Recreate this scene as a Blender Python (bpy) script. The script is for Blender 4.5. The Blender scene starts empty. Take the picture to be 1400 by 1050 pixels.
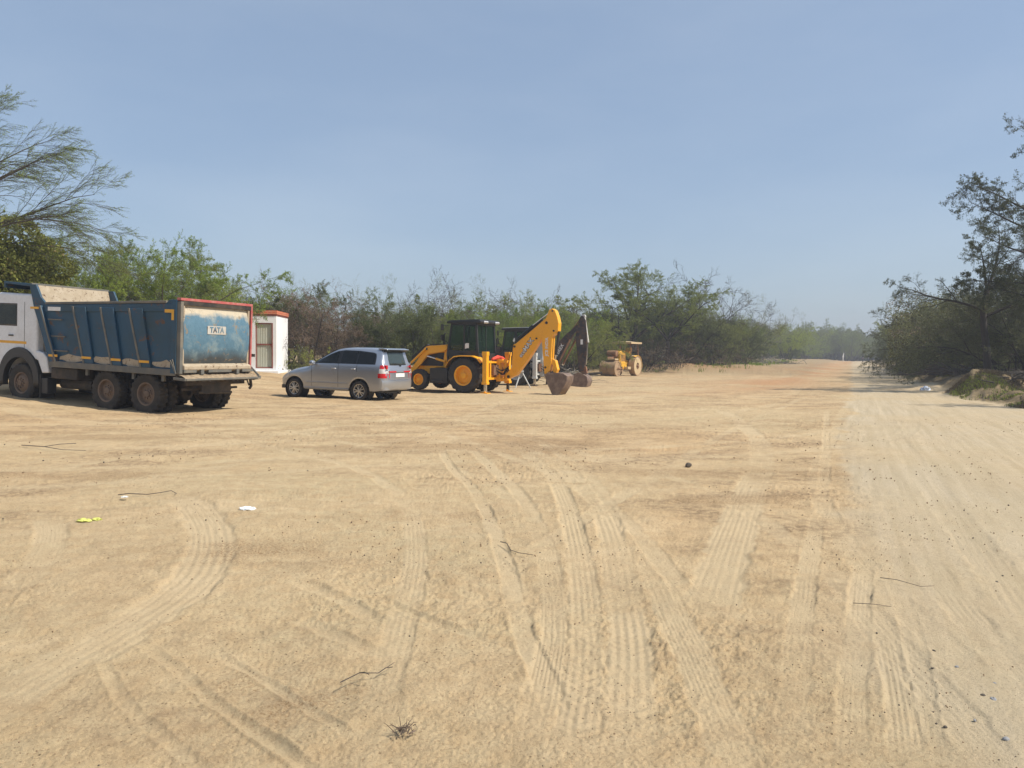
import bpy, bmesh, math, random
import numpy as np
from mathutils import Vector, Matrix, Euler

R = math.radians
PI = math.pi
SC = bpy.context.scene

# ------------------------------------------------------------------ camera
cam_d = bpy.data.cameras.new('camera')
cam_d.sensor_fit = 'HORIZONTAL'
cam_d.sensor_width = 36.0
cam_d.lens = 36.0 * 1050.0 / 1400.0
cam_d.clip_start = 0.1
cam_d.clip_end = 6000
cam = bpy.data.objects.new('camera', cam_d)
SC.collection.objects.link(cam)
cam.matrix_world = Matrix.Translation((0, 0, 1.52)) @ Matrix.Rotation(R(90 - 2.127), 4, 'X') @ Matrix.Rotation(R(0.5), 4, 'Z')
SC.camera = cam

# ------------------------------------------------------------------ sky and sun
SUN_EL = 50.0
SUN_AZ = 107.0          # clockwise from +Y, so the sun stands to the right and a little behind the camera
world = bpy.data.worlds.new('World')
SC.world = world
world.use_nodes = True
wn = world.node_tree.nodes
wl = world.node_tree.links
for n in list(wn): wn.remove(n)
wo = wn.new('ShaderNodeOutputWorld')
bg = wn.new('ShaderNodeBackground')
sky = wn.new('ShaderNodeTexSky')
sky.sky_type = 'NISHITA'
sky.sun_disc = False
sky.sun_elevation = R(SUN_EL)
sky.sun_rotation = R(SUN_AZ)
sky.altitude = 200
sky.air_density = 1.1
sky.dust_density = 2.0
sky.ozone_density = 2.2
bg.inputs['Strength'].default_value = 0.105
# thin even veil of dust over the blue
veil = wn.new('ShaderNodeMix'); veil.data_type = 'RGBA'; veil.blend_type = 'MIX'; veil.clamp_result = False
veil.inputs[0].default_value = 0.55
wtc = wn.new('ShaderNodeTexCoord'); wmp = wn.new('ShaderNodeMapping'); wmp.inputs['Scale'].default_value = (1.0, 1.0, 3.2)
wl.new(wtc.outputs['Generated'], wmp.inputs[0])
wns = wn.new('ShaderNodeTexNoise'); wns.inputs['Scale'].default_value = 1.9; wns.inputs['Detail'].default_value = 5; wns.inputs['Roughness'].default_value = .52
wl.new(wmp.outputs[0], wns.inputs['Vector'])
wr = wn.new('ShaderNodeValToRGB')
wr.color_ramp.elements[0].position = .42; wr.color_ramp.elements[0].color = (2.50, 3.26, 4.42, 1)
wr.color_ramp.elements[1].position = .72; wr.color_ramp.elements[1].color = (3.25, 3.92, 4.88, 1)
wl.new(wns.outputs[0], wr.inputs[0]); wl.new(wr.outputs[0], veil.inputs[7])
wl.new(sky.outputs[0], veil.inputs[6]); wl.new(veil.outputs[2], bg.inputs['Color'])
wl.new(bg.outputs[0], wo.inputs['Surface'])

sun_d = bpy.data.lights.new('sun', 'SUN')
sun_d.energy = 4.0
sun_d.angle = R(0.7)
sun_d.color = (1.0, 0.93, 0.82)
sun = bpy.data.objects.new('sun', sun_d)
SC.collection.objects.link(sun)
sd = Vector((math.sin(R(SUN_AZ)) * math.cos(R(SUN_EL)), math.cos(R(SUN_AZ)) * math.cos(R(SUN_EL)), math.sin(R(SUN_EL))))
sun.rotation_euler = sd.to_track_quat('Z', 'Y').to_euler()
sun.location = sd * 60

vs = SC.view_settings
vs.view_transform = 'Standard'
vs.look = 'None'
vs.exposure = 0.46
vs.gamma = 1.0
SC.cycles.max_bounces = 6
SC.cycles.diffuse_bounces = 3
SC.cycles.transparent_max_bounces = 12
SC.cycles.volume_bounces = 0
SC.cycles.use_denoising = True

# ------------------------------------------------------------------ helpers
def tag(o, label=None, cat=None, group=None, kind=None):
    if label: o['label'] = label
    if cat: o['category'] = cat
    if group: o['group'] = group
    if kind: o['kind'] = kind
    return o

def link(o, parent=None):
    SC.collection.objects.link(o)
    if parent: o.parent = parent
    return o

def empty(name, loc, rot=(0, 0, 0)):
    o = bpy.data.objects.new(name, None)
    o.empty_display_size = 0.3
    o.location = loc
    o.rotation_euler = rot
    return link(o)

class MB:
    """collects verts and faces of ONE mesh object"""
    def __init__(s):
        s.v = []; s.f = []; s.m = []; s.cur = 0
    def mat(s, i): s.cur = i; return s
    def add(s, vs_, fs_):
        b = len(s.v)
        s.v.extend([tuple(p) for p in vs_])
        for f in fs_:
            s.f.append(tuple(i + b for i in f)); s.m.append(s.cur)
        return s
    def box(s, x0, x1, y0, y1, z0, z1, M=None):
        v = [(x0, y0, z0), (x1, y0, z0), (x1, y1, z0), (x0, y1, z0), (x0, y0, z1), (x1, y0, z1), (x1, y1, z1), (x0, y1, z1)]
        if M is not None: v = [M @ Vector(p) for p in v]
        return s.add(v, [(3, 2, 1, 0), (4, 5, 6, 7), (0, 1, 5, 4), (1, 2, 6, 5), (2, 3, 7, 6), (3, 0, 4, 7)])
    def prism(s, prof, y0, y1, M=None):
        """profile in (x, z), extruded along y"""
        n = len(prof)
        v = [(x, y0, z) for x, z in prof] + [(x, y1, z) for x, z in prof]
        if M is not None: v = [M @ Vector(p) for p in v]
        a = sum(prof[i][0] * prof[(i + 1) % n][1] - prof[(i + 1) % n][0] * prof[i][1] for i in range(n))
        f = [tuple(range(n)), tuple(range(2 * n - 1, n - 1, -1))]
        f += [(i, i + n, (i + 1) % n + n, (i + 1) % n) for i in range(n)]
        if a < 0: f = [tuple(reversed(q)) for q in f]
        return s.add(v, f)
    def bar(s, p, q, w, h=None, up=(0, 0, 1)):
        """rectangular bar from p to q"""
        h = h or w
        p = Vector(p); q = Vector(q); d = (q - p).normalized(); u = Vector(up)
        if abs(d.dot(u)) > 0.98: u = Vector((1, 0, 0))
        a = d.cross(u).normalized(); b = a.cross(d).normalized()
        v = []
        for c in (p, q):
            for sa, sb in ((-1, -1), (1, -1), (1, 1), (-1, 1)):
                v.append(c + a * (sa * w / 2) + b * (sb * h / 2))
        return s.add(v, [(0, 1, 2, 3), (7, 6, 5, 4), (0, 4, 5, 1), (1, 5, 6, 2), (2, 6, 7, 3), (3, 7, 4, 0)])
    def tube(s, pts, rad, n=8, cap=True):
        pts = [Vector(p) for p in pts]
        if not hasattr(rad, '__len__'): rad = [rad] * len(pts)
        vv = []; ff = []
        a = None
        for i, p in enumerate(pts):
            d = (pts[min(i + 1, len(pts) - 1)] - pts[max(i - 1, 0)]).normalized()
            if a is None:
                a = d.orthogonal().normalized()
            else:
                a = (a - d * a.dot(d))
                a = a.normalized() if a.length > 1e-5 else d.orthogonal().normalized()
            b = d.cross(a)
            for k in range(n):
                t = 2 * PI * k / n
                vv.append(p + (a * math.cos(t) + b * math.sin(t)) * rad[i])
        for i in range(len(pts) - 1):
            for k in range(n):
                k2 = (k + 1) % n
                ff.append((i * n + k, i * n + k2, (i + 1) * n + k2, (i + 1) * n + k))
        if cap:
            ff.append(tuple(range(n - 1, -1, -1)))
            ff.append(tuple(range((len(pts) - 1) * n, len(pts) * n)))
        return s.add(vv, ff)
    def lathe(s, prof, n=32, c=(0, 0, 0), cap=False, axis='y'):
        """profile of (y, r) round the y axis"""
        vv = []; ff = []
        m = len(prof)
        for k in range(n):
            t = 2 * PI * k / n
            for (y, r) in prof:
                if axis == 'y': vv.append((c[0] + r * math.cos(t), c[1] + y, c[2] + r * math.sin(t)))
                elif axis == 'z': vv.append((c[0] + r * math.cos(t), c[1] + r * math.sin(t), c[2] + y))
                else: vv.append((c[0] + y, c[1] + r * math.cos(t), c[2] + r * math.sin(t)))
        for k in range(n):
            k2 = (k + 1) % n
            for j in range(m - 1):
                ff.append((k * m + j, k * m + j + 1, k2 * m + j + 1, k2 * m + j))
        if cap:
            ff.append(tuple(k * m for k in range(n)))
            ff.append(tuple(k * m + m - 1 for k in range(n - 1, -1, -1)))
        return s.add(vv, ff)
    def grid(s, P):
        """P[i][j] points"""
        a = len(P); b = len(P[0])
        return s.add([p for row in P for p in row],
                     [(i * b + j, i * b + j + 1, (i + 1) * b + j + 1, (i + 1) * b + j) for i in range(a - 1) for j in range(b - 1)])
    def build(s, name, mats, parent=None, smooth=False, bevel=0, solid=0, angle=40, fix=True):
        me = bpy.data.meshes.new(name)
        me.from_pydata(s.v, [], s.f)
        if not isinstance(mats, (list, tuple)): mats = [mats]
        for m in mats: me.materials.append(m)
        if len(mats) > 1: me.polygons.foreach_set('material_index', s.m)
        if fix:
            bm = bmesh.new(); bm.from_mesh(me)
            bmesh.ops.recalc_face_normals(bm, faces=bm.faces)
            bm.to_mesh(me); bm.free()
        o = bpy.data.objects.new(name, me)
        link(o, parent)
        if solid:
            md = o.modifiers.new('thick', 'SOLIDIFY'); md.thickness = solid; md.offset = -1
        if bevel:
            md = o.modifiers.new('bevel', 'BEVEL'); md.width = bevel; md.segments = 2; md.limit_method = 'ANGLE'; md.angle_limit = R(35)
        if smooth:
            me.polygons.foreach_set('use_smooth', [True] * len(me.polygons))
            try: me.set_sharp_from_angle(angle=R(angle))
            except Exception: pass
        me.update()
        return o

def copy_tree(o, parent=None):
    c = o.copy(); SC.collection.objects.link(c); c.parent = parent
    for ch in list(o.children): copy_tree(ch, c)
    return c

def text_part(txt, size, mat, parent, M, extrude=0.004, sx=1.0, name='lettering', bold=0.0):
    cu = bpy.data.curves.new(name, 'FONT')
    cu.body = txt; cu.size = size; cu.extrude = extrude; cu.align_x = 'CENTER'; cu.align_y = 'CENTER'; cu.offset = bold
    t = bpy.data.objects.new('tmp', cu)
    SC.collection.objects.link(t)
    dg = bpy.context.evaluated_depsgraph_get(); dg.update()
    me = bpy.data.meshes.new_from_object(t.evaluated_get(dg))
    me.name = name
    bpy.data.objects.remove(t); bpy.data.curves.remove(cu)
    me.transform(M @ Matrix.Diagonal((sx, 1, 1, 1)))
    me.materials.clear(); me.materials.append(mat)
    o = bpy.data.objects.new(name, me)
    return link(o, parent)

# ------------------------------------------------------------------ materials
def nodes_of(name):
    m = bpy.data.materials.new(name); m.use_nodes = True
    nt = m.node_tree
    for n in list(nt.nodes): nt.nodes.remove(n)
    out = nt.nodes.new('ShaderNodeOutputMaterial')
    p = nt.nodes.new('ShaderNodeBsdfPrincipled')
    nt.links.new(p.outputs[0], out.inputs['Surface'])
    return m, nt, p, out

def N(nt, t, **kw):
    n = nt.nodes.new(t)
    for k, v in kw.items(): setattr(n, k, v)
    return n

def noise(nt, scale, detail=4, rough=0.55, vec=None, dist=0.0):
    n = N(nt, 'ShaderNodeTexNoise'); n.inputs['Scale'].default_value = scale
    n.inputs['Detail'].default_value = detail; n.inputs['Roughness'].default_value = rough
    n.inputs['Distortion'].default_value = dist
    if vec is not None: nt.links.new(vec, n.inputs['Vector'])
    return n

def ramp(nt, src, stops):
    r = N(nt, 'ShaderNodeValToRGB')
    e = r.color_ramp.elements
    while len(e) < len(stops): e.new(0.5)
    for i, (p, c) in enumerate(stops):
        e[i].position = p
        e[i].color = (c, c, c, 1) if not hasattr(c, '__len__') else (*c, 1)
    nt.links.new(src, r.inputs[0])
    return r

def mix(nt, fac, a, b, mode='MIX'):
    m = N(nt, 'ShaderNodeMix', data_type='RGBA', blend_type=mode)
    for sock, v in ((m.inputs[0], fac), (m.inputs[6], a), (m.inputs[7], b)):
        if hasattr(v, 'is_linked') or isinstance(v, bpy.types.NodeSocket): nt.links.new(v, sock)
        elif hasattr(v, '__len__'): sock.default_value = (*v, 1)
        else: sock.default_value = v
    return m.outputs[2]

def bump(nt, p, src, strength=0.3, dist=0.01, prev=None):
    b = N(nt, 'ShaderNodeBump'); b.inputs['Strength'].default_value = strength; b.inputs['Distance'].default_value = dist
    nt.links.new(src, b.inputs['Height'])
    if prev is not None: nt.links.new(prev, b.inputs['Normal'])
    nt.links.new(b.outputs[0], p.inputs['Normal'])
    return b.outputs[0]

DUST = (0.40, 0.29, 0.17)
def paint(name, col, rough=0.5, metal=0.0, dust=0.25, dustcol=DUST, scale=3.0, coat=0.0, low=None, low_h=1.0, rust=0.0, spec=0.5):
    """worn paint: patches of dust, optional rust, optional dirt thrown up from the road (low = amount, below low_h)"""
    m, nt, p, out = nodes_of(name)
    tc = N(nt, 'ShaderNodeTexCoord')
    n1 = noise(nt, scale, 6, 0.62, tc.outputs['Object'])
    n2 = noise(nt, scale * 9, 4, 0.6, tc.outputs['Object'])
    v = mix(nt, 0.5, tuple(c * 0.8 for c in col), tuple(min(1, c * 1.15) for c in col))
    c0 = mix(nt, n2.outputs[0], tuple(c * 0.84 for c in col), tuple(min(1, c * 1.14) for c in col))
    f = ramp(nt, n1.outputs[0], [(0.42, 0.0), (0.72, 1.0)])
    mul = N(nt, 'ShaderNodeMath', operation='MULTIPLY'); nt.links.new(f.outputs[0], mul.inputs[0]); mul.inputs[1].default_value = dust * 1.6
    add = N(nt, 'ShaderNodeMath', operation='ADD', use_clamp=True); nt.links.new(mul.outputs[0], add.inputs[0]); add.inputs[1].default_value = dust * 0.3
    fac = add.outputs[0]
    if low:
        sp = N(nt, 'ShaderNodeSeparateXYZ'); nt.links.new(tc.outputs['Object'], sp.inputs[0])
        mr = N(nt, 'ShaderNodeMapRange'); nt.links.new(sp.outputs[2], mr.inputs[0])
        mr.inputs[1].default_value = low_h; mr.inputs[2].default_value = 0.15; mr.inputs[3].default_value = 0; mr.inputs[4].default_value = low
        m2 = N(nt, 'ShaderNodeMath', operation='MULTIPLY'); nt.links.new(mr.outputs[0], m2.inputs[0]); 
        r3 = ramp(nt, n1.outputs[0], [(0.25, 0.35), (0.65, 1.0)]); nt.links.new(r3.outputs[0], m2.inputs[1])
        mx = N(nt, 'ShaderNodeMath', operation='MAXIMUM'); nt.links.new(m2.outputs[0], mx.inputs[0]); nt.links.new(fac, mx.inputs[1])
        fac = mx.outputs[0]
    c1 = mix(nt, fac, c0, dustcol)
    if rust:
        n3 = noise(nt, scale * 2.3, 8, 0.7, tc.outputs['Object'], 0.6)
        rf = ramp(nt, n3.outputs[0], [(0.60 - rust * 0.15, 0.0), (0.66 - rust * 0.1, 1.0)])
        c1 = mix(nt, rf.outputs[0], c1, (0.10, 0.05, 0.025))
    nt.links.new(c1, p.inputs['Base Color'])
    rr = N(nt, 'ShaderNodeMapRange'); nt.links.new(fac, rr.inputs[0]); rr.inputs[3].default_value = rough; rr.inputs[4].default_value = 0.95
    nt.links.new(rr.outputs[0], p.inputs['Roughness'])
    p.inputs['Metallic'].default_value = metal
    p.inputs['Specular IOR Level'].default_value = spec
    if coat:
        p.inputs['Coat Weight'].default_value = coat; p.inputs['Coat Roughness'].default_value = 0.08
    bump(nt, p, n2.outputs[0], 0.12, 0.004)
    return m

def simple(name, col, rough=0.6, metal=0.0, emis=None):
    m, nt, p, out = nodes_of(name)
    tc = N(nt, 'ShaderNodeTexCoord')
    n1 = noise(nt, 7, 4, 0.6, tc.outputs['Object'])
    c = mix(nt, n1.outputs[0], tuple(c * 0.8 for c in col), tuple(min(1, c * 1.18) for c in col))
    nt.links.new(c, p.inputs['Base Color'])
    p.inputs['Roughness'].default_value = rough; p.inputs['Metallic'].default_value = metal
    return m

def glass(name, tint=(0.05, 0.07, 0.07), alpha=0.45, rough=0.04):
    m, nt, p, out = nodes_of(name)
    p.inputs['Base Color'].default_value = (*tint, 1)
    p.inputs['Roughness'].default_value = rough
    p.inputs['Specular IOR Level'].default_value = 0.7
    tr = N(nt, 'ShaderNodeBsdfTransparent'); tr.inputs[0].default_value = (0.74, 0.82, 0.79, 1)
    ms = N(nt, 'ShaderNodeMixShader'); ms.inputs[0].default_value = alpha
    nt.links.new(tr.outputs[0], ms.inputs[1]); nt.links.new(p.outputs[0], ms.inputs[2]); nt.links.new(ms.outputs[0], out.inputs['Surface'])
    return m

M = {}
M['rubber'] = paint('tyre_rubber', (0.016, 0.0155, 0.015), 0.85, dust=0.38, dustcol=(0.085, 0.066, 0.045), scale=4)
M['rubber_dark'] = paint('tyre_rubber_dark', (0.016, 0.016, 0.016), 0.8, dust=0.22, dustcol=(0.11, 0.085, 0.06), scale=4)
M['black'] = paint('black_paint', (0.014, 0.015, 0.017), 0.45, dust=0.12, scale=3)
M['chassis'] = paint('chassis_paint', (0.022, 0.021, 0.02), 0.75, dust=0.4, dustcol=(0.12, 0.09, 0.06), scale=4)
M['steel'] = simple('bare_steel', (0.32, 0.31, 0.30), 0.35, 0.9)
M['chrome'] = simple('chrome_rod', (0.65, 0.65, 0.66), 0.12, 1.0)
# ------------------------------------------------------------------ ground
def ss(t): t = np.clip(t, 0, 1); return t * t * (3 - 2 * t)
RD = (math.sin(R(23.9)), math.cos(R(23.9)))      # direction of the dirt road
def road_off(x, y): return x * RD[1] - y * RD[0]
def road_s(x, y): return x * RD[0] + y * RD[1]

def road_edge(s): return 5.3 - 1.5 * ss((np.asarray(s, float) - 25) / 11)

def base_h(x, y):
    x = np.asarray(x, float); y = np.asarray(y, float)
    o = road_off(x, y)
    z = 0.52 * ss((-x - 7.5) / 9) * ss((y - 14) / 11)
    z = z + 0.22 * ss((y - 31) / 9) * ss((-x - 4) / 5)
    z = z + 0.75 * ss((y - 55) / 120)
    z = z + 0.5 * ss((y - 64) / 9) * ss((-o - 1) / 8)
    # strip beyond the right verge, with heaps of bulldozed earth along it
    ber = o - road_edge(road_s(x, y))
    z = z + 0.30 * ss(ber / 1.1) * (1 - .5 * ss((ber - 1.6) / 1.5))
    z = z + .75 * np.exp(-(((x - 19.0) / 2.0) ** 2 + ((y - 31.4) / 1.3) ** 2)) * ss((o - 3.2) / 1.2)
    z = z + 0.6 * np.exp(-(((x - 22.4) / 1.7) ** 2 + ((y - 31.0) / 1.6) ** 2))
    z = z + 0.45 * np.exp(-(((x - 22.0) / 2.0) ** 2 + ((y - 38) / 2.8) ** 2))
    z = z + 0.4 * np.exp(-(((x - 27.5) / 2.0) ** 2 + ((y - 49) / 4.5) ** 2))
    z = z + 0.5 * np.exp(-(((o - 8.2) / 1.3) ** 2)) * ss((y - 50) / 14)
    # heaps of reddish earth on the far left verge
    z = z + 0.55 * np.exp(-(((x - 15.5) / 3.5) ** 2 + ((y - 71) / 2.2) ** 2))
    z = z + 0.3 * np.exp(-(((x - 22.5) / 3.5) ** 2 + ((y - 74) / 2.0) ** 2))
    return z

def gz(x, y): return float(base_h(x, y))

_perm = np.random.RandomState(5).rand(4096)
def vnoise(x, y, seed=0):
    xi = np.floor(x).astype(np.int64); yi = np.floor(y).astype(np.int64)
    fx = x - xi; fy = y - yi
    fx = fx * fx * fx * (fx * (fx * 6 - 15) + 10); fy = fy * fy * fy * (fy * (fy * 6 - 15) + 10)
    def h(a, b): return _perm[((a * 73856093) ^ (b * 19349663) ^ (seed * 83492791)) & 4095]
    return (h(xi, yi) * (1 - fx) + h(xi + 1, yi) * fx) * (1 - fy) + (h(xi, yi + 1) * (1 - fx) + h(xi + 1, yi + 1) * fx) * fy - 0.5

def fbm(x, y, f, o=4, seed=0, g=0.5):
    z = 0; a = 1
    for k in range(o):
        ca, sa = math.cos(0.6 * k + seed), math.sin(0.6 * k + seed)
        z = z + a * vnoise((x * ca - y * sa) * f + 17.3 * k, (x * sa + y * ca) * f - 9.1 * k, seed + k)
        f *= 2.03; a *= g
    return z

# wheel tracks and ruts pressed into the dirt: points on the ground, width, depth, kind of tread, how plainly it shows
TRACKS = [
 ([(-3.9, 8.25), (-3.64, 8.01), (-3.2, 7.63), (-2.65, 6.67), (-2.33, 5.92), (-2.12, 5.22), (-2.07, 4.74), (-2.08, 4.34), (-2.12, 3.95), (-2.19, 3.62), (-2.23, 3.31), (-2.29, 3.01)], .34, .02, 'rib', 1),
 ([(-4.73, 7.38), (-4.32, 7.06), (-3.9, 6.48), (-3.51, 5.77), (-3.28, 5.19), (-3.17, 4.71), (-3.11, 4.26)], .24, .018, 'rib', 1),
 ([(-2.04, 4.06), (-1.62, 3.68), (-1.28, 3.33), (-1.04, 3.1), (-.72, 2.79), (-.54, 2.58)], .075, .026, 'rut', .7),
 ([(-2.06, 3.8), (-1.69, 3.32), (-1.43, 3.06), (-1.17, 2.84), (-.98, 2.62)], .07, .02, 'rut', .7),
 ([(-1.56, 3.91), (-1.17, 3.6), (-.91, 3.33), (-.64, 3.04), (-.49, 2.87)], .06, .018, 'rut', .7),
 ([(-1.35, 4.49), (-1.09, 4.25), (-.75, 3.93), (-.58, 3.84)], .11, .015, 'rut', .5),
 ([(-1.45, 5.07), (-1.05, 4.7), (-.84, 4.44), (-.59, 4.15)], .13, .018, 'rut', .5),
 ([(-.96, 4.93), (-.65, 4.57), (-.29, 4.21), (-.05, 4.05)], .09, .022, 'rut', .5),
 ([(-1.21, 12.74), (-.8, 10.27), (-.45, 8.7), (-.24, 7.4), (-.09, 6.11), (.01, 5.03), (.09, 4.11), (.17, 3.55), (.22, 3.06), (.23, 2.78)], .13, .016, 'smooth', .9),
 ([(-.72, 12.78), (.01, 8.87), (.21, 7.09), (.28, 5.58), (.25, 4.34), (.17, 3.55), (.11, 3.05), (.08, 2.64)], .17, .014, 'rib', .8),
 ([(-.12, 13.95), (.46, 10.35), (.56, 8.21), (.54, 6.51), (.49, 5.22), (.42, 4.23), (.35, 3.55), (.27, 3.06), (.22, 2.64)], .2, .016, 'lug', 1),
 ([(.25, 12.85), (.7, 10.36), (.88, 8.22), (.86, 6.53), (.74, 5.05), (.65, 4.12), (.54, 3.4), (.47, 3.0), (.39, 2.6)], .24, .014, 'lug', 1),
 ([(.48, 14.0), (.97, 10.05), (1.01, 7.45), (1.1, 6.28), (1.12, 5.23), (1.14, 4.49)], .16, .01, 'rib', .6),
 ([(6.07, 22.29), (5.47, 18.46), (4.6, 14.33), (3.83, 11.69), (3.05, 9.57), (2.28, 7.51), (1.66, 5.83), (1.27, 4.76), (1.05, 4.13)], .36, .014, 'rib', 1),
 ([(9.32, 22.7), (4.34, 10.58), (2.51, 6.33), (1.73, 4.5), (1.26, 3.34), (.99, 2.65)], .14, .011, 'rib', .8),
 ([(2.72, 5.87), (2.01, 4.38), (1.55, 3.42), (1.2, 2.65)], .13, .012, 'rib', .8),
 ([(2.51, 5.28), (2.06, 4.15), (1.76, 3.42), (1.44, 2.7)], .12, .012, 'lug', .8),
 ([(2.68, 5.28), (2.16, 4.05), (1.84, 3.35), (1.55, 2.75)], .11, .011, 'rib', .7),
 ([(3.18, 5.88), (2.75, 4.66), (2.49, 3.77), (2.32, 3.22)], .2, .009, 'rib', .6),
 ([(-7.5, 9.3), (-5.57, 9.1), (-3.58, 9.37), (-.52, 9.26), (1.76, 9.12), (3.2, 8.9)], .05, -.018, 'clod', -.9),
 ([(-10.37, 14.68), (-9.1, 14.23), (-7.52, 13.36), (-6.33, 14.75), (-4.48, 15.67), (-2.35, 17.66)], .5, .03, 'smooth', -.9),
 ([(-2.55, 12.15), (-.75, 13.32), (.83, 14.28), (2.98, 15.57), (6, 19)], .3, .02, 'rib', -.5),
 ([(-12, 7.4), (-6.64, 9.93), (-5.81, 11.06), (-4.79, 13.58), (-3.02, 17.59), (-2, 22)], .35, .02, 'rib', .6),
 ([(-9, 6.6), (-5.2, 8.6), (-3.2, 11.4), (-1.5, 15), (-1, 20), (0, 27)], .3, .015, 'rib', .5),
 ([(2.72, 21.88), (6.63, 26.7), (18.84, 52.03), (40.42, 103.59)], 1.0, .03, 'smooth', -.55),
 ([(-2, 24), (4, 28), (12, 42), (26, 70), (60, 140)], .8, .02, 'smooth', .5),
 ([(-13.64, 19.85), (-10.62, 17.39), (-8.19, 16.5), (-5.95, 18.21), (-3, 22.5), (2, 26.5)], .45, .03, 'rib', .6),
 ([(-12, 12), (-6, 12.3), (0, 16.5), (5, 20), (9.5, 27), (15, 40)], .4, .02, 'rib', .5),
 ([(-6, 20), (0, 21), (6, 23.5), (10, 28), (18, 45)], .6, .03, 'smooth', -.5),
 ([(-10, 10.4), (-5, 12), (-1, 12.0), (3.5, 13.2), (8, 19)], .3, .02, 'rib', -.5),
 ([(-1.9, 8.6), (-.6, 7.2), (.1, 4.9), (.6, 3.3)], .12, .009, 'lug', .5),
 ([(-5, 26), (-3.2, 20), (-1.6, 15.5), (-.2, 12), (.7, 9.2), (1.0, 6.5), (.95, 4.2), (.85, 2.5)], .2, .010, 'rib', .7),
 ([(-3.6, 26.5), (-1.9, 20), (-.2, 15.5), (1.2, 12), (2.2, 9), (2.3, 6), (2.0, 3.8), (1.8, 2.5)], .2, .009, 'rib', .6),
 ([(-7.5, 17), (-4.5, 13.2), (-2.4, 10.6), (-1.2, 8.2), (-.75, 6), (-.6, 4), (-.55, 2.6)], .18, .010, 'lug', .7),
 ([(-6.2, 17.5), (-3.2, 13.6), (-1.1, 10.8), (-.1, 8.4), (.2, 6.4)], .18, .009, 'lug', .6),
 ([(-14, 10), (-8, 9.6), (-4.5, 10.6), (-1.5, 12.2), (2.5, 13), (7, 16.5), (12, 26)], .3, .014, 'rib', .6),
 ([(-14, 8.6), (-8, 8.2), (-4.3, 9.1), (-1.0, 10.8), (3.0, 11.8), (7.6, 15), (13, 25)], .3, .012, 'rib', .5),
 ([(14, 31), (9.5, 22), (6.3, 15), (4.2, 10.5), (3.1, 7.5), (2.5, 5.2), (2.2, 3.2)], .2, .009, 'rib', .6),
 ([(11.5, 30), (7, 21), (3.9, 14.5), (2.2, 10.6), (.9, 7.6), (.0, 5.4), (-.5, 3.6)], .2, .009, 'rib', .6),
]
for off_, w_ in ((.9, .3), (2.5, .35), (3.3, .3), (4.6, .35)):
    TRACKS.append(([(off_ * RD[1] + s_ * RD[0] + .1 * math.sin(s_ * .21 + off_), -off_ * RD[0] + s_ * RD[1]) for s_ in (5, 9, 14, 20, 30, 45, 70, 110, 170)], w_, .012, 'rib', .5))

def smooth_line(pts, k=5):
    P = [Vector(p) for p in pts]
    P = [P[0] * 2 - P[1]] + P + [P[-1] * 2 - P[-2]]
    out = []
    for i in range(1, len(P) - 2):
        for j in range(k):
            t = j / k
            a, b, c, d = P[i - 1], P[i], P[i + 1], P[i + 2]
            out.append(0.5 * ((2 * b) + (c - a) * t + (2 * a - 5 * b + 4 * c - d) * t * t + (3 * b - a - 3 * c + d) * t ** 3))
    out.append(P[-2])
    return np.array([[p.x, p.y] for p in out])

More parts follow.
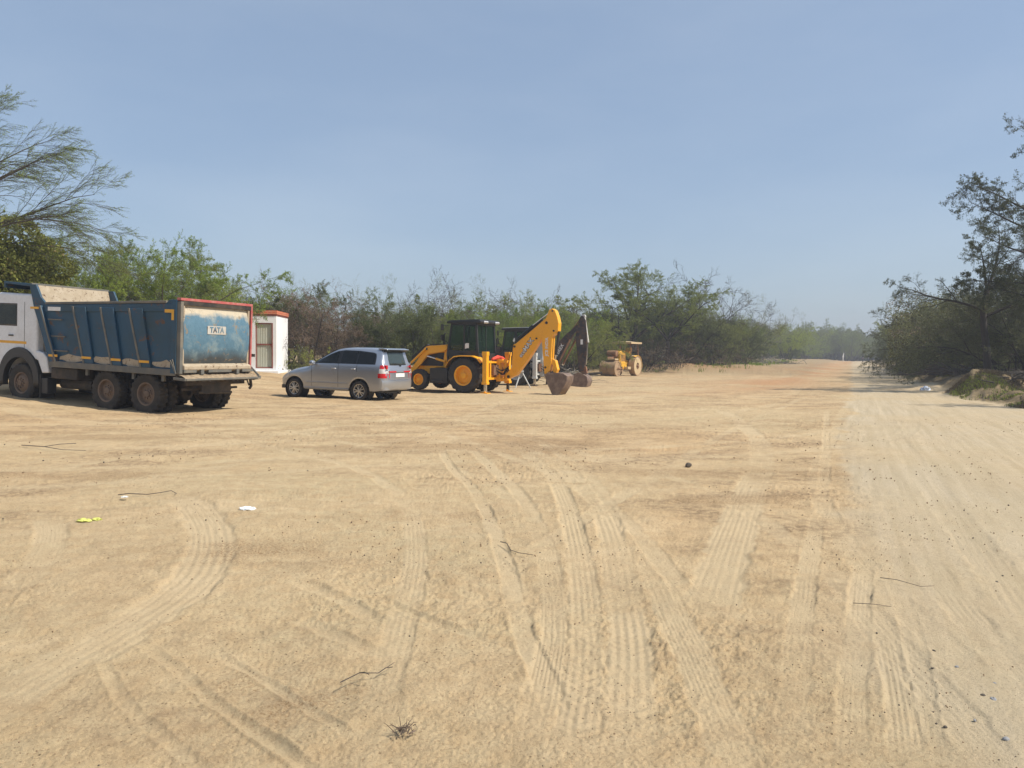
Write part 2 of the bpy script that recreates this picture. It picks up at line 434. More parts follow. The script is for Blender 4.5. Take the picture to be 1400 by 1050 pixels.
def track_fields(x, y):
    """height added by the tracks, and how far each point is pressed smooth (+) or churned up (-)"""
    h = np.zeros_like(x); wear = np.zeros_like(x)
    for ti, (pts, w, dep, kind, show) in enumerate(TRACKS):
        L = smooth_line(pts)
        reach = w * 1.6
        idx = np.where((x > L[:, 0].min() - reach) & (x < L[:, 0].max() + reach) & (y > L[:, 1].min() - reach) & (y < L[:, 1].max() + reach))[0]
        if len(idx) == 0: continue
        px = x[idx]; py = y[idx]
        best = np.full(len(idx), 1e9); sv = np.zeros(len(idx)); dv = np.zeros(len(idx)); s0 = 0.0
        total = np.sum(np.hypot(np.diff(L[:, 0]), np.diff(L[:, 1])))
        for i in range(len(L) - 1):
            ax, ay = L[i]; bx, by = L[i + 1]
            dx, dy = bx - ax, by - ay; l = math.hypot(dx, dy)
            if l < 1e-6: continue
            t = np.clip(((px - ax) * dx + (py - ay) * dy) / (l * l), 0, 1)
            qx = px - (ax + t * dx); qy = py - (ay + t * dy)
            d = np.hypot(qx, qy)
            m = d < best
            best[m] = d[m]; sv[m] = s0 + t[m] * l; dv[m] = (qx[m] * dy - qy[m] * dx) / l
            s0 += l
        u = dv / (w / 2)
        au = np.abs(u) + 0.32 * fbm(px, py, 7.0, 3, 31)
        el = min(.9, total * .25)
        fmin = .75 if ti == 0 else .35
        ends = ss(sv / el + .5 * fbm(px, py, 2.5, 2, 60 + ti)) * ss((total - sv) / el + .5 * fbm(px, py, 2.5, 2, 61 + ti))
        inside = 1 - ss((au - 0.82) / 0.3)
        rim = np.exp(-((au - 1.2) / 0.22) ** 2)
        fade = np.clip(0.75 + 1.3 * fbm(px, py, 1.1, 3, 50 + ti), fmin, 1.2) * ends
        hh = np.zeros(len(idx))
        if kind == 'rut':
            prof = np.clip(1 - au ** 2, 0, 1)
            hh = -dep * 1.0 * prof + dep * 0.42 * rim
        elif kind == 'clod':
            hh = -dep * inside * (0.2 + 1.8 * np.clip(fbm(px, py, 14, 3, 77), 0, 1))
        else:
            hh = -dep * 0.36 * inside + dep * 0.22 * rim
            brk = np.clip(0.55 + 2.0 * fbm(px, py, 2.2, 3, 140 + ti), 0.08, 1.2)
            if kind == 'rib':
                hh += inside * dep * 0.11 * np.cos(u * PI * 5.1 + 1.2 * fbm(px, py, 5.0, 2, 9) + 0.5 * fbm(px, py, 2.0, 2, 8)) * brk + inside * dep * 0.10 * np.cos(u * PI * 8.3) * (1.2 - brk)
                hh += inside * brk * dep * 0.09 * np.sign(np.sin((sv + 0.02 * np.abs(u)) * 2 * PI / 0.07)) * (np.abs(u) > 0.45)
            elif kind == 'lug':
                hh += inside * brk * dep * 0.22 * np.sin((sv + np.abs(u) * w * 0.42) * 2 * PI / 0.085)
                hh += inside * dep * 0.13 * np.cos(u * PI * 5)
        h[idx] += hh * fade
        wear[idx] = np.where(np.abs(show * inside * fade) > np.abs(wear[idx]), show * inside * fade, wear[idx])
    return h, wear

def make_ground():
    az = np.concatenate([np.linspace(-180, -60, 25)[:-1], np.linspace(-60, -38, 60)[:-1], np.linspace(-38, 38, 1000)[:-1], np.linspace(38, 60, 60)[:-1], np.linspace(60, 180, 25)[:-1]])
    r = np.concatenate([[0.02, 0.4, 0.9, 1.4, 1.8, 2.1], 1 / np.linspace(1 / 2.35, 1 / 13, 430), 1 / np.linspace(1 / 13, 1 / 70, 130)[1:], np.geomspace(70, 300, 60)[1:], np.geomspace(300, 1500, 20)[1:]])
    na, nr = len(az), len(r)
    A, Rr = np.meshgrid(np.radians(az), r)           # rows of one radius
    x = (Rr * np.sin(A)).ravel(); y = (Rr * np.cos(A)).ravel()
    z = base_h(x, y)
    d = np.hypot(x, y)
    near = 1 - ss((d - 60) / 60)
    o = road_off(x, y)
    onroad = ss((o + 0.3) / 1.0) * (1 - ss((o - 5.4) / 0.8))
    th, wear = track_fields(x, y)
    rough = (1 - 0.62 * onroad) * (1 - 0.85 * np.clip(wear, 0, 1)) * (1 + 0.6 * np.clip(-wear, 0, 1))
    verge = ss((o - 5.9) / 1.2) + ss((y - 62) / 6) * ss((-o - 2) / 3)
    left_far = ss((y - 42) / 6) * ss((-x - 0) / 4)
    re_ = road_edge(road_s(x, y)) + .3 * fbm(x, y, .9, 3, 29)
    verge = np.clip(ss((o - re_) / .4) + .45 * np.maximum(ss((y - 62) / 6) * ss((-o - 2) / 3), left_far), 0, 1)
    big = fbm(x, y, 0.35, 3, 1)
    nz = 0.05 * big * (0.4 + 0.6 * (1 - onroad)) + rough * (0.026 * fbm(x, y, 1.6, 3, 7) + 0.011 * fbm(x, y, 7.0, 3, 11))
    crumb = np.clip(fbm(x, y, 0.55, 3, 21) - 0.02, 0, 1) * 2.6        # churned patches
    crumb = np.clip(crumb, 0, 1)
    wob = fbm(x * 0.6, y, 5.0, 2, 91) * 0.8
    cl = fbm(x + wob * 0.1, y, 26.0, 4, 15, 0.65)
    nz += rough * (0.004 + 0.015 * crumb) * np.clip(cl, -0.35, 0.6) * np.where(d < 16, 1, 16 / d)
    nz += rough * 0.0052 * fbm(x, y, 55.0, 3, 19, .7) * (d < 9)
    # slight scrape marks left by the grader, running across
    ax = x * 0.97 + y * 0.24; ay = -x * 0.24 + y * 0.97
    nz += 0.014 * fbm(ax * 0.16, ay * 1.0, 3.0, 4, 41) * (1 - onroad) * ss((d - 6) / 5)
    nz += 0.006 * fbm(o * 3.2, road_s(x, y) * 0.12, 2.0, 3, 43) * onroad
    nz += verge * (0.20 * fbm(x, y, 1.1, 4, 61, 0.6) + 0.10 * fbm(x, y, 3.0, 4, 63, 0.6))
    z = z + (nz + th) * near
    soil = np.clip(0.5 + 1.5 * fbm(x, y, 0.22, 3, 71) + 0.12 * crumb - 0.9 * onroad - 0.5 * np.clip(wear, 0, 1) + 0.5 * ss((-x + 2) / 8) * 0.3, 0, 1) * (.45 + .55 * ss((d - 4) / 4))
    mud = np.zeros_like(x)
    for (mx, my, sx_, sy_, k_) in ((-1.2, 12.6, 2.2, .8, 1), (.8, 13.8, 2.0, .6, 1), (2.6, 8.1, .9, .28, .9), (4.3, 10.4, .9, .5, .9), (3.0, 10.2, 1.4, .45, .7), (-7.5, 14.0, 3.0, .5, 1), (-3.8, 15.6, 2.2, .5, .9), (-1.6, 7.3, 1.0, .25, .6), (-1.9, 5.8, .7, .4, .6), (-1.1, 3.4, .3, .25, .6), (-5.4, 9.6, 2, .3, .7), (7, 18, 3, 1, .5), (-.5, 17, 3, .8, .7)):
        mud = np.maximum(mud, k_ * np.exp(-((x - mx) / sx_) ** 2 - ((y - my) / sy_) ** 2))
    mud = np.clip(mud * (1.1 + 3.0 * fbm(x * .8, y * 1.3, 1.8, 4, 88, .6)) * 1.3, 0, 1)
    red = np.exp(-((o + 6.0 - 0.03 * y) / 2.6) ** 2) * ss((y - 26) / 18) * np.clip(0.7 + 1.8 * fbm(x, y, 0.25, 3, 81), 0, 1)
    red = np.clip(red + np.exp(-(((x - 17) / 7) ** 2 + ((y - 71) / 2.6) ** 2)), 0, 1)
    dark = np.clip(-wear, 0, 1) * 0.5 + 0.22 * ss((d - 4) / 6) * crumb * np.clip(fbm(x, y, 3.0, 3, 33) * 2.5, 0, 1)
    dark = np.clip(dark + 1.0 * mud, 0, 1) * (1 - verge)
    V = np.stack([x, y, z], 1)
    I = np.arange(nr * na).reshape(nr, na)
    a = I[:-1, :]; b = I[1:, :]; a2 = np.roll(a, -1, 1); b2 = np.roll(b, -1, 1)
    F = np.stack([a, a2, b2, b], 2).reshape(-1, 4)
    fc = V[F].mean(1)
    fo = road_off(fc[:, 0], fc[:, 1]); fs = road_s(fc[:, 0], fc[:, 1])
    fo = fo + 0.25 * fbm(fc[:, 0], fc[:, 1], 0.5, 2, 5)
    isroad = (fo > -0.3) & (fo < road_edge(fs)) & (fs > -40) & (fs < 320)
    heap = np.exp(-(((x - 19.4) / 3.2) ** 2 + ((y - 31.2) / 2.2) ** 2)) + np.exp(-(((x - 23) / 2) ** 2 + ((y - 30.6) / 1.6) ** 2))
    verge = np.clip(verge - .12 * heap, 0, 1)
    attrs = dict(soil=soil, wear=np.clip(wear, -1, 1), red=red, verge=verge, damp=dark, crumb=crumb, road=np.clip(ss((o + 0.2 + .5 * fbm(x, y, .8, 3, 3)) / (.25 + .5 * ss((9 - y) / 5))) * (1 - ss((o - re_) / 0.4)) * (.80 + .7 * fbm(x, y, .4, 3, 66)), 0, 1))
    for nm, sel in (('ground', ~isroad), ('dirt_road', isroad)):
        f = F[sel]
        used, inv = np.unique(f, return_inverse=True)
        f = inv.reshape(-1, 4)
        me = bpy.data.meshes.new(nm)
        me.vertices.add(len(used)); me.vertices.foreach_set('co', V[used].astype(np.float32).ravel())
        me.loops.add(f.size); me.loops.foreach_set('vertex_index', f.astype(np.int32).ravel())
        me.polygons.add(len(f)); me.polygons.foreach_set('loop_start', np.arange(0, f.size, 4, dtype=np.int32)); me.polygons.foreach_set('loop_total', np.full(len(f), 4, np.int32))
        me.polygons.foreach_set('use_smooth', np.ones(len(f), bool))
        for k, v in attrs.items():
            at = me.attributes.new(k, 'FLOAT', 'POINT'); at.data.foreach_set('value', v[used].astype(np.float32))
        me.update(calc_edges=True)
        me.materials.append(M['dirt'])
        ob = bpy.data.objects.new(nm, me); link(ob); tag(ob, kind='structure')

def dirt_material():
    m, nt, p, out = nodes_of('sandy_dirt')
    g = N(nt, 'ShaderNodeNewGeometry'); pos = g.outputs['Position']
    def at(n): a = N(nt, 'ShaderNodeAttribute', attribute_name=n); return a.outputs['Fac']
    fine = noise(nt, 60, 8, 0.7, pos); mid = noise(nt, 6, 6, 0.6, pos); big = noise(nt, 0.5, 5, 0.6, pos); grit = noise(nt, 240, 3, 0.6, pos)
    base = mix(nt, at('soil'), (0.453, 0.365, 0.219), (0.463, 0.317, 0.173))
    b2 = mix(nt, ramp(nt, big.outputs[0], [(0.35, 0), (0.65, 1)]).outputs[0], base, (0.492, 0.374, 0.224))
    # specks and crumbs
    c = mix(nt, ramp(nt, mid.outputs[0], [(0.35, 0.0), (0.70, 0.65)]).outputs[0], b2, (0.379, 0.262, 0.140))
    str_ = N(nt, 'ShaderNodeMapping'); str_.inputs['Scale'].default_value = (.62, 1.25, 1); str_.inputs['Rotation'].default_value = (0, 0, R(-8)); nt.links.new(pos, str_.inputs[0])
    sn = noise(nt, .9, 8, .68, str_.outputs[0])
    sf = N(nt, 'ShaderNodeMath', operation='MULTIPLY', use_clamp=True); nt.links.new(ramp(nt, sn.outputs[0], [(0.47, 0.0), (0.58, 0.95)]).outputs[0], sf.inputs[0]); nt.links.new(ramp(nt, at('soil'), [(0.0, .15), (.6, 1.0)]).outputs[0], sf.inputs[1])
    bk = noise(nt, 11, 7, .7, pos)
    bkr = ramp(nt, bk.outputs[0], [(0.44, 0.12), (0.56, 1.0)])
    sf2 = N(nt, 'ShaderNodeMath', operation='MULTIPLY', use_clamp=True); nt.links.new(sf.outputs[0], sf2.inputs[0]); nt.links.new(bkr.outputs[0], sf2.inputs[1])
    c = mix(nt, sf2.outputs[0], c, (0.236, 0.163, 0.095))
    c = mix(nt, ramp(nt, sn.outputs[0], [(0.30, 0.6), (0.44, 0.0)]).outputs[0], c, (0.542, 0.422, 0.262))
    c = mix(nt, ramp(nt, fine.outputs[0], [(0.34, 0.85), (0.47, 0.0)]).outputs[0], c, (0.266, 0.186, 0.103))
    c = mix(nt, ramp(nt, grit.outputs[0], [(0.56, 0.0), (0.68, 0.6)]).outputs[0], c, (0.611, 0.485, 0.318))
    lm = N(nt, 'ShaderNodeMath', operation='MULTIPLY', use_clamp=True); nt.links.new(at('wear'), lm.inputs[0]); lm.inputs[1].default_value = 0.5
    c = mix(nt, lm.outputs[0], c, (0.522, 0.413, 0.262))
    dm = N(nt, 'ShaderNodeMath', operation='MULTIPLY', use_clamp=True); nt.links.new(at('damp'), dm.inputs[0])
    nt.links.new(ramp(nt, fine.outputs[0], [(0.40, 1.0), (0.56, 0.12)]).outputs[0], dm.inputs[1])
    c = mix(nt, dm.outputs[0], c, (0.246, 0.160, 0.084))
    c = mix(nt, at('red'), c, mix(nt, mid.outputs[0], (0.335, 0.186, 0.094), (0.453, 0.281, 0.149)))
    # thin scattered dark organic crumbs
    vo = N(nt, 'ShaderNodeTexVoronoi'); vo.inputs['Scale'].default_value = 26; nt.links.new(pos, vo.inputs['Vector'])
    vo2 = noise(nt, 1.7, 3, 0.6, pos)
    lt = ramp(nt, vo.outputs['Distance'], [(0.10, 1.0), (0.16, 0.0)])
    mm = N(nt, 'ShaderNodeMath', operation='MULTIPLY', use_clamp=True); nt.links.new(lt.outputs[0], mm.inputs[0]); nt.links.new(ramp(nt, vo2.outputs[0], [(0.44, 0.0), (0.58, 0.85)]).outputs[0], mm.inputs[1])
    c = mix(nt, mm.outputs[0], c, (0.118, 0.082, 0.047))
    rmap = N(nt, 'ShaderNodeMapping'); rmap.inputs['Rotation'].default_value = (0, 0, R(23.9)); nt.links.new(pos, rmap.inputs[0])
    rmp2 = N(nt, 'ShaderNodeMapping'); rmp2.inputs['Scale'].default_value = (3.2, .10, 1); nt.links.new(rmap.outputs[0], rmp2.inputs[0])
    rn = noise(nt, 2.2, 7, .65, rmp2.outputs[0])
    rc = mix(nt, ramp(nt, rn.outputs[0], [(0.36, 0.0), (0.62, 1.0)]).outputs[0], (0.394, 0.325, 0.217), (0.478, 0.400, 0.281))
    rc = mix(nt, ramp(nt, fine.outputs[0], [(0.34, 0.6), (0.46, 0.0)]).outputs[0], rc, (0.295, 0.241, 0.163))
    rcm = N(nt, 'ShaderNodeMath', operation='MULTIPLY', use_clamp=True); nt.links.new(at('road'), rcm.inputs[0]); rcm.inputs[1].default_value = .85
    c = mix(nt, rcm.outputs[0], c, rc)
    litter = mix(nt, ramp(nt, mid.outputs[0], [(0.35, 0), (0.65, 1)]).outputs[0], (0.09, 0.065, 0.04), (0.20, 0.155, 0.085))
    vm = N(nt, 'ShaderNodeMath', operation='MULTIPLY', use_clamp=True); nt.links.new(at('verge'), vm.inputs[0]); vm.inputs[1].default_value = 0.92
    c = mix(nt, vm.outputs[0], c, litter)
    nt.links.new(c, p.inputs['Base Color'])
    p.inputs['Roughness'].default_value = 0.95
    p.inputs['Specular IOR Level'].default_value = 0.12
    n1 = bump(nt, p, mid.outputs[0], 0.25, 0.03)
    n2 = bump(nt, p, fine.outputs[0], 0.8, 0.010, n1)
    bump(nt, p, grit.outputs[0], 0.6, 0.003, n2)
    return m
M['dirt'] = dirt_material()
make_ground()
# ------------------------------------------------------------------ vehicle materials
M['truck_blue'] = paint('truck_blue', (0.005, 0.058, 0.118), 0.45, dust=0.34, dustcol=(0.050, 0.066, 0.056), scale=1.3, low=0.3, low_h=1.5, rust=0.12)
M['gate_blue'] = paint('tailgate_blue', (0.05, 0.17, 0.27), 0.55, dust=0.28, dustcol=(0.42, 0.36, 0.26), scale=1.4, rust=0.2)
M['truck_white'] = paint('cab_white', (0.74, 0.76, 0.78), 0.4, dust=0.12, dustcol=(0.36, 0.3, 0.22), scale=1.5, coat=0.2)
M['greydirty'] = paint('dusty_grey_edge', (0.10, 0.105, 0.10), 0.7, dust=0.4, dustcol=(0.25, 0.21, 0.15), scale=3)
M['red'] = paint('red_border', (0.42, 0.06, 0.06), 0.6, dust=0.5, dustcol=(.45, .2, .17), scale=5)
M['sandfill'] = paint('sand_coat', (0.36, 0.29, 0.20), 0.95, dust=0.45, dustcol=(0.47, 0.40, 0.30), scale=5, rust=.25)
M['yellow_tape'] = simple('reflective_yellow', (0.75, 0.38, 0.02), 0.4)
M['white_tape'] = simple('reflective_white', (0.75, 0.74, 0.72), 0.4)
M['cab_glass'] = glass('cab_glass', (0.03, 0.04, 0.035), 0.4)
M['rim_dusty'] = paint('dusty_steel_rim', (0.13, 0.095, 0.07), 0.8, dust=0.5, dustcol=(0.22, 0.15, 0.10), scale=5)
M['yellow'] = paint('machine_yellow', (0.95, 0.40, 0.006), 0.38, dust=0.05, dustcol=(0.5, 0.34, 0.14), scale=2.2, coat=0.15)
M['machine_black'] = paint('machine_black', (0.012, 0.013, 0.015), 0.4, dust=0.12, dustcol=(0.12, 0.1, 0.08), scale=2)
M['machine_glass'] = glass('machine_glass', (0.03, 0.06, 0.05), 0.20)
M['bucket'] = paint('worn_bucket_steel', (0.13, 0.085, 0.065), 0.55, metal=0.25, dust=0.45, dustcol=(0.34, 0.25, 0.19), scale=5)
M['hose'] = simple('hydraulic_hose', (0.015, 0.013, 0.012), 0.6)
M['red_plain'] = simple('orange_red_cloth', (0.62, 0.06, 0.03), 0.7)
M['old_black'] = paint('old_black_boom', (0.014, 0.015, 0.022), 0.45, dust=0.22, dustcol=(0.2, 0.14, 0.09), scale=2.6, rust=0.6)
M['old_white'] = paint('old_white_panel', (0.55, 0.58, 0.58), 0.5, dust=0.3, scale=3)
M['old_blue'] = simple('blue_panel', (0.01, 0.03, 0.25), 0.5)
M['roller_yellow'] = paint('roller_yellow', (0.74, 0.40, 0.015), 0.55, dust=0.25, dustcol=(0.45, 0.30, 0.13), scale=2.0, rust=0.3)
M['roller_steel'] = paint('roller_drum_steel', (0.30, 0.20, 0.12), 0.75, dust=0.5, dustcol=(0.42, 0.29, 0.17), scale=4)
M['canopy_tan'] = paint('canopy_tan', (0.55, 0.42, 0.24), 0.7, dust=0.4, scale=2)
M['rust'] = paint('rusty_iron', (0.20, 0.085, 0.045), 0.85, dust=0.3, scale=4)
M['seat'] = simple('dark_seat', (0.03, 0.03, 0.032), 0.8)
M['skin'] = simple('skin', (0.30, 0.17, 0.11), 0.6)
M['plate'] = simple('number_plate', (0.78, 0.78, 0.76), 0.4)

# ------------------------------------------------------------------ wheels
_wc = {}
def wheel_mesh(r, w, rr, lug, nl, rim_mats, rubber, kind='dish'):
    key = (r, w, rr, lug, nl, kind, rubber.name, rim_mats.name)
    if key in _wc: return _wc[key]
    n = nl * 2
    t = MB(); vv = []; ff = []
    prof = [(-w * .40, rr), (-w * .47, rr + (r - rr) * .15), (-w * .5, (r + rr) / 2), (-w * .49, r * .93), (-w * .44, r * .975), (-w * .40, r), (-w * .13, r * 1.004), (w * .13, r * 1.004), (w * .40, r), (w * .44, r * .975), (w * .49, r * .93), (w * .5, (r + rr) / 2), (w * .47, rr + (r - rr) * .15), (w * .40, rr)]
    m = len(prof)
    for k in range(n * 2):
        th = 2 * PI * k / (n * 2)
        ph = (k // 2) % 2; ph2 = ((k + 2) // 2) % 2
        for j, (y, q) in enumerate(prof):
            if j in (4, 5, 6): q2 = q - (lug if ph else 0)
            elif j in (7, 8, 9): q2 = q - (lug if ph2 else 0)
            elif j in (3, 10): q2 = q - (lug * .6 if (ph if j == 3 else ph2) else 0)
            else: q2 = q
            vv.append((q2 * math.cos(th), y, q2 * math.sin(th)))
    for k in range(n * 2):
        k2 = (k + 1) % (n * 2)
        for j in range(m - 1):
            ff.append((k * m + j, k * m + j + 1, k2 * m + j + 1, k2 * m + j))
    t.add(vv, ff)
    b = MB()
    if kind == 'dish':        # deep dish, outside face on +y
        b.lathe([(-w * .42, rr * 1.0), (-w * .40, rr * .9), (w * .05, rr * .86), (w * .40, rr * .90), (w * .43, rr * 1.02)], 40)
        b.lathe([(w * .05, rr * .87), (w * .10, rr * .62), (w * .16, rr * .5), (w * .18, rr * .3), (w * .34, rr * .28), (w * .37, rr * .2), (w * .37, 0.001)], 40)
        b.lathe([(-w * .40, rr * .9), (-w * .1, rr * .5), (-w * .1, .001)], 40)
        for k in range(8):
            a = 2 * PI * k / 8
            b.lathe([(0, .022), (.03, .022), (.03, .001)], 6, (rr * .42 * math.cos(a), w * .17, rr * .42 * math.sin(a)))
    elif kind == 'bulge':     # front wheel of a truck: centre stands proud
        b.lathe([(-w * .42, rr * 1.0), (-w * .40, rr * .9), (w * .2, rr * .86), (w * .40, rr * .90), (w * .43, rr * 1.02)], 40)
        b.lathe([(w * .2, rr * .87), (w * .34, rr * .7), (w * .44, rr * .55), (w * .44, rr * .3), (w * .6, rr * .26), (w * .62, .001)], 40)
        b.lathe([(-w * .40, rr * .9), (-w * .1, rr * .5), (-w * .1, .001)], 40)
        for k in range(8):
            a = 2 * PI * k / 8
            b.lathe([(0, .025), (.04, .025), (.04, .001)], 6, (rr * .43 * math.cos(a), w * .44, rr * .43 * math.sin(a)))
    elif kind == 'alloy':
        b.lathe([(-w * .42, rr * 1.0), (-w * .40, rr * .93), (w * .36, rr * .92), (w * .44, rr * .96), (w * .46, rr * 1.03)], 48)
        for k in range(10):
            a = 2 * PI * (k // 2) / 5 + (0.17 if k % 2 else -0.17)
            a1 = 2 * PI * (k // 2) / 5 + (0.24 if k % 2 else -0.24)
            b.bar((rr * .16 * math.cos(a), w * .40, rr * .16 * math.sin(a)), (rr * .95 * math.cos(a1), w * .36, rr * .95 * math.sin(a1)), .03, .03, up=(0, 1, 0))
        b.lathe([(w * .28, .06), (w * .42, .055), (w * .44, .04), (w * .44, .001)], 20)
    bt = t.build('tyre', rubber, None, smooth=True, angle=25)
    br = b.build('wheel', rim_mats, None, smooth=True, angle=35)
    SC.collection.objects.unlink(bt); SC.collection.objects.unlink(br)
    extra = None
    if kind == 'alloy':
        d = MB().lathe([(-.02, rr * .92), (.0, .001)], 32).build('brake_disc', M['machine_black'], None, smooth=True)
        SC.collection.objects.unlink(d); extra = d.data
    _wc[key] = (br.data, bt.data, extra)
    bpy.data.objects.remove(bt); bpy.data.objects.remove(br)
    return _wc[key]

def wheel(parent, loc, r, w, rr, rim, rubber, lug=.018, nl=26, side=1, kind='dish', tilt=0.0):
    a, b, e = wheel_mesh(r, w, rr, lug, nl, rim, rubber, kind)
    o = bpy.data.objects.new('wheel', a); link(o, parent)
    o.location = loc
    o.rotation_euler = (0, tilt, 0 if side > 0 else PI)
    t = bpy.data.objects.new('tyre', b); link(t, o)
    if e:
        d = bpy.data.objects.new('brake_disc', e); link(d, o)
    return o

# ------------------------------------------------------------------ tipper truck
def tip_gate_mat():
    """the tailgate's own paint: sandy where loads have poured over its top, blue in the middle, darker low down"""
    m, nt, p, out = nodes_of('tailgate_paint')
    tc = N(nt, 'ShaderNodeTexCoord'); sp = N(nt, 'ShaderNodeSeparateXYZ'); nt.links.new(tc.outputs['Object'], sp.inputs[0])
    n1 = noise(nt, 2.2, 6, 0.65, tc.outputs['Object']); n2 = noise(nt, 11, 5, 0.65, tc.outputs['Object'])
    a = N(nt, 'ShaderNodeMath', operation='MULTIPLY_ADD'); nt.links.new(n1.outputs[0], a.inputs[0]); a.inputs[1].default_value = 0.55; nt.links.new(sp.outputs[2], a.inputs[2])
    blue = mix(nt, n2.outputs[0], (0.045, 0.115, 0.17), (0.12, 0.225, 0.30))
    pale = ramp(nt, n1.outputs[0], [(0.5, 0), (0.72, 0.6)])
    c = mix(nt, pale.outputs[0], blue, (0.30, 0.36, 0.34))
    c = mix(nt, ramp(nt, a.outputs[0], [(0.0, 0)]).outputs[0] if False else 0.0, c, c)
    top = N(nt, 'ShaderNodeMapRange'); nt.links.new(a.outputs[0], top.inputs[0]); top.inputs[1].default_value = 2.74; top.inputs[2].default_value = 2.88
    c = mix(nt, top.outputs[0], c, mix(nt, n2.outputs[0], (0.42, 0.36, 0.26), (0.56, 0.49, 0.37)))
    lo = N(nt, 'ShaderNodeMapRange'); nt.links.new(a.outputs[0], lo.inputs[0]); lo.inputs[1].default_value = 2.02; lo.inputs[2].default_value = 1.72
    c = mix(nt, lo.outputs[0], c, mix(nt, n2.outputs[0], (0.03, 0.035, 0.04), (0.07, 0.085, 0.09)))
    n3 = noise(nt, 4.5, 8, 0.7, tc.outputs['Object'], 0.8)
    c = mix(nt, ramp(nt, n3.outputs[0], [(0.58, 0.0), (0.63, 0.85)]).outputs[0], c, (0.24, 0.18, 0.11))
    nt.links.new(c, p.inputs['Base Color']); p.inputs['Roughness'].default_value = 0.6
    bump(nt, p, n2.outputs[0], 0.2, 0.01)
    return m

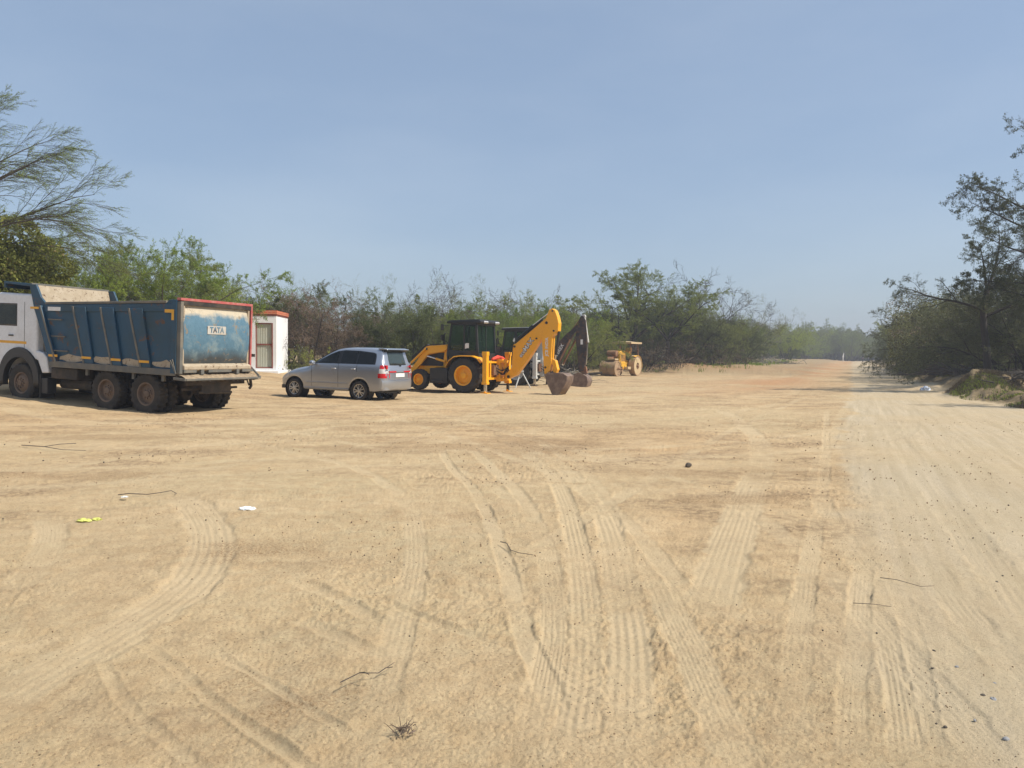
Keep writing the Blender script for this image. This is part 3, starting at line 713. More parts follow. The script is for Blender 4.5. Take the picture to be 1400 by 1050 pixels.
def make_truck():
    X, Y, th = -8.73, 20.33, 22.6
    t = empty('tipper_truck', (X, Y, -0.055), (0, R(-2.2), PI - R(th)))
    tag(t, 'dirty blue and white tipper truck with dusty open-topped load body, parked at the left', 'truck')
    bl, wh, ch = M['truck_blue'], M['truck_white'], M['chassis']
    rr = .53
    # running gear
    for s in (1, -1):
        wheel(t, (4.67, s * 1.03, rr), .53, .29, .29, M['rim_dusty'], M['rubber'], side=s, kind='bulge')
        for x in (0, 1.38):
            wheel(t, (x, s * 1.09, rr), .53, .27, .29, M['rim_dusty'], M['rubber'], lug=.032, nl=22, side=s)
            wheel(t, (x, s * .77, rr), .53, .27, .29, M['rim_dusty'], M['rubber'], lug=.032, nl=22, side=-s)
    b = MB()
    for s in (1, -1):
        b.box(-1.05, 5.9, s * .43 - .04, s * .43 + .04, .70, .97)
    for x in (-1.0, .7, 2.4, 3.6, 5.2): b.box(x - .06, x + .06, -.39, .39, .74, .93)
    b.build('chassis_frame', ch, t, bevel=.006)
    for x in (0, 1.38, 4.67):
        a = MB().tube([(x, -.95, .53), (x, .95, .53)], .075, 12)
        if x < 2: a.lathe([(-.2, .08), (-.15, .2), (0, .25), (.15, .2), (.2, .08)], 16, (x, 0, .53), axis='x')
        a.build('axle', ch, t, smooth=True)
    sp_ = MB()
    for s in (1, -1):
        for k in range(5):
            sp_.box(.15 + k * .12 - .02, 1.23 - k * .12, s * .52 - .05, s * .52 + .05, .62 - k * .035 + .03, .62 - k * .035 + .055)
    sp_.build('leaf_spring', ch, t)
    # rear cross member with tow eye, light brackets, hanging plate
    c = MB().box(-1.16, -1.06, -1.0, 1.0, .80, .98).box(-1.15, -1.07, -.5, .5, .62, .80)
    c.box(-.96, -.90, -.95, .95, .66, .72)
    c.build('rear_cross_member', M['chassis'], t, bevel=.008)
    MB().tube([(-1.12, -.55, .58), (-1.12, .6, .62)], .035, 8).build('under_run_bar', M['chassis'], t, smooth=True)
    br = MB().bar((-1.1, -1.0, .98), (-1.1, -1.32, .90), .03).bar((-1.1, -1.12, .96), (-1.14, -1.2, .74), .03).tube([(-1.12, -1.26, .95), (-1.12, -1.30, .72), (-1.14, -1.22, .66)], .04, 8)
    br.build('hanging_bracket', M['chassis'], t)
    # propeller shaft, silencer, tanks
    MB().tube([(1.5, .05, .62), (3.9, .05, .75)], .06, 10).build('propeller_shaft', ch, t, smooth=True)
    MB().box(2.55, 3.55, .62, 1.12, .72, 1.02).build('fuel_tank', ch, t, bevel=.03)
    MB().tube([(2.35, .72, .58), (3.55, .72, .58)], .145, 18).build('air_tank', ch, t, smooth=True)
    # load body ---------------------------------------------------
    zf = 1.10
    prof = [(-1.06, zf), (-1.06, 2.90), (-.74, 2.90), (-.66, 2.82), (3.62, 2.70), (3.83, 2.88), (4.02, 3.22), (4.28, 3.22), (4.08, 2.55), (3.38, zf)]
    for s in (1, -1):
        w = MB().prism(prof, s * 1.17, s * 1.23)
        side = w.build('side_panel', bl, t, bevel=.006)
        top = MB()
        top.bar((-.68, s * 1.20, 2.845), (3.62, s * 1.20, 2.725), .12, .06)
        top.build('top_rail', M['greydirty'], side, bevel=.01)
        # pressed stiffeners, each a broad blue band with a dusty edge
        def xa(x, z):  # slant common to every stiffener
            return x + (2.72 - z) * -0.30
        for x0 in (2.62, 1.62, .62):
            rb = MB()
            y0, y1 = s * 1.23, s * 1.29
            rb.prism([(xa(x0 - .52, 2.66), 2.66), (xa(x0 - .10, 2.66), 2.66), (xa(x0 - .10, 1.20) , 1.20), (xa(x0 - .40, 1.20), 1.20)], y0, y1)
            rbo = rb.build('stiffener', bl, side, bevel=.012)
            MB().prism([(xa(x0 - .10, 2.66), 2.66), (xa(x0 - .04, 2.66), 2.66), (xa(x0 - .04, 1.17), 1.17), (xa(x0 - .10, 1.17), 1.17)], y0, s * 1.305).build('stiffener_edge', M['greydirty'], side, bevel=.005)
        MB().prism([(4.02, 2.66), (3.74, 2.66), (3.10, 1.17), (3.38, 1.17)], s * 1.23, s * 1.30).build('stiffener', bl, side, bevel=.012)
        MB().prism([(3.80, 2.66), (3.74, 2.66), (3.10, 1.17), (3.16, 1.17)], s * 1.30, s * 1.312).build('stiffener_edge', M['greydirty'], side)
        # upper band under the rail, lower rail
        MB().prism([(-.98, 2.62), (-.98, 2.80), (3.60, 2.68), (3.60, 2.50)], s * 1.23, s * 1.262).build('upper_band', bl, side, bevel=.008)
        MB().prism([(-1.06, zf - .06), (-1.06, zf + .10), (3.38, zf + .10), (3.38, zf - .06)], s * 1.19, s * 1.30).build('lower_rail', M['greydirty'], side, bevel=.01)
        MB().box(-1.08, -.90, s * 1.21, s * 1.31, zf, 2.90).build('rear_post', bl, side, bevel=.01)
        # ladder rungs set in the first bay
        for z in (2.30, 1.86, 1.48):
            MB().bar((3.62 - (2.72 - z) * .30 - .02, s * 1.27, z), (2.78 + .30 - (2.72 - z) * .30 , s * 1.27, z), .03, .03).build('ladder_rung', M['greydirty'], side)
        # scraped, sand-crusted patches above the lower rail
        random.seed(3 + s)
        for xc, ww in ((2.60, .50), (1.42, .44), (.42, .44), (-.62, .40)):
            n = 14
            pts = []
            for k in range(n):
                a = 2 * PI * k / n
                pts.append((xc + math.cos(a) * ww * (.85 + .3 * random.random()), 1.30 + math.sin(a) * .10 * (.6 + .7 * random.random())))
            MB().prism(pts, s * 1.2305, s * 1.238).build('scraped_patch', M['sandfill'], side)
        for xc in (3.28, 2.04, .99, .02):
            MB().box(xc - .22, xc + .12, s * 1.302, s * 1.306, 1.315, 1.375).build('yellow_marker', M['yellow_tape'], side)
        MB().box(-1.0, -.92, s * 1.312, s * 1.316, 2.40, 2.66).box(-1.0, -.70, s * 1.266, s * 1.317, 2.58, 2.66).build('yellow_corner_marker', M['yellow_tape'], side)
        MB().box(3.80, 4.13, s * 1.302, s * 1.307, 2.56, 2.62).build('yellow_marker', M['yellow_tape'], side)
        # sill brackets under the floor
        for x in (-.55, .45, 1.5, 2.1):
            MB().bar((x, s * 1.17, zf - .04), (x, s * 1.17, zf - .22), .06, .08).build('floor_bracket', M['greydirty'], side)
        MB().box(3.02, 3.50, s * 1.263, s * 1.267, 2.53, 2.63).build('white_plate', M['white_tape'], side)
    MB().box(-1.0, 3.42, -1.17, 1.17, zf - .04, zf + .03).box(-1.0, 3.4, -.5, -.38, .97, zf - .04).box(-1.0, 3.4, .38, .5, .97, zf - .04).build('body_floor', M['greydirty'], t)
    # heap of sand left on the floor
    g = []
    random.seed(4)
    for i in range(20):
        row = []
        for j in range(10):
            x = -.9 + i * .225; y = -1.15 + j * .2555
            row.append((x, y, zf + .04 + .30 * math.exp(-((x - 2.6) / 1.2) ** 2) + .05 * random.random()))
        g.append(row)
    MB().grid(g).build('sand_residue', M['sandfill'], t, smooth=True)
    # headboard: dusty inner face, blue outer face, hood over the cab
    MB().prism([(3.40, zf), (4.09, 2.55), (4.27, 3.22), (4.33, 3.22), (4.14, 2.55), (3.46, zf)], -1.17, 1.17).build('headboard', bl, t, bevel=.006)
    MB().prism([(3.60, 1.75), (4.045, 2.66), (4.215, 3.21), (4.262, 3.21), (4.08, 2.55), (3.65, 1.75)], -1.16, 1.16).build('dust_coat', M['sandfill'], t)
    MB().prism([(4.26, 3.16), (4.26, 3.24), (5.35, 3.30), (5.35, 3.12), (5.29, 3.12), (5.29, 3.24)], -1.2, 1.2).build('cab_guard', bl, t, bevel=.01)
    MB().bar((4.25, -1.2, 3.23), (4.25, 1.2, 3.23), .07, .06).build('headboard_rail', M['greydirty'], t, bevel=.01)
    # tailgate: frame, curved sheet, bottom beam, spill lip
    fr = MB()
    fr.box(-1.20, -1.06, -1.20, 1.29, 2.885, 2.95)
    fr.box(-1.20, -1.06, -1.20, -1.145, 1.15, 2.885)
    tg = fr.build('tailgate_frame', M['red'], t, bevel=.008)
    MB().box(-1.20, -1.06, 1.20, 1.29, 1.10, 2.86).build('tailgate_post', M['greydirty'], tg, bevel=.008)
    MB().box(-1.19, -1.08, -1.14, 1.20, 2.78, 2.882).build('painted_gap_shadow', M['black'], tg)  # black bar filling the gap, its shadow put in as colour
    P = []
    for i in range(25):
        v = i / 24; z = 1.34 + v * 1.44
        bul = .13 * math.sin(PI * min(1, v * 1.02)) ** .8 + .02
        P.append([(-1.10 - bul * (1 - abs(2 * j / 16 - 1) ** 10 * .4), -1.10 + j * .1425, z) for j in range(17)])
    sheet = MB().grid(P)
    sheet.grid([[(-1.09, p[1], p[2]) for p in row] for row in P])
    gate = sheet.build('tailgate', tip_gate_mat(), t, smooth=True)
    for yy in (1.165, -1.085): MB().box(-1.175, -1.08, yy - .03, yy + .03, 1.30, 2.80).build('gate_edge', M['sandfill'], gate, bevel=.02)
    # painted name on the gate: white plate with the letters cut dark
    zt = 2.20
    MB().prism([(-1.262, zt - .105), (-1.262, zt + .105), (-1.254, zt + .105), (-1.254, zt - .105)], -.15, .48).build('name_plate', paint('faded_white', (.50, .50, .47), .6, dust=.35, scale=9), gate)
    text_part('TATA', .20, M['gate_blue'], gate, Matrix.Translation((-1.265, .165, zt)) @ Matrix.Rotation(-PI / 2, 4, 'Z') @ Matrix.Rotation(PI / 2, 4, 'X') , .003, .95, 'lettering', .006)
    bm_ = MB().prism([(-1.26, 1.20), (-1.26, 1.30), (-1.08, 1.36), (-1.08, 1.12)], -1.12, 1.2)
    bm_.build('gate_beam', M['sandfill'], gate, bevel=.02)
    hk = MB()
    for y in (.62, -.62): hk.prism([(-1.27, 1.08), (-1.27, 1.2), (-1.1, 1.2), (-1.1, 1.0)], y - .05, y + .05)
    for y in (1.0, .2, -.2, -1.0): hk.prism([(-1.25, 1.13), (-1.25, 1.2), (-1.1, 1.2), (-1.1, 1.1)], y - .2, y + .2)
    hk.build('gate_hooks', M['greydirty'], gate)
    P = []
    random.seed(9)
    for i in range(6):
        row = []
        for j in range(40):
            y = -1.26 + j * 2.56 / 39
            row.append((-1.06 - i * .07, y, 1.10 - i * .020 + (.02 * random.random() if 0 < i < 5 else 0) - (.03 * random.random() if i == 5 else 0)))
        P.append(row)
    lip = MB().grid(P).grid([[(p[0], p[1], p[2] - .07) for p in row] for row in P])
    lip.build('spill_lip', paint('caked_lip', (.20, .145, .09), .95, dust=.5, dustcol=(.40, .31, .20), scale=6), t)
    MB().bar((-1.43, -1.29, .97), (-1.43, 1.32, .97), .05, .05).bar((-1.05, 1.33, .98), (-1.43, 1.33, .97), .04, .06).bar((-1.1, -1.18, 1.32), (-1.38, -1.30, 1.02), .04, .05).bar((-1.08, -1.28, 1.0), (-1.45, -1.28, .98), .06, .08).build('lip_edge', M['greydirty'], t, bevel=.005)
    MB().bar((-1.10, 1.33, 1.12), (-.92, 1.33, 1.42), .02, .03).bar((-1.12, 1.34, 1.1), (-1.0, 1.34, 1.45), .015, .02).build('latch_rod', M['greydirty'], t)
    MB().bar((-1.15, -1.18, 1.52), (-1.15, -1.32, 1.56), .03).bar((-1.15, -1.32, 1.52), (-1.15, -1.32, 1.60), .07, .07).build('marker_lamp', M['black'], t)
    # ram between the chassis rails
    MB().tube([(3.1, 0, .95), (3.3, 0, 1.1)], .12, 14).build('tipping_ram', M['steel'], t, smooth=True)
    # mudguards over the rear wheels and flaps
    for s in (1, -1):
        MB().grid([[(a_, s * .62, .60 + b_), (a_, s * .95, .60 + b_)] for a_, b_ in ((-.62, .30), (-.40, .42), (0, .46), (.4, .42), (.98, .42), (1.38, .46), (1.8, .42), (2.0, .28))]).build('mudguard', M['machine_black'], t, solid=.01)
    # cab ------------------------------------------------------------
    zc = .98
    cp = [(4.10, zc + .18), (4.08, 2.66), (4.16, 2.88), (4.34, 2.97), (5.62, 3.00), (5.86, 2.92), (6.14, 2.1), (6.24, 1.2), (6.22, .62), (5.42, .62), (5.30, .98), (5.0, 1.27), (4.67, 1.34), (4.3, 1.26)]
    cab = MB().prism(cp, -1.14, 1.14).build('cab', wh, t, bevel=.07)
    cab.modifiers['bevel'].segments = 4
    for s in (1, -1):
        MB().prism([(4.92, 2.12), (4.92, 2.66), (5.56, 2.66), (5.80, 2.12)], s * 1.138, s * 1.150).build('side_window', M['cab_glass'], cab, bevel=.004)
        MB().prism([(4.88, 2.08), (4.88, 2.70), (5.59, 2.70), (5.85, 2.08)], s * 1.132, s * 1.1435).build('window_seal', M['black'], cab)
        MB().box(4.50, 6.0, s * 1.139, s * 1.144, 1.60, 1.67).build('orange_stripe', M['yellow_tape'], cab)
        MB().box(4.575, 4.590, s * 1.1385, s * 1.1425, 1.35, 2.75).build('door_seam', M['machine_black'], cab)
        MB().box(5.02, 5.20, s * 1.14, s * 1.17, 1.80, 1.84).build('door_handle', M['black'], cab, bevel=.008)
        # moulded wheel arch
        a = []
        n = 18
        for i in range(n + 1):
            th_ = R(-12 + 200 * i / n)
            a.append((math.cos(th_), math.sin(th_)))
        arch = MB()
        vv = []
        for (cx, sz) in a:
            vv.append([(4.76 + .60 * cx, s * 1.05, .58 + .64 * sz), (4.76 + .62 * cx, s * 1.19, .58 + .66 * sz), (4.76 + .83 * cx, s * 1.19, .58 + .92 * sz), (4.76 + .85 * cx, s * 1.10, .58 + .94 * sz)])
        arch.grid(vv); arch.build('wheel_arch', M['machine_black'], cab, smooth=True, solid=.01)
        # white quarter panel behind the arch
        MB().prism([(4.14, 1.36), (4.50, 1.50), (3.86, 1.40), (3.70, 1.28), (3.62, .86), (3.90, .84), (3.98, 1.16)], s * 1.04, s * 1.13).prism([(3.62, .86), (3.70, 1.28), (3.86, 1.40), (4.6, 1.46), (4.55, 1.28), (4.05, 1.18), (3.88, .84)], s * .9, s * 1.135).build('rear_wing', wh, cab, bevel=.03)
        MB().box(3.84, 3.87, s * .78, s * 1.2, .16, .80).build('mud_flap', M['machine_black'], t)
        MB().box(3.60, 3.84, s * .9, s * 1.18, .30, .72).build('step_box', M['machine_black'], t, bevel=.02)
        mr = MB().tube([(6.0, s * 1.14, 2.45), (6.25, s * 1.32, 2.45)], .015, 6).box(6.22, 6.28, s * 1.26, s * 1.46, 2.1, 2.5)
        mr.build('wing_mirror', M['black'], cab)
    # mark stencilled on the flap
    MB().lathe([(0, .07), (.012, .07), (.012, .045), (0, .045)], 20, (0, 0, 0), axis='x').build('flap_emblem', M['white_tape'], t).location = (3.832, 1.06, .42)
    MB().prism([(6.05, 2.15), (5.88, 2.80), (5.92, 2.81), (6.17, 2.16)], -1.0, 1.0).build('windscreen', M['cab_glass'], cab)
    MB().box(3.98, 4.10, -.95, .95, 1.2, 2.6).build('cab_back_panel', M['greydirty'], cab, bevel=.02)
    MB().box(4.2, 6.1, -1.0, 1.0, .62, .9).build('cab_floor', M['machine_black'], cab)
    MB().box(6.18, 6.34, -1.2, 1.2, .52, .86).build('front_bumper', wh, t, bevel=.03)
    return t
truck = make_truck()
# ------------------------------------------------------------------ backhoe loaders
def swept(pts_top, pts_bot, y0, y1):
    return pts_top + pts_bot[::-1]

def make_backhoe(name, loc, rz, body, black, boomm, rimm, glassm, panel, roofm, label, boom_y, boom, words, ground_dz=0.0, group=None):
    t = empty(name, loc, (0, 0, rz))
    tag(t, label, 'backhoe loader', group)
    rub = M['rubber_dark']
    for s in (1, -1):
        wheel(t, (0, s * .90, .70), .70, .43, .40, rimm, rub, lug=.03, nl=18, side=s)
        wheel(t, (2.17, s * .86, .50), .43, .28, .235, rimm, rub, lug=.012, nl=20, side=s)
    # chassis, gearbox, axles
    c = MB()
    for s in (1, -1): c.box(-.75, 3.0, s * .33 - .06, s * .33 + .06, .58, .88)
    c.box(-.6, 1.6, -.3, .3, .45, .95)
    c.build('chassis_frame', black, t, bevel=.01)
    MB().tube([(0, -.75, .70), (0, .75, .70)], .13, 12).tube([(2.17, -.75, .5), (2.17, .75, .5)], .08, 12).build('axle', body, t, smooth=True)
    MB().box(.78, 1.62, .52, .98, .36, .98).box(.98, 1.5, .98, 1.02, .42, .5).build('fuel_tank', black, t, bevel=.03)
    MB().box(.78, 1.62, -.98, -.52, .36, .98).build('battery_box', black, t, bevel=.03)
    # bonnet and front frame
    h = MB().prism([(.86, .98), (.86, 1.86), (1.95, 1.78), (2.55, 1.62), (2.62, .98)], -.38, .38)
    h.build('bonnet', body, t, bevel=.04)
    for s in (1, -1): MB().prism([(1.0, 1.06), (1.0, 1.66), (1.55, 1.60), (2.0, 1.52), (2.45, 1.06)], s * .381, s * .389).build('painted_dark_opening', black, t)  # flat black panel standing in for the shaded opening under the loader arm
    MB().tube([(1.35, .3, 1.85), (1.35, .3, 2.35), (1.28, .3, 2.42)], .035, 8).build('exhaust_pipe', black, t, smooth=True)
    MB().box(1.7, 3.05, -.4, .4, .72, 1.0).box(1.75, 2.2, -.2, .2, .55, .74).build('front_frame', body, t, bevel=.02)
    # loader arms: near-black at the drop, yellow on top
    for s in (1, -1):
        y0, y1 = s * .56, s * .64
        arm = MB().prism([(.98, 1.80), (1.06, 1.94), (1.98, 1.88), (2.10, 1.80), (2.42, 1.30), (3.05, .62), (3.22, .30), (3.08, .26), (2.85, .56), (2.25, 1.14), (1.92, 1.55), (1.60, 1.60), (1.12, 1.66)], y0, y1)
        ao = arm.build('loader_arm', body, t, bevel=.012)
        MB().prism([(.92, 1.0), (.92, 1.95), (1.12, 1.95), (1.22, 1.3), (1.22, 1.0)], s * .44, s * .555).build('arm_tower', body, ao, bevel=.012)
        MB().tube([(1.10, s * .60, 1.24), (1.55, s * .60, 1.36)], .05, 10).build('lift_cylinder', body, ao, smooth=True)
        MB().tube([(1.55, s * .60, 1.36), (2.12, s * .60, 1.5)], .028, 8).build('cylinder_rod', M['chrome'], ao, smooth=True)
        MB().tube([(1.98, s * .70, 1.78), (2.7, s * .70, 1.18)], .045, 10).build('tilt_cylinder', body, ao, smooth=True)
        MB().tube([(2.7, s * .70, 1.18), (3.05, s * .70, .88)], .025, 8).build('cylinder_rod', M['chrome'], ao, smooth=True)
        MB().tube([(1.98, s * .60, 1.76 - .001), (1.98, s * .72, 1.76)], .05, 10).build('pivot_pin', black, ao)
        MB().tube([(1.05, s * .66, 1.98), (1.7, s * .66, 1.94), (2.1, s * .68, 1.86), (2.6, s * .66, 1.35)], .016, 6).build('hose', M['hose'], ao, smooth=True)
    # raised dark shovel back in front of the machine
    bk = MB()
    prof = [(2.62, 1.50), (2.05, 1.98), (2.0, 1.93), (2.55, 1.42)]
    prof = [(3.05, .20), (3.10, .90), (3.25, 1.05), (3.18, .86), (3.22, .30), (3.85, .14), (3.85, .10), (3.2, .12)]
    bk.prism(prof, -1.15, 1.15)
    for s in (1, -1): bk.prism([(3.08, .14), (3.14, .98), (3.30, 1.0), (3.85, .14)], s * 1.12, s * 1.16)
    bk.build('front_shovel', M['bucket'], t, bevel=.006)
    MB().prism([(1.9, 1.90), (2.0, 1.97), (2.74, 1.46), (2.78, 1.28), (2.66, 1.3), (2.55, 1.48)], .42, .58).build('arm_guard', black, t, bevel=.01)
    # cab ---------------------------------------------------------
    yw = .80
    cb = MB()
    post = .075
    def pl(x0, z0, x1, z1, y, w=post): cb.bar((x0, y, z0), (x1, y, z1), w, w, up=(0, 1, 0))
    for s in (1, -1):
        y = s * (yw - .04)
        pl(.90, 1.55, .70, 2.80, y); pl(.90, 1.55, .82, .95, y); pl(.12, 1.35, .12, 2.80, y); pl(-.50, 1.28, -.42, 2.80, y, .09); pl(.45, 1.42, .45, 1.66, y)
        pl(.70, 2.78, -.45, 2.78, y, .10)
        cb.prism([(.92, 1.58), (.90, 1.74), (.10, 1.68), (.10, 1.44), (-.56, 1.44), (-.52, 1.70), (.10, 1.70), (.10, 1.40), (.50, 1.36), (.80, 1.50)], y - .02, y + .03)
        cb.prism([(.88, 1.62), (.88, 1.46), (.30, 1.16), (-.56, 1.30), (-.54, 1.66)], y - .015, y + .012)
    cb.bar((-.5, -yw + .04, 1.42), (-.5, yw - .04, 1.42), .06, .36)
    cb.bar((-.47, 0, 1.42), (-.44, 0, 2.8), .045, .045)
    cb.bar((-.45, -yw, 2.78), (-.45, yw, 2.78), .08, .1); cb.bar((.70, -yw, 2.78), (.70, yw, 2.78), .08, .1)
    cab = cb.build('cab_frame', black, t, bevel=.008)
    def pane(pts, nm='window'): MB().add(pts, [tuple(range(len(pts)))]).build(nm, glassm, cab, solid=.006)
    for s in (1, -1):
        y = s * (yw - .03)
        pane([(.87, y, 1.72), (.70, y, 2.74), (.14, y, 2.74), (.14, y, 1.68)])
        pane([(.10, y, 1.70), (.10, y, 2.74), (-.42, y, 2.74), (-.48, y, 1.70)])
        pane([(.84, y, 1.0), (.90, y, 1.55), (.40, y, 1.32), (.55, y, 1.0)], 'door_pane')
    pane([(-.49, -yw + .06, 1.56), (-.49, -.03, 1.56), (-.45, -.03, 2.74), (-.45, -yw + .06, 2.74)], 'rear_window')
    pane([(-.49, .03, 1.56), (-.49, yw - .06, 1.56), (-.45, yw - .06, 2.74), (-.45, .03, 2.74)], 'rear_window')
    pane([(.89, -yw + .06, 1.7), (.89, yw - .06, 1.7), (.71, yw - .06, 2.74), (.71, -yw + .06, 2.74)], 'windscreen')
    rf = MB().prism([(.86, 2.80), (.90, 2.86), (.84, 2.90), (-.60, 2.93), (-.68, 2.88), (-.66, 2.80)], -.88, .88).build('roof', black, cab, bevel=.02)
    MB().prism([(.84, 2.906), (.80, 2.925), (-.58, 2.955), (-.62, 2.93)], -.84, .84).build('roof_top', roofm, rf, bevel=.01)
    for s in (1, -1):
        for k in (0, 1):
            lp = MB().lathe([(-.09, .03), (-.03, .055), (.0, .058), (.0, .001)], 12, (-.70, s * (.58 - .16 * k), 2.84), axis='x')
            lp.build('work_lamp', M['white_tape'], rf, smooth=True)
        MB().tube([(.86, s * .80, 2.72), (1.05, s * .98, 2.7)], .012, 6).box(1.0, 1.03, s * .92, s * 1.10, 2.52, 2.76).build('mirror', black, cab)
    MB().box(1.05, 1.09, .78, 1.0, 2.1, 2.34).tube([(.86, .8, 2.0), (1.07, .9, 2.2)], .015, 6).build('mirror', black, cab)
    # seat and steering wheel seen through the glass
    MB().box(-.05, .40, -.25, .25, 1.25, 1.45).prism([(-.10, 1.4), (-.22, 2.1), (-.12, 2.12), (.02, 1.4)], -.24, .24).build('operator_seat', M['seat'], cab, bevel=.05)
    MB().tube([(.70, 0, 1.3), (.52, 0, 1.72)], .03, 8).lathe([(0, .19), (.02, .2), (.03, .19), (.02, .18)], 20, (.50, 0, 1.74), axis='z').build('steering_wheel', M['seat'], cab)
    MB().box(.02, .10, yw - .025, yw - .018, 1.78, 1.98).box(-.10, .04, yw - .015, yw - .010, 1.80, 2.0).build('window_sticker', M['white_tape'], cab)
    MB().box(-.5, .88, -.76, .76, .96, 1.05).build('cab_floor', black, cab)
    # rear mudguards
    for s in (1, -1):
        a = []
        pts = [(.82, 1.02), (.66, 1.30), (.42, 1.46), (.1, 1.50), (-.38, 1.49), (-.62, 1.42), (-.80, 1.22)]
        rows = [[(x, s * .66, z + .01), (x, s * 1.10, z + .01), (x, s * 1.12, z - .03)] for x, z in pts]
        MB().grid(rows).build('mudguard', body, t, solid=.012, smooth=True, angle=60)
    # rear frame with stabilisers -----------------------------------
    xr = -.92
    rfm = MB()
    for z0, z1 in ((1.20, 1.30), (.54, .64)): rfm.box(xr - .10, xr + .04, -1.02, 1.02, z0, z1)
    for y in (.62, -.62): rfm.box(xr - .09, xr + .03, y - .05, y + .05, .60, 1.25)
    rfm.box(xr + .04, -.5, -.35, .35, .6, 1.15)
    rfo = rfm.build('rear_frame', panel, t, bevel=.01)
    for s in (1, -1):
        MB().box(xr - .16, xr + .03, s * 1.02 - .10, s * 1.02 + .10, .36, 1.64).box(xr - .18, xr + .05, s * 1.02 - .12, s * 1.02 + .12, .36, .46).box(xr - .175, xr + .045, s * 1.02 - .115, s * 1.02 + .115, 1.50, 1.66).build('stabiliser', panel, t, bevel=.01)
        MB().box(xr - .115, xr - .015, s * 1.02 - .05, s * 1.02 + .05, .04, .40).build('stabiliser_leg', M['chrome'] if s > 0 else M['black'], t, bevel=.006)
        MB().box(xr - .22, xr + .09, s * 1.02 - .15, s * 1.02 + .15, .0, .035).prism([(xr - .12, .035), (xr - .01, .035), (xr - .04, .10), (xr - .09, .10)], s * 1.02 - .07, s * 1.02 + .07).build('stabiliser_foot', body, t, bevel=.005)
    # kingpost and hoses
    kx = -1.18
    k = MB().box(kx - .14, xr - .10, boom_y - .24, boom_y + .24, .50, .60).box(kx - .14, xr - .10, boom_y - .24, boom_y + .24, 1.22, 1.32)
    k.box(kx + .02, xr - .08, boom_y - .26, boom_y + .26, .46, 1.36)
    k.tube([(kx - .10, boom_y, .45), (kx - .10, boom_y, 1.36)], .065, 12)
    k.build('kingpost', panel, t, bevel=.012)
    random.seed(7)
    hs = MB()
    for i in range(9):
        y = boom_y + .5 - i * .11; z = 1.25 - .06 * (i % 4)
        hs.tube([(-.8, y + .15, z + .1), (-1.05, y + .2 * random.random(), z - .15 - .2 * random.random()), (-1.28, y - .1, .72 + .3 * random.random()), (-1.42, boom_y + .05 * (i % 3), 1.0 + .1 * random.random())], .022, 6)
    hs.build('hydraulic_hoses', M['hose'], t, smooth=True)
    vb = MB()
    for i in range(5): vb.box(-1.12, -.98, boom_y + .30 + i * .09 - .03, boom_y + .30 + i * .09 + .03, .72, 1.12 - .05 * (i % 2))
    vb.build('valve_block', M['rust'], t, bevel=.01)
    if words[0]:
        MB().tube([(-1.02, .52, 1.36), (-1.05, .1, 1.44), (-1.04, -.35, 1.40), (-1.02, -.65, 1.34)], [.05, .09, .08, .03], 8).build('orange_cloth', M['red_plain'], t, smooth=True)
    boom(t, boom_y)
    return t

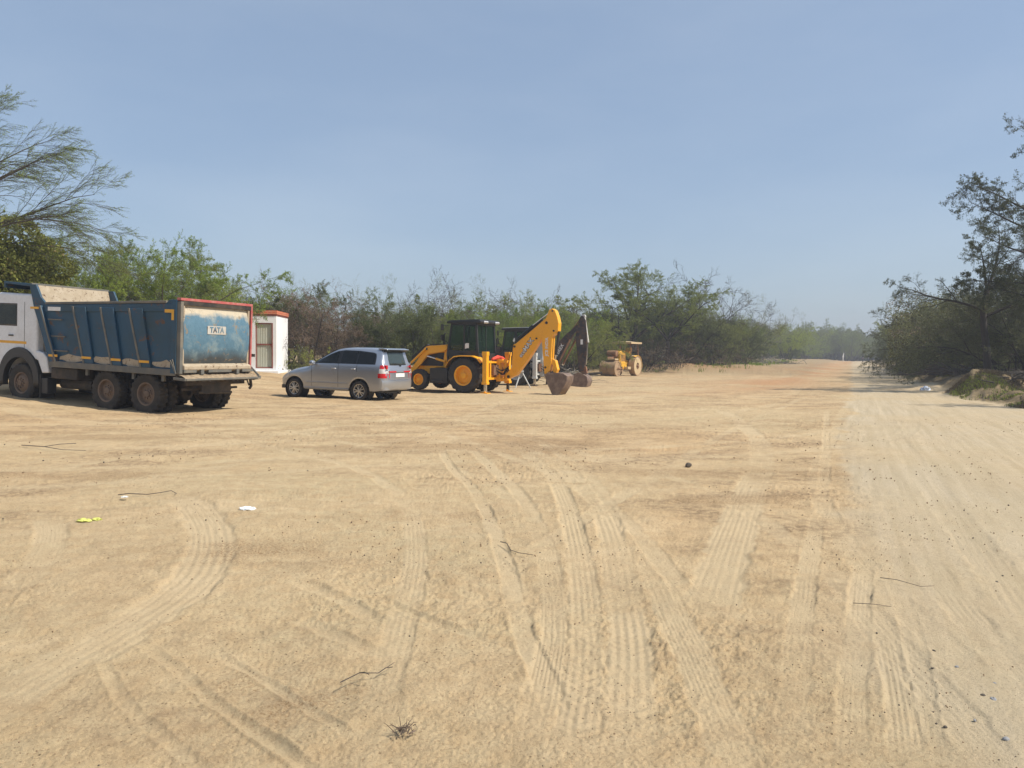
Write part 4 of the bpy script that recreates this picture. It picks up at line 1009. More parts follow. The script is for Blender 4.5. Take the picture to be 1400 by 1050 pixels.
def boom_yellow(t, y):
    """boom folded up and out over the back, dipper hanging, bucket on the ground"""
    m = M['yellow']
    low = MB().prism([(-1.33, .55), (-1.48, .57), (-1.84, .73), (-2.35, 1.37), (-2.86, 2.10), (-3.22, 2.50), (-3.42, 2.84), (-3.30, 2.98), (-3.12, 3.02), (-2.62, 2.62), (-1.80, 2.00), (-1.70, 1.96), (-1.67, 1.80), (-1.63, 1.02), (-1.36, .76)], y - .13, y + .13)
    bo = low.build('boom', m, t, bevel=.014)
    MB().prism([(-1.86, 1.98), (-2.68, 2.60), (-2.98, 2.90), (-2.92, 2.96), (-2.55, 2.70), (-1.82, 2.06)], y - .06, y + .06).build('boom_top_rail', M['machine_black'], bo)
    dp = MB().prism([(-3.12, 3.02), (-3.26, 3.34), (-3.38, 3.38), (-3.50, 3.30), (-3.60, 3.05), (-3.66, 2.80), (-3.64, 2.50), (-3.52, 2.38), (-3.40, 2.30), (-3.36, 1.42), (-3.38, 1.30), (-3.30, .92), (-3.08, .78), (-3.03, 1.26), (-2.94, 2.20), (-3.02, 2.62)], y - .155, y + .155)
    do = dp.build('dipper', m, t, bevel=.014)
    pn = MB()
    for (x, z, r) in ((-3.15, 2.82, .055), (-1.76, 1.88, .04), (-2.72, 2.20, .035), (-3.40, 3.28, .035), (-3.46, 2.50, .035), (-1.5, .66, .06), (-3.12, 1.06, .04)):
        pn.tube([(x, y - .18, z), (x, y + .18, z)], r, 14)
    pn.build('pivot_pin', M['machine_black'], bo)
    MB().tube([(-1.74, y, 2.12), (-2.5, y, 2.72)], .06, 10).build('dipper_cylinder', M['machine_black'], bo, smooth=True)
    MB().tube([(-2.5, y, 2.72), (-3.30, y, 3.30)], .032, 8).build('cylinder_rod', M['chrome'], bo, smooth=True)
    MB().tube([(-3.62, y, 2.48), (-3.50, y, 1.55)], .055, 10).build('bucket_cylinder', M['machine_black'], do, smooth=True)
    MB().tube([(-3.50, y, 1.55), (-3.46, y, 1.25)], .03, 8).build('cylinder_rod', M['chrome'], do, smooth=True)
    MB().prism([(-3.36, 1.42), (-3.52, 1.34), (-3.62, .98), (-3.56, .84), (-3.44, .88), (-3.42, 1.16), (-3.30, 1.22)], y - .12, y + .12).build('tipping_link', m, do, bevel=.012)
    MB().tube([(-1.5, y + .14, 1.2), (-1.62, y + .15, 1.95), (-2.3, y + .15, 2.5), (-3.0, y + .15, 3.0)], .02, 6).build('hose', M['hose'], bo, smooth=True)
    # bucket: curved shell with side plates and teeth, mouth turned down and inwards
    sh = [(-3.18, .80), (-3.30, .84), (-3.62, .86), (-3.95, .84), (-4.12, .74), (-4.10, .52), (-3.96, .28), (-3.78, .02)]
    P = [[(x, yy, z) for yy in np.linspace(y - .36, y + .36, 7)] for x, z in sh]
    bk = MB().grid(P)
    bo2 = bk.build('bucket', M['bucket'], t, solid=.025, smooth=True, angle=50)
    sd_ = MB()
    for s in (1, -1):
        sd_.prism([(-3.16, .80), (-3.62, .865), (-3.95, .845), (-4.12, .74), (-4.10, .52), (-3.96, .28), (-3.78, .0), (-3.52, -.03), (-3.30, .42)], y + s * .36 - .012, y + s * .36 + .012)
    sd_.build('side_plate', M['bucket'], bo2, bevel=.003)
    tt = MB()
    for i in range(5):
        yy = y - .30 + i * .15
        tt.prism([(-3.84, .12), (-3.70, .08), (-3.58, -.03), (-3.68, -.03)], yy - .035, yy + .035)
    tt.build('tooth', M['steel'], bo2)
    # lettering on the near side
    a = math.atan2(2.45 - 1.35, -(-2.75 + 2.0))
    base = Matrix.Translation((-2.30, y + .134, 1.83)) @ Matrix.Rotation(PI, 4, 'Z') @ Matrix.Rotation(PI / 2, 4, 'X') @ Matrix.Rotation(math.radians(53), 4, 'Z')
    text_part('eco', .22, M['black'], bo, base @ Matrix.Translation((-.30, 0.02, 0)), .003, 1, 'lettering', .018)
    text_part('eco', .22, M['white_tape'], bo, base @ Matrix.Translation((-.30, 0.02, .004)), .003, 1, 'lettering', .002)
    text_part('MAX', .26, M['black'], bo, base @ Matrix.Translation((.13, .02, 0)), .003, 1, 'lettering', .02)
    text_part('MAX', .26, M['white_tape'], bo, base @ Matrix.Translation((.13, .02, .004)), .003, 1, 'lettering', .002)
    b2 = Matrix.Translation((-3.17, y + .159, 1.87)) @ Matrix.Rotation(PI, 4, 'Z') @ Matrix.Rotation(PI / 2, 4, 'X') @ Matrix.Rotation(PI / 2, 4, 'Z')
    text_part('JCB INDIA', .17, M['white_tape'], do, b2, .003, .95, 'lettering', .004)

def boom_black(t, y):
    m = M['old_black']
    bo = MB().prism([(-1.30, .60), (-1.25, .85), (-1.52, 1.35), (-1.68, 1.95), (-2.36, 2.66), (-2.68, 2.58), (-2.50, 2.20), (-1.96, 1.05), (-1.62, .62)], y - .12, y + .12).build('boom', m, t, bevel=.014)
    MB().prism([(-2.36, 2.66), (-2.68, 2.58), (-2.95, 2.95), (-2.9, 3.1)], y - .08, y + .08).build('boom_nose', m, bo, bevel=.01)
    MB().tube([(-2.40, y, 2.58), (-3.05, y, 3.42)], .035, 8).build('cylinder_rod', M['rust'], bo, smooth=True)
    MB().tube([(-1.95, y + .16, 1.15), (-2.55, y + .16, 2.35)], .05, 8).tube([(-2.1, y - .16, 1.1), (-2.75, y - .16, 2.35)], .05, 8).build('boom_cylinder', M['rust'], bo, smooth=True)
    do = MB().prism([(-3.02, 3.42), (-3.10, 3.54), (-3.22, 3.52), (-3.32, 3.30), (-3.40, 2.62), (-3.38, 1.38), (-3.25, .78), (-2.98, .76), (-2.94, 1.4), (-2.80, 2.46), (-2.84, 2.8)], y - .13, y + .13).build('dipper', m, t, bevel=.014)
    MB().tube([(-3.24, y + .02, 3.42), (-3.44, y + .02, 2.2)], .06, 10).build('bucket_cylinder', M['old_white'], do, smooth=True)
    MB().tube([(-3.44, y + .02, 2.2), (-3.36, y + .02, 1.1)], .028, 8).build('cylinder_rod', M['chrome'], do, smooth=True)
    MB().lathe([(-.1, .10), (.1, .10)], 16, (-3.20, y, 3.50), cap=True).build('sheave', M['old_white'], do)
    MB().prism([(-3.15, 1.0), (-3.36, 1.0), (-3.42, .68), (-3.2, .55), (-3.08, .7)], y - .1, y + .1).build('tipping_link', M['rust'], do, bevel=.01)
    sh = [(-3.30, .62), (-3.50, .50), (-3.56, .22), (-3.46, .0), (-3.0, -.04), (-2.62, -.02), (-2.48, .08)]
    P = [[(x, yy, z) for yy in np.linspace(y - .45, y + .45, 7)] for x, z in sh]
    bk = MB().grid(P).build('bucket', M['bucket'], t, solid=.03, smooth=True, angle=50)
    sd_ = MB()
    for s in (1, -1): sd_.prism([(-3.30, .62), (-3.50, .50), (-3.56, .22), (-3.46, .0), (-3.0, -.04), (-2.62, -.02), (-2.48, .08), (-2.80, .60), (-3.1, .72)], y + s * .45 - .012, y + s * .45 + .012)
    sd_.build('side_plate', M['bucket'], bk)
    base = Matrix.Translation((-1.98, y + .124, 1.80)) @ Matrix.Rotation(PI, 4, 'Z') @ Matrix.Rotation(PI / 2, 4, 'X') @ Matrix.Rotation(math.radians(60), 4, 'Z')
    text_part('TEREX', .24, M['white_tape'], bo, base, .003, 1, 'lettering', .004)
    MB().box(-3.20, -3.08, y + .131, y + .136, 2.1, 2.35).build('white_mark', M['white_tape'], do)

bh1 = make_backhoe('backhoe_loader', (-1.50, 31.70, gz(-1.5, 31.7) + .0), PI - R(25.5), M['yellow'], M['machine_black'], M['yellow'], M['yellow'], M['machine_glass'], M['yellow'], M['machine_black'],
                   'bright yellow backhoe loader with black cab and raised digging arm beside the silver car', -.15, boom_yellow, ('eco',))
bh2 = make_backhoe('backhoe_loader', (.56, 39.64, gz(.56, 39.64)), PI - R(20), M['old_black'], M['machine_black'], M['old_black'], M['old_white'], M['machine_glass'], M['old_white'], M['old_white'],
                   'old black backhoe loader with pale roof, half hidden behind the bright yellow one', 0, boom_black, ('',))
# blue and white side panel on the old machine
MB().box(-.98, -.62, -.86, -.28, 1.34, 2.32).build('rear_panel', M['old_white'], bh2, bevel=.02)
MB().box(-1.0, -.9801, -.82, -.36, 1.92, 2.28).box(-1.0, -.9801, -.82, -.46, 1.42, 1.80).build('blue_patch', M['old_blue'], bh2)
MB().prism([(.28, 2.28), (.20, 2.42), (.12, 2.28), (.20, 2.14)], .80, .81).build('white_diamond', M['white_tape'], bh2)
# ------------------------------------------------------------------ silver people carrier
def car_paint():
    m, nt, p, out = nodes_of('silver_car_paint')
    tc = N(nt, 'ShaderNodeTexCoord')
    n1 = noise(nt, 2.0, 5, 0.6, tc.outputs['Object'])
    sp = N(nt, 'ShaderNodeSeparateXYZ'); nt.links.new(tc.outputs['Object'], sp.inputs[0])
    mr = N(nt, 'ShaderNodeMapRange'); nt.links.new(sp.outputs[2], mr.inputs[0]); mr.inputs[1].default_value = .75; mr.inputs[2].default_value = .3; mr.inputs[3].default_value = 0.04; mr.inputs[4].default_value = .45
    mm = N(nt, 'ShaderNodeMath', operation='MULTIPLY'); nt.links.new(mr.outputs[0], mm.inputs[0]); nt.links.new(ramp(nt, n1.outputs[0], [(0.3, .4), (.7, 1)]).outputs[0], mm.inputs[1])
    c = mix(nt, mm.outputs[0], (0.42, 0.45, 0.50), (0.34, 0.28, 0.20))
    nt.links.new(c, p.inputs['Base Color'])
    p.inputs['Metallic'].default_value = 0.75
    rr = N(nt, 'ShaderNodeMapRange'); nt.links.new(mm.outputs[0], rr.inputs[0]); rr.inputs[3].default_value = .30; rr.inputs[4].default_value = .8
    nt.links.new(rr.outputs[0], p.inputs['Roughness'])
    p.inputs['Coat Weight'].default_value = 0.6; p.inputs['Coat Roughness'].default_value = 0.06
    return m
M['silver'] = car_paint()
M['car_glass'] = glass('car_glass', (0.004, 0.006, 0.007), 0.90)
M['car_glass'].node_tree.nodes['Principled BSDF'].inputs['Specular IOR Level'].default_value = .35
M['rear_glass'] = glass('rear_glass', (0.05, 0.07, 0.07), 0.70, .02)
M['lamp_red'] = simple('tail_lamp_red', (0.55, 0.01, 0.015), 0.15)
M['lamp_clear'] = simple('lamp_clear', (0.62, 0.60, 0.58), 0.12)
M['alloy'] = simple('alloy_wheel', (0.55, 0.55, 0.55), 0.3, 0.8)
M['seal'] = simple('black_seal', (0.006, 0.006, 0.007), 0.4)

def interp(tab, x):
    xs = [a for a, _ in tab]; ys = [b for _, b in tab]
    n = len(xs)
    if x <= xs[0]: return ys[0]
    if x >= xs[-1]: return ys[-1]
    i = max(k for k in range(n) if xs[k] <= x)
    i = min(i, n - 2)
    t = (x - xs[i]) / (xs[i + 1] - xs[i])
    m0 = (ys[i + 1] - ys[i - 1]) / (xs[i + 1] - xs[i - 1]) if i > 0 else (ys[1] - ys[0]) / (xs[1] - xs[0])
    m1 = (ys[i + 2] - ys[i]) / (xs[i + 2] - xs[i]) if i + 2 < n else (ys[-1] - ys[-2]) / (xs[-1] - xs[-2])
    h = xs[i + 1] - xs[i]
    t2, t3 = t * t, t ** 3
    v = ys[i] * (2 * t3 - 3 * t2 + 1) + m0 * h * (t3 - 2 * t2 + t) + ys[i + 1] * (-2 * t3 + 3 * t2) + m1 * h * (t3 - t2)
    lo, hi = min(ys[i], ys[i + 1]), max(ys[i], ys[i + 1])
    pad = (hi - lo) * .15
    return max(lo - pad, min(hi + pad, v))

ZT = [(-1.00, .72), (-.99, .95), (-.955, 1.10), (-.93, 1.20), (-.86, 1.42), (-.80, 1.62), (-.76, 1.70), (-.62, 1.735), (0, 1.76), (.6, 1.76), (1.0, 1.72), (1.3, 1.62), (1.7, 1.42), (2.1, 1.19), (2.24, 1.12), (2.5, 1.08), (2.9, 1.0), (3.2, .90), (3.4, .79), (3.52, .66), (3.58, .52)]
YM = [(-1.00, .60), (-.985, .70), (-.95, .78), (-.88, .835), (-.75, .865), (-.4, .885), (1.2, .885), (2.4, .885), (2.9, .865), (3.2, .81), (3.4, .72), (3.52, .58), (3.58, .42)]
YR = [(-1.0, .58), (-.955, .66), (-.93, .69), (-.86, .665), (-.76, .64), (0, .66), (.8, .66), (1.3, .655), (1.7, .70), (2.1, .76), (2.24, .78), (2.9, .73), (3.2, .66), (3.4, .55), (3.52, .42), (3.58, .30)]
def zlow(x):
    z = .33 + .05 * max(0, (x - 2.9) / .6) + (.05 * max(0, (-x - .6) / .4))
    for cx in (0.0, 2.74):
        d = abs(x - cx)
        if d < .415: z = max(z, .33 + math.sqrt(max(0, .415 ** 2 - d * d)) * .97)
    return z
def section(x, n=30):
    """half section, from the roof centre to the sill: list of (y, z)"""
    zt = interp(ZT, x); ym = interp(YM, x); yr = interp(YR, x)
    zb = min(1.21, zt - .10); zl = zlow(x)
    zm = min(.80, zb - .08)
    K = [(0, zt), (yr * .55, zt - .012), (yr * .88, zt - .035), (yr, zt - .075)]
    if zt > 1.32:
        K += [(yr + (ym - .045 - yr) * .55, (zt - .075) * .48 + zb * .52), (ym - .035, zb)]
    else:
        K += [(yr + (ym - yr) * .5, zt - .085 - .01), (ym - .03, zb - .03)]
    K += [(ym - .004, (zb + zm) / 2), (ym, zm), (ym - .006, max(zl + .02, .52)) if zl < .5 else (ym - .003, zl + .03), (ym - .02, zl)]
    # sample by piecewise linear arc, softened
    out = []
    L = [0]
    for i in range(1, len(K)): L.append(L[-1] + max(1e-6, math.dist(K[i], K[i - 1])))
    T = L[-1]
    # fixed parameter of each key point so that every section lines up
    U = [0, .14, .24, .30, .45, .58, .68, .80, .93, 1.0]
    for j in range(n + 1):
        u = j / n
        i = min(len(U) - 2, max(k for k in range(len(U)) if U[k] <= u + 1e-9))
        t = (u - U[i]) / (U[i + 1] - U[i])
        def P(k): return K[max(0, min(len(K) - 1, k))]
        a, b, c, d = P(i - 1), P(i), P(i + 1), P(i + 2)
        if i == 0: a = (-b[0] * 1 - c[0], c[1])
        q = []
        for w in (0, 1):
            q.append(0.5 * ((2 * b[w]) + (c[w] - a[w]) * t + (2 * a[w] - 5 * b[w] + 4 * c[w] - d[w]) * t * t + (3 * b[w] - a[w] - 3 * c[w] + d[w]) * t ** 3) * .5 + .5 * (b[w] + (c[w] - b[w]) * t))
        out.append((max(0, q[0]), q[1]))
    return out
def side_at(x, z):
    """half width of the body at height z on the flank"""
    s = section(x, 60)
    best = None
    for (y0, z0), (y1, z1) in zip(s[12:], s[13:]):
        if (z0 - z) * (z1 - z) <= 0 and z0 != z1:
            t = (z - z0) / (z1 - z0); return y0 + (y1 - y0) * t
    return s[30][0]

def make_car():
    X, Y, th = -4.66, 26.02, 25.8
    t = empty('people_carrier', (X, Y, gz(X, Y) - .015), (0, R(-.8), PI - R(th)))
    tag(t, 'silver people carrier with tinted windows parked between the truck and yellow backhoe', 'car')
    xs = [-1.00, -.995, -.985, -.97, -.955, -.94, -.93, -.91, -.885, -.86, -.83, -.80, -.78, -.76, -.73, -.70, -.65, -.6, -.55, -.5, -.46] + [round(-.43 + .035 * i, 4) for i in range(26)] + [.55, .7, .85, 1.0, 1.1, 1.2, 1.3, 1.4, 1.5, 1.6, 1.7, 1.8, 1.9, 2.0, 2.1, 2.18, 2.24, 2.29] + [round(2.32 + .035 * i, 4) for i in range(25)] + [3.2, 3.25, 3.3, 3.35, 3.4, 3.44, 3.48, 3.52, 3.55, 3.58]
    sec = [section(x) for x in xs]
    nP = len(sec[0])
    b = MB()
    for s in (1, -1):
        b.grid([[(x, s * y, z) for (y, z) in sc_] for x, sc_ in zip(xs, sec)])
    # end caps
    for e in (0, -1):
        x = xs[e]; sc_ = sec[e]
        pts = [(x, y, z) for y, z in sc_] + [(x, -y, z) for y, z in reversed(sc_[1:])]
        b.add(pts, [tuple(range(len(pts)))])
    body = b.build('body', M['silver'], t, smooth=True, angle=50, fix=True)
    bm = bmesh.new(); bm.from_mesh(body.data); bmesh.ops.remove_doubles(bm, verts=bm.verts, dist=.0008); bmesh.ops.recalc_face_normals(bm, faces=bm.faces); bm.to_mesh(body.data); bm.free()
    # dark underside and wheel housings
    MB().box(-.85, 3.35, -.80, .80, .30, .42).build('underbody', M['machine_black'], t)
    for cx in (0.0, 2.74):
        for s in (1, -1):
            MB().lathe([(-.30, .40), (0, .412)], 32, (cx, s * .85 if s > 0 else s * .55, .33)).build('wheel_housing', M['machine_black'], t, smooth=True)
            wheel(t, (cx, s * .775, .325), .325, .215, .215, M['alloy'], M['rubber_dark'], lug=.006, nl=30, side=s, kind='alloy')
    MB().tube([(0, -.7, .32), (0, .7, .32)], .05, 8).build('rear_axle', M['machine_black'], t)
    MB().tube([(-.8, -.35, .30), (-.55, -.3, .33)], .1, 10).box(-.85, -.35, -.1, .5, .26, .34).build('exhaust_silencer', M['machine_black'], t)

    def flank(poly, s, off, nm, mat, k=.05, thick=0):
        """patch lying on the flank; poly of (x, z) given as upper and lower edges at each x"""
        rows = []
        for x, z0, z1 in poly:
            rows.append([(x, s * (side_at(x, z0 + (z1 - z0) * j / 8) + off), z0 + (z1 - z0) * j / 8) for j in range(9)])
        return MB().grid(rows).build(nm, mat, body, smooth=True)
    def edge(tab, x): 
        for (a, b_), (c, d) in zip(tab, tab[1:]):
            if a <= x <= c: return b_ + (d - b_) * (x - a) / (c - a)
        return tab[-1][1]
    topw = [(-.62, 1.27), (-.60, 1.46), (-.56, 1.56), (-.46, 1.595), (.1, 1.645), (.7, 1.655), (1.0, 1.62), (1.3, 1.52), (1.6, 1.38), (1.85, 1.25), (1.90, 1.20)]
    for s in (1, -1):
        full = [(x, edge(topw, x) , 1.205) for x in [-.62, -.60, -.58, -.56, -.5, -.45, -.3, -.1, .1, .3, .5, .7, .85, 1.0, 1.15, 1.3, 1.45, 1.6, 1.75, 1.85, 1.90]]
        flank(full, s, .003, 'window_surround', M['seal'])
        for (x0, x1) in ((-.55, .10), (.16, .78), (.93, 1.78)):
            pts = []
            for k in range(12):
                x = x0 + (x1 - x0) * k / 11
                pts.append((x, max(1.24, edge(topw, x) - .03), 1.225))
            flank(pts, s, .007, 'side_window', M['car_glass'])
        # door seams
        for xd in (1.98, .86, .10):
            d = []
            z1 = .42 if xd != .10 else .95
            rows = [[(xd - .006, s * (side_at(xd, z) + .002), z), (xd + .006, s * (side_at(xd, z) + .002), z)] for z in np.linspace(1.20, z1, 14)]
            MB().grid(rows).build('door_seam', M['seal'], body)
        for xh in (1.02, -.0 + .22):
            MB().tube([(xh - .07, s * (side_at(xh, 1.04) + .004), 1.04), (xh - .05, s * (side_at(xh, 1.04) + .03), 1.045), (xh + .08, s * (side_at(xh, 1.04) + .03), 1.045), (xh + .10, s * (side_at(xh, 1.04) + .004), 1.04)], .014, 8).build('door_handle', M['alloy'], body, smooth=True)
        rows = [[(x, s * (side_at(x, .56) + .001), .575), (x, s * (side_at(x, .55) + .016), .565), (x, s * (side_at(x, .55) + .016), .54), (x, s * (side_at(x, .53) + .001), .53)] for x in np.linspace(.48, 2.2, 20)]
        MB().grid(rows).build('side_moulding', M['silver'], body, smooth=True)
        rows = [[(x, s * (side_at(x, .40) + .002), .40), (x, s * (side_at(x, .36) + .012), .36), (x, s * .83, .30)] for x in np.linspace(.42, 2.3, 12)]
        MB().grid(rows).build('sill', M['silver'], body, smooth=True)
        mir = MB().lathe([(-.10, .02), (-.085, .07), (0, .095), (.07, .08), (.09, .03)], 14, (1.86, s * 1.0, 1.20))
        mo = mir.build('door_mirror', M['silver'], body, smooth=True)
        mo.scale = (1, 1, 1)
        # tail lamp: red, clear band, red
        def tl(z0, z1, mat, xr, xf):
            rows = []
            for k in range(9):
                x = -.985 + (xf + .985) * k / 8
                rows.append([(x - .004, s * (side_at(x, z0 + (z1 - z0) * j / 5) + .006), z0 + (z1 - z0) * j / 5) for j in range(6)])
            MB().grid(rows).build('tail_lamp', mat, body, smooth=True)
        tl(1.19, 1.07, M['lamp_red'], 0, -.80); tl(1.07, .92, M['lamp_clear'], 0, -.78); tl(.92, .77, M['lamp_red'], 0, -.74)
        # the inner ends of the lamps wrap on to the gate
        # head lamp
        rows = []
        for k in range(8):
            x = 2.98 + .46 * k / 7
            zt = interp(ZT, x) - .10
            rows.append([(x, s * (side_at(x, max(.62, zt - j * .035)) + .006), max(.62, zt - j * .035)) for j in range(6)])
        MB().grid(rows).build('head_lamp', M['lamp_clear'], body, smooth=True)
    # parts of the tailgate, shaped on the end of the shell
    def back(z):       # x of the tail centre line at height z
        lo = -1.0
        for i in range(200):
            x = -1.0 + i * .002
            if interp(ZT, x) >= z: return x
        return -.76
    def yat(z): return .60 if z > 1.2 else .64
    rows = [[(back(z) - .012 + .05 * (j / 12 * 2 - 1) ** 4, (j / 12 * 2 - 1) * (.60 + .10 * (1.62 - z)), z) for j in range(13)] for z in np.linspace(1.64, 1.215, 10)]
    MB().grid(rows).build('rear_window', M['rear_glass'], body, smooth=True, solid=.004)
    rows = [[(back(z) - .006 + .05 * (j / 12 * 2 - 1) ** 4, (j / 12 * 2 - 1) * (.645 + .10 * (1.62 - z)), z) for j in range(13)] for z in np.linspace(1.68, 1.19, 10)]
    MB().grid(rows).build('rear_window_surround', M['seal'], body, smooth=True)
    MB().prism([(-.58, 1.745), (-.78, 1.745), (-.94, 1.715), (-.95, 1.695), (-.76, 1.69), (-.60, 1.70)], -.64, .64).build('roof_spoiler', M['silver'], body, bevel=.012)
    MB().prism([(-.93, 1.694), (-.80, 1.62), (-.76, 1.69)], -.60, .60).build('spoiler_underside', M['seal'], body)
    MB().bar((-.965, -.05, 1.20), (-.955, .30, 1.265), .014, .014).tube([(-.93, -.08, 1.18), (-.99, -.08, 1.18)], .03, 10).build('wiper', M['seal'], body)
    # gate skin below the glass, slightly proud
    rows = [[(min(back(z), -.93) - .018 + .055 * (j / 16 * 2 - 1) ** 6, (j / 16 * 2 - 1) * .655, z) for j in range(17)] for z in np.linspace(1.19, .70, 12)]
    MB().grid(rows).build('tailgate', M['silver'], body, smooth=True, solid=.004)
    for s in (1, -1):
        rows = [[(back(z) - .022 + .055 * (y / .655) ** 6, s * y, z) for y in np.linspace(.56, .66, 5)] for z in (1.17, 1.10, 1.03, .96)]
        for (z0, z1, mt) in ((1.19, 1.08, 'lamp_red'), (1.08, .92, 'lamp_clear'), (.92, .77, 'lamp_red')):
            rows = [[(min(back(z), -.93) - .024 + .055 * (y / .655) ** 6, s * y, z) for y in np.linspace(.60 if z0 > 1 else .55, .69, 6)] for z in np.linspace(z0, z1, 5)]
            MB().grid(rows).build('tail_lamp', M[mt], body, smooth=True)
        MB().prism([(-.99, 1.0), (-1.022, 1.0), (-1.022, .955), (-.99, .965)], s * .22, s * .60).build('red_reflector', M['lamp_red'], body)
    MB().prism([(-.99, .995), (-1.028, .99), (-1.03, .955), (-.99, .95)], -.22, .22).build('garnish', M['alloy'], body, bevel=.006)
    MB().box(-1.032, -1.018, -.25, .25, .80, .925).build('number_plate', M['plate'], body)
    # bumper
    rows = []
    for j in range(25):
        v = j / 24 * 2 - 1
        y = v * .86
        xb = -1.07 + .16 * abs(v) ** 4
        rows.append([(xb + .06, y, .70), (xb + .005, y, .685), (xb, y, .62), (xb + .01, y, .50), (xb + .04, y, .40), (xb + .12, y, .36)])
    MB().grid(rows).build('rear_bumper', M['silver'], body, smooth=True)
    # windscreen and front grille (seen from the side only)
    rows = [[(x, (j / 10 * 2 - 1) * interp(YR, x) * .92, interp(ZT, x) + .006 - .03 * abs(j / 10 * 2 - 1) ** 3) for j in range(11)] for x in np.linspace(1.12, 2.14, 14)]
    MB().grid(rows).build('windscreen', M['car_glass'], body, smooth=True)
    MB().box(3.50, 3.60, -.35, .35, .52, .62).build('front_grille', M['seal'], body, bevel=.01)
    # pale sticker and headrests seen through the glass
    for y in (.35, -.35):
        for x in (1.0, .1):
            MB().box(x - .05, x + .05, y - .12, y + .12, 1.30, 1.50).build('headrest', M['seat'], t, bevel=.03)
    return t
car = make_car()

# ------------------------------------------------------------------ road roller
def make_roller():
    X, Y, ph = 9.16, 61.8, 33
    z0 = gz(X, Y) - .02
    t = empty('road_roller', (X, Y, z0), (0, 0, R(-90 - ph)))
    tag(t, 'old dusty yellow road roller with tan canopy standing in front of the trees', 'road roller')
    ye, st = M['roller_yellow'], M['roller_steel']
    for s in (1, -1):
        w = MB().lathe([(-.24, .72), (-.24, .78), (.24, .78), (.24, .72), (.20, .71), (.20, .30), (.10, .26), (.10, .001)], 48)
        w.lathe([(-.24, .72), (-.20, .70), (-.20, .001)], 48)
        wo_ = w.build('rear_wheel', st, t, smooth=True, angle=30); wo_.location = (0, s * .80, .78); 
        if s < 0: wo_.rotation_euler = (0, 0, PI)
        fc = MB().lathe([(.205, .70), (.215, .70), (.215, .27), (.205, .27)], 48); f = fc.build('wheel_disc', M['canopy_tan'], wo_, smooth=True, angle=30)
        hb = MB().lathe([(.10, .27), (.12, .12), (.30, .10), (.32, .001)], 20)
        for k in range(6):
            a = 2 * PI * k / 6; hb.bar((.08 * math.cos(a), .13, .08 * math.sin(a)), (.28 * math.cos(a), .13, .28 * math.sin(a)), .05, .05, up=(0, 1, 0))
        hb.build('hub', M['rust'], wo_)
        MB().grid([[(.85 * math.cos(a), s * .55, .78 + .85 * math.sin(a)), (.85 * math.cos(a), s * 1.04, .78 + .85 * math.sin(a))] for a in np.linspace(R(60), R(190), 14)]).build('mudguard', ye, t, solid=.02, smooth=True)
    for s in (1, -1):
        d = MB().lathe([(-.32, .001), (-.32, .52), (-.32, .60), (.32, .60), (.32, .52), (.29, .5), (.29, .1), (.29, .001)], 48)
        dr = d.build('front_drum', st, t, smooth=True, angle=30); dr.location = (2.9, s * .335, .60)
        if s < 0: dr.rotation_euler = (0, 0, PI)
    y = MB()
    for s in (1, -1): y.box(2.25, 2.95, s * .69 - .02, s * .69 + .02, .56, .66)
    y.box(2.15, 2.25, -.71, .71, .5, .75).box(2.9, 3.0, -.03, .03, .55, 1.3)
    y.prism([(2.25, 1.05), (2.3, 1.42), (2.75, 1.55), (3.1, 1.38), (3.05, 1.22)], -.22, .22)
    y.build('drum_yoke', M['rust'], t, bevel=.01)
    MB().box(2.6, 3.2, -.1, .55, 1.24, 1.36).build('scraper_box', M['canopy_tan'], t, bevel=.02)
    MB().lathe([(-.40, .001), (-.40, .20), (-.38, .24), (.38, .24), (.40, .20), (.40, .001)], 24, (2.55, 0, 1.75)).build('water_tank', M['rust'], t, smooth=True)
    c = MB().prism([(-.55, .55), (-.55, 1.15), (.6, 1.25), (.9, 1.1), (2.35, 1.05), (2.35, .62), (1.5, .52)], -.42, .42)
    c.build('chassis_frame', ye, t, bevel=.02)
    h = MB().prism([(.85, 1.0), (.85, 1.92), (.98, 2.02), (2.0, 1.92), (2.12, 1.82), (2.15, 1.0)], -.36, .36).build('bonnet', ye, t, bevel=.05)
    g = MB()
    for k in range(9): g.box(1.0 + k * .10, 1.05 + k * .10, .361, .37, 1.15, 1.68)
    g.build('bonnet_grille', M['rust'], h)
    MB().prism([(2.0, 1.05), (2.1, 1.75), (2.25, 1.7), (2.38, 1.05)], -.5, .5).build('radiator_guard', ye, t, bevel=.02)
    MB().box(.1, 1.35, .43, .80, .52, .72).build('tool_box', M['canopy_tan'], t, bevel=.02)
    MB().box(-.6, .78, -.85, .85, 1.58, 1.63).build('operator_platform', M['canopy_tan'], t)
    MB().box(-.45, .0, -.25, .25, 1.63, 1.98).box(-.5, -.4, -.25, .25, 1.9, 2.25).build('operator_seat', ye, t, bevel=.03)
    MB().tube([(.72, 0, 1.6), (.5, 0, 2.1)], .025, 8).lathe([(0, .22), (.02, .23), (.03, .22), (.02, .21)], 20, (.48, 0, 2.12), axis='z').build('steering_wheel', M['black'], t)
    p_ = MB()
    for x in (-.58, .82):
        for s in (1, -1): p_.bar((x, s * .78, 1.3), (x, s * .74, 2.62), .05)
    p_.build('canopy_post', M['rust'], t)
    P = []
    for i in range(13):
        x = -.85 + i * 2.05 / 12
        P.append([(x, -.95 + j * .19, 2.66 + .10 * math.cos((j / 10 - .5) * PI) - .05 * ((i / 12 - .5) * 2) ** 2) for j in range(11)])
    MB().grid(P).build('canopy', M['canopy_tan'], t, solid=.05, smooth=True, angle=50)
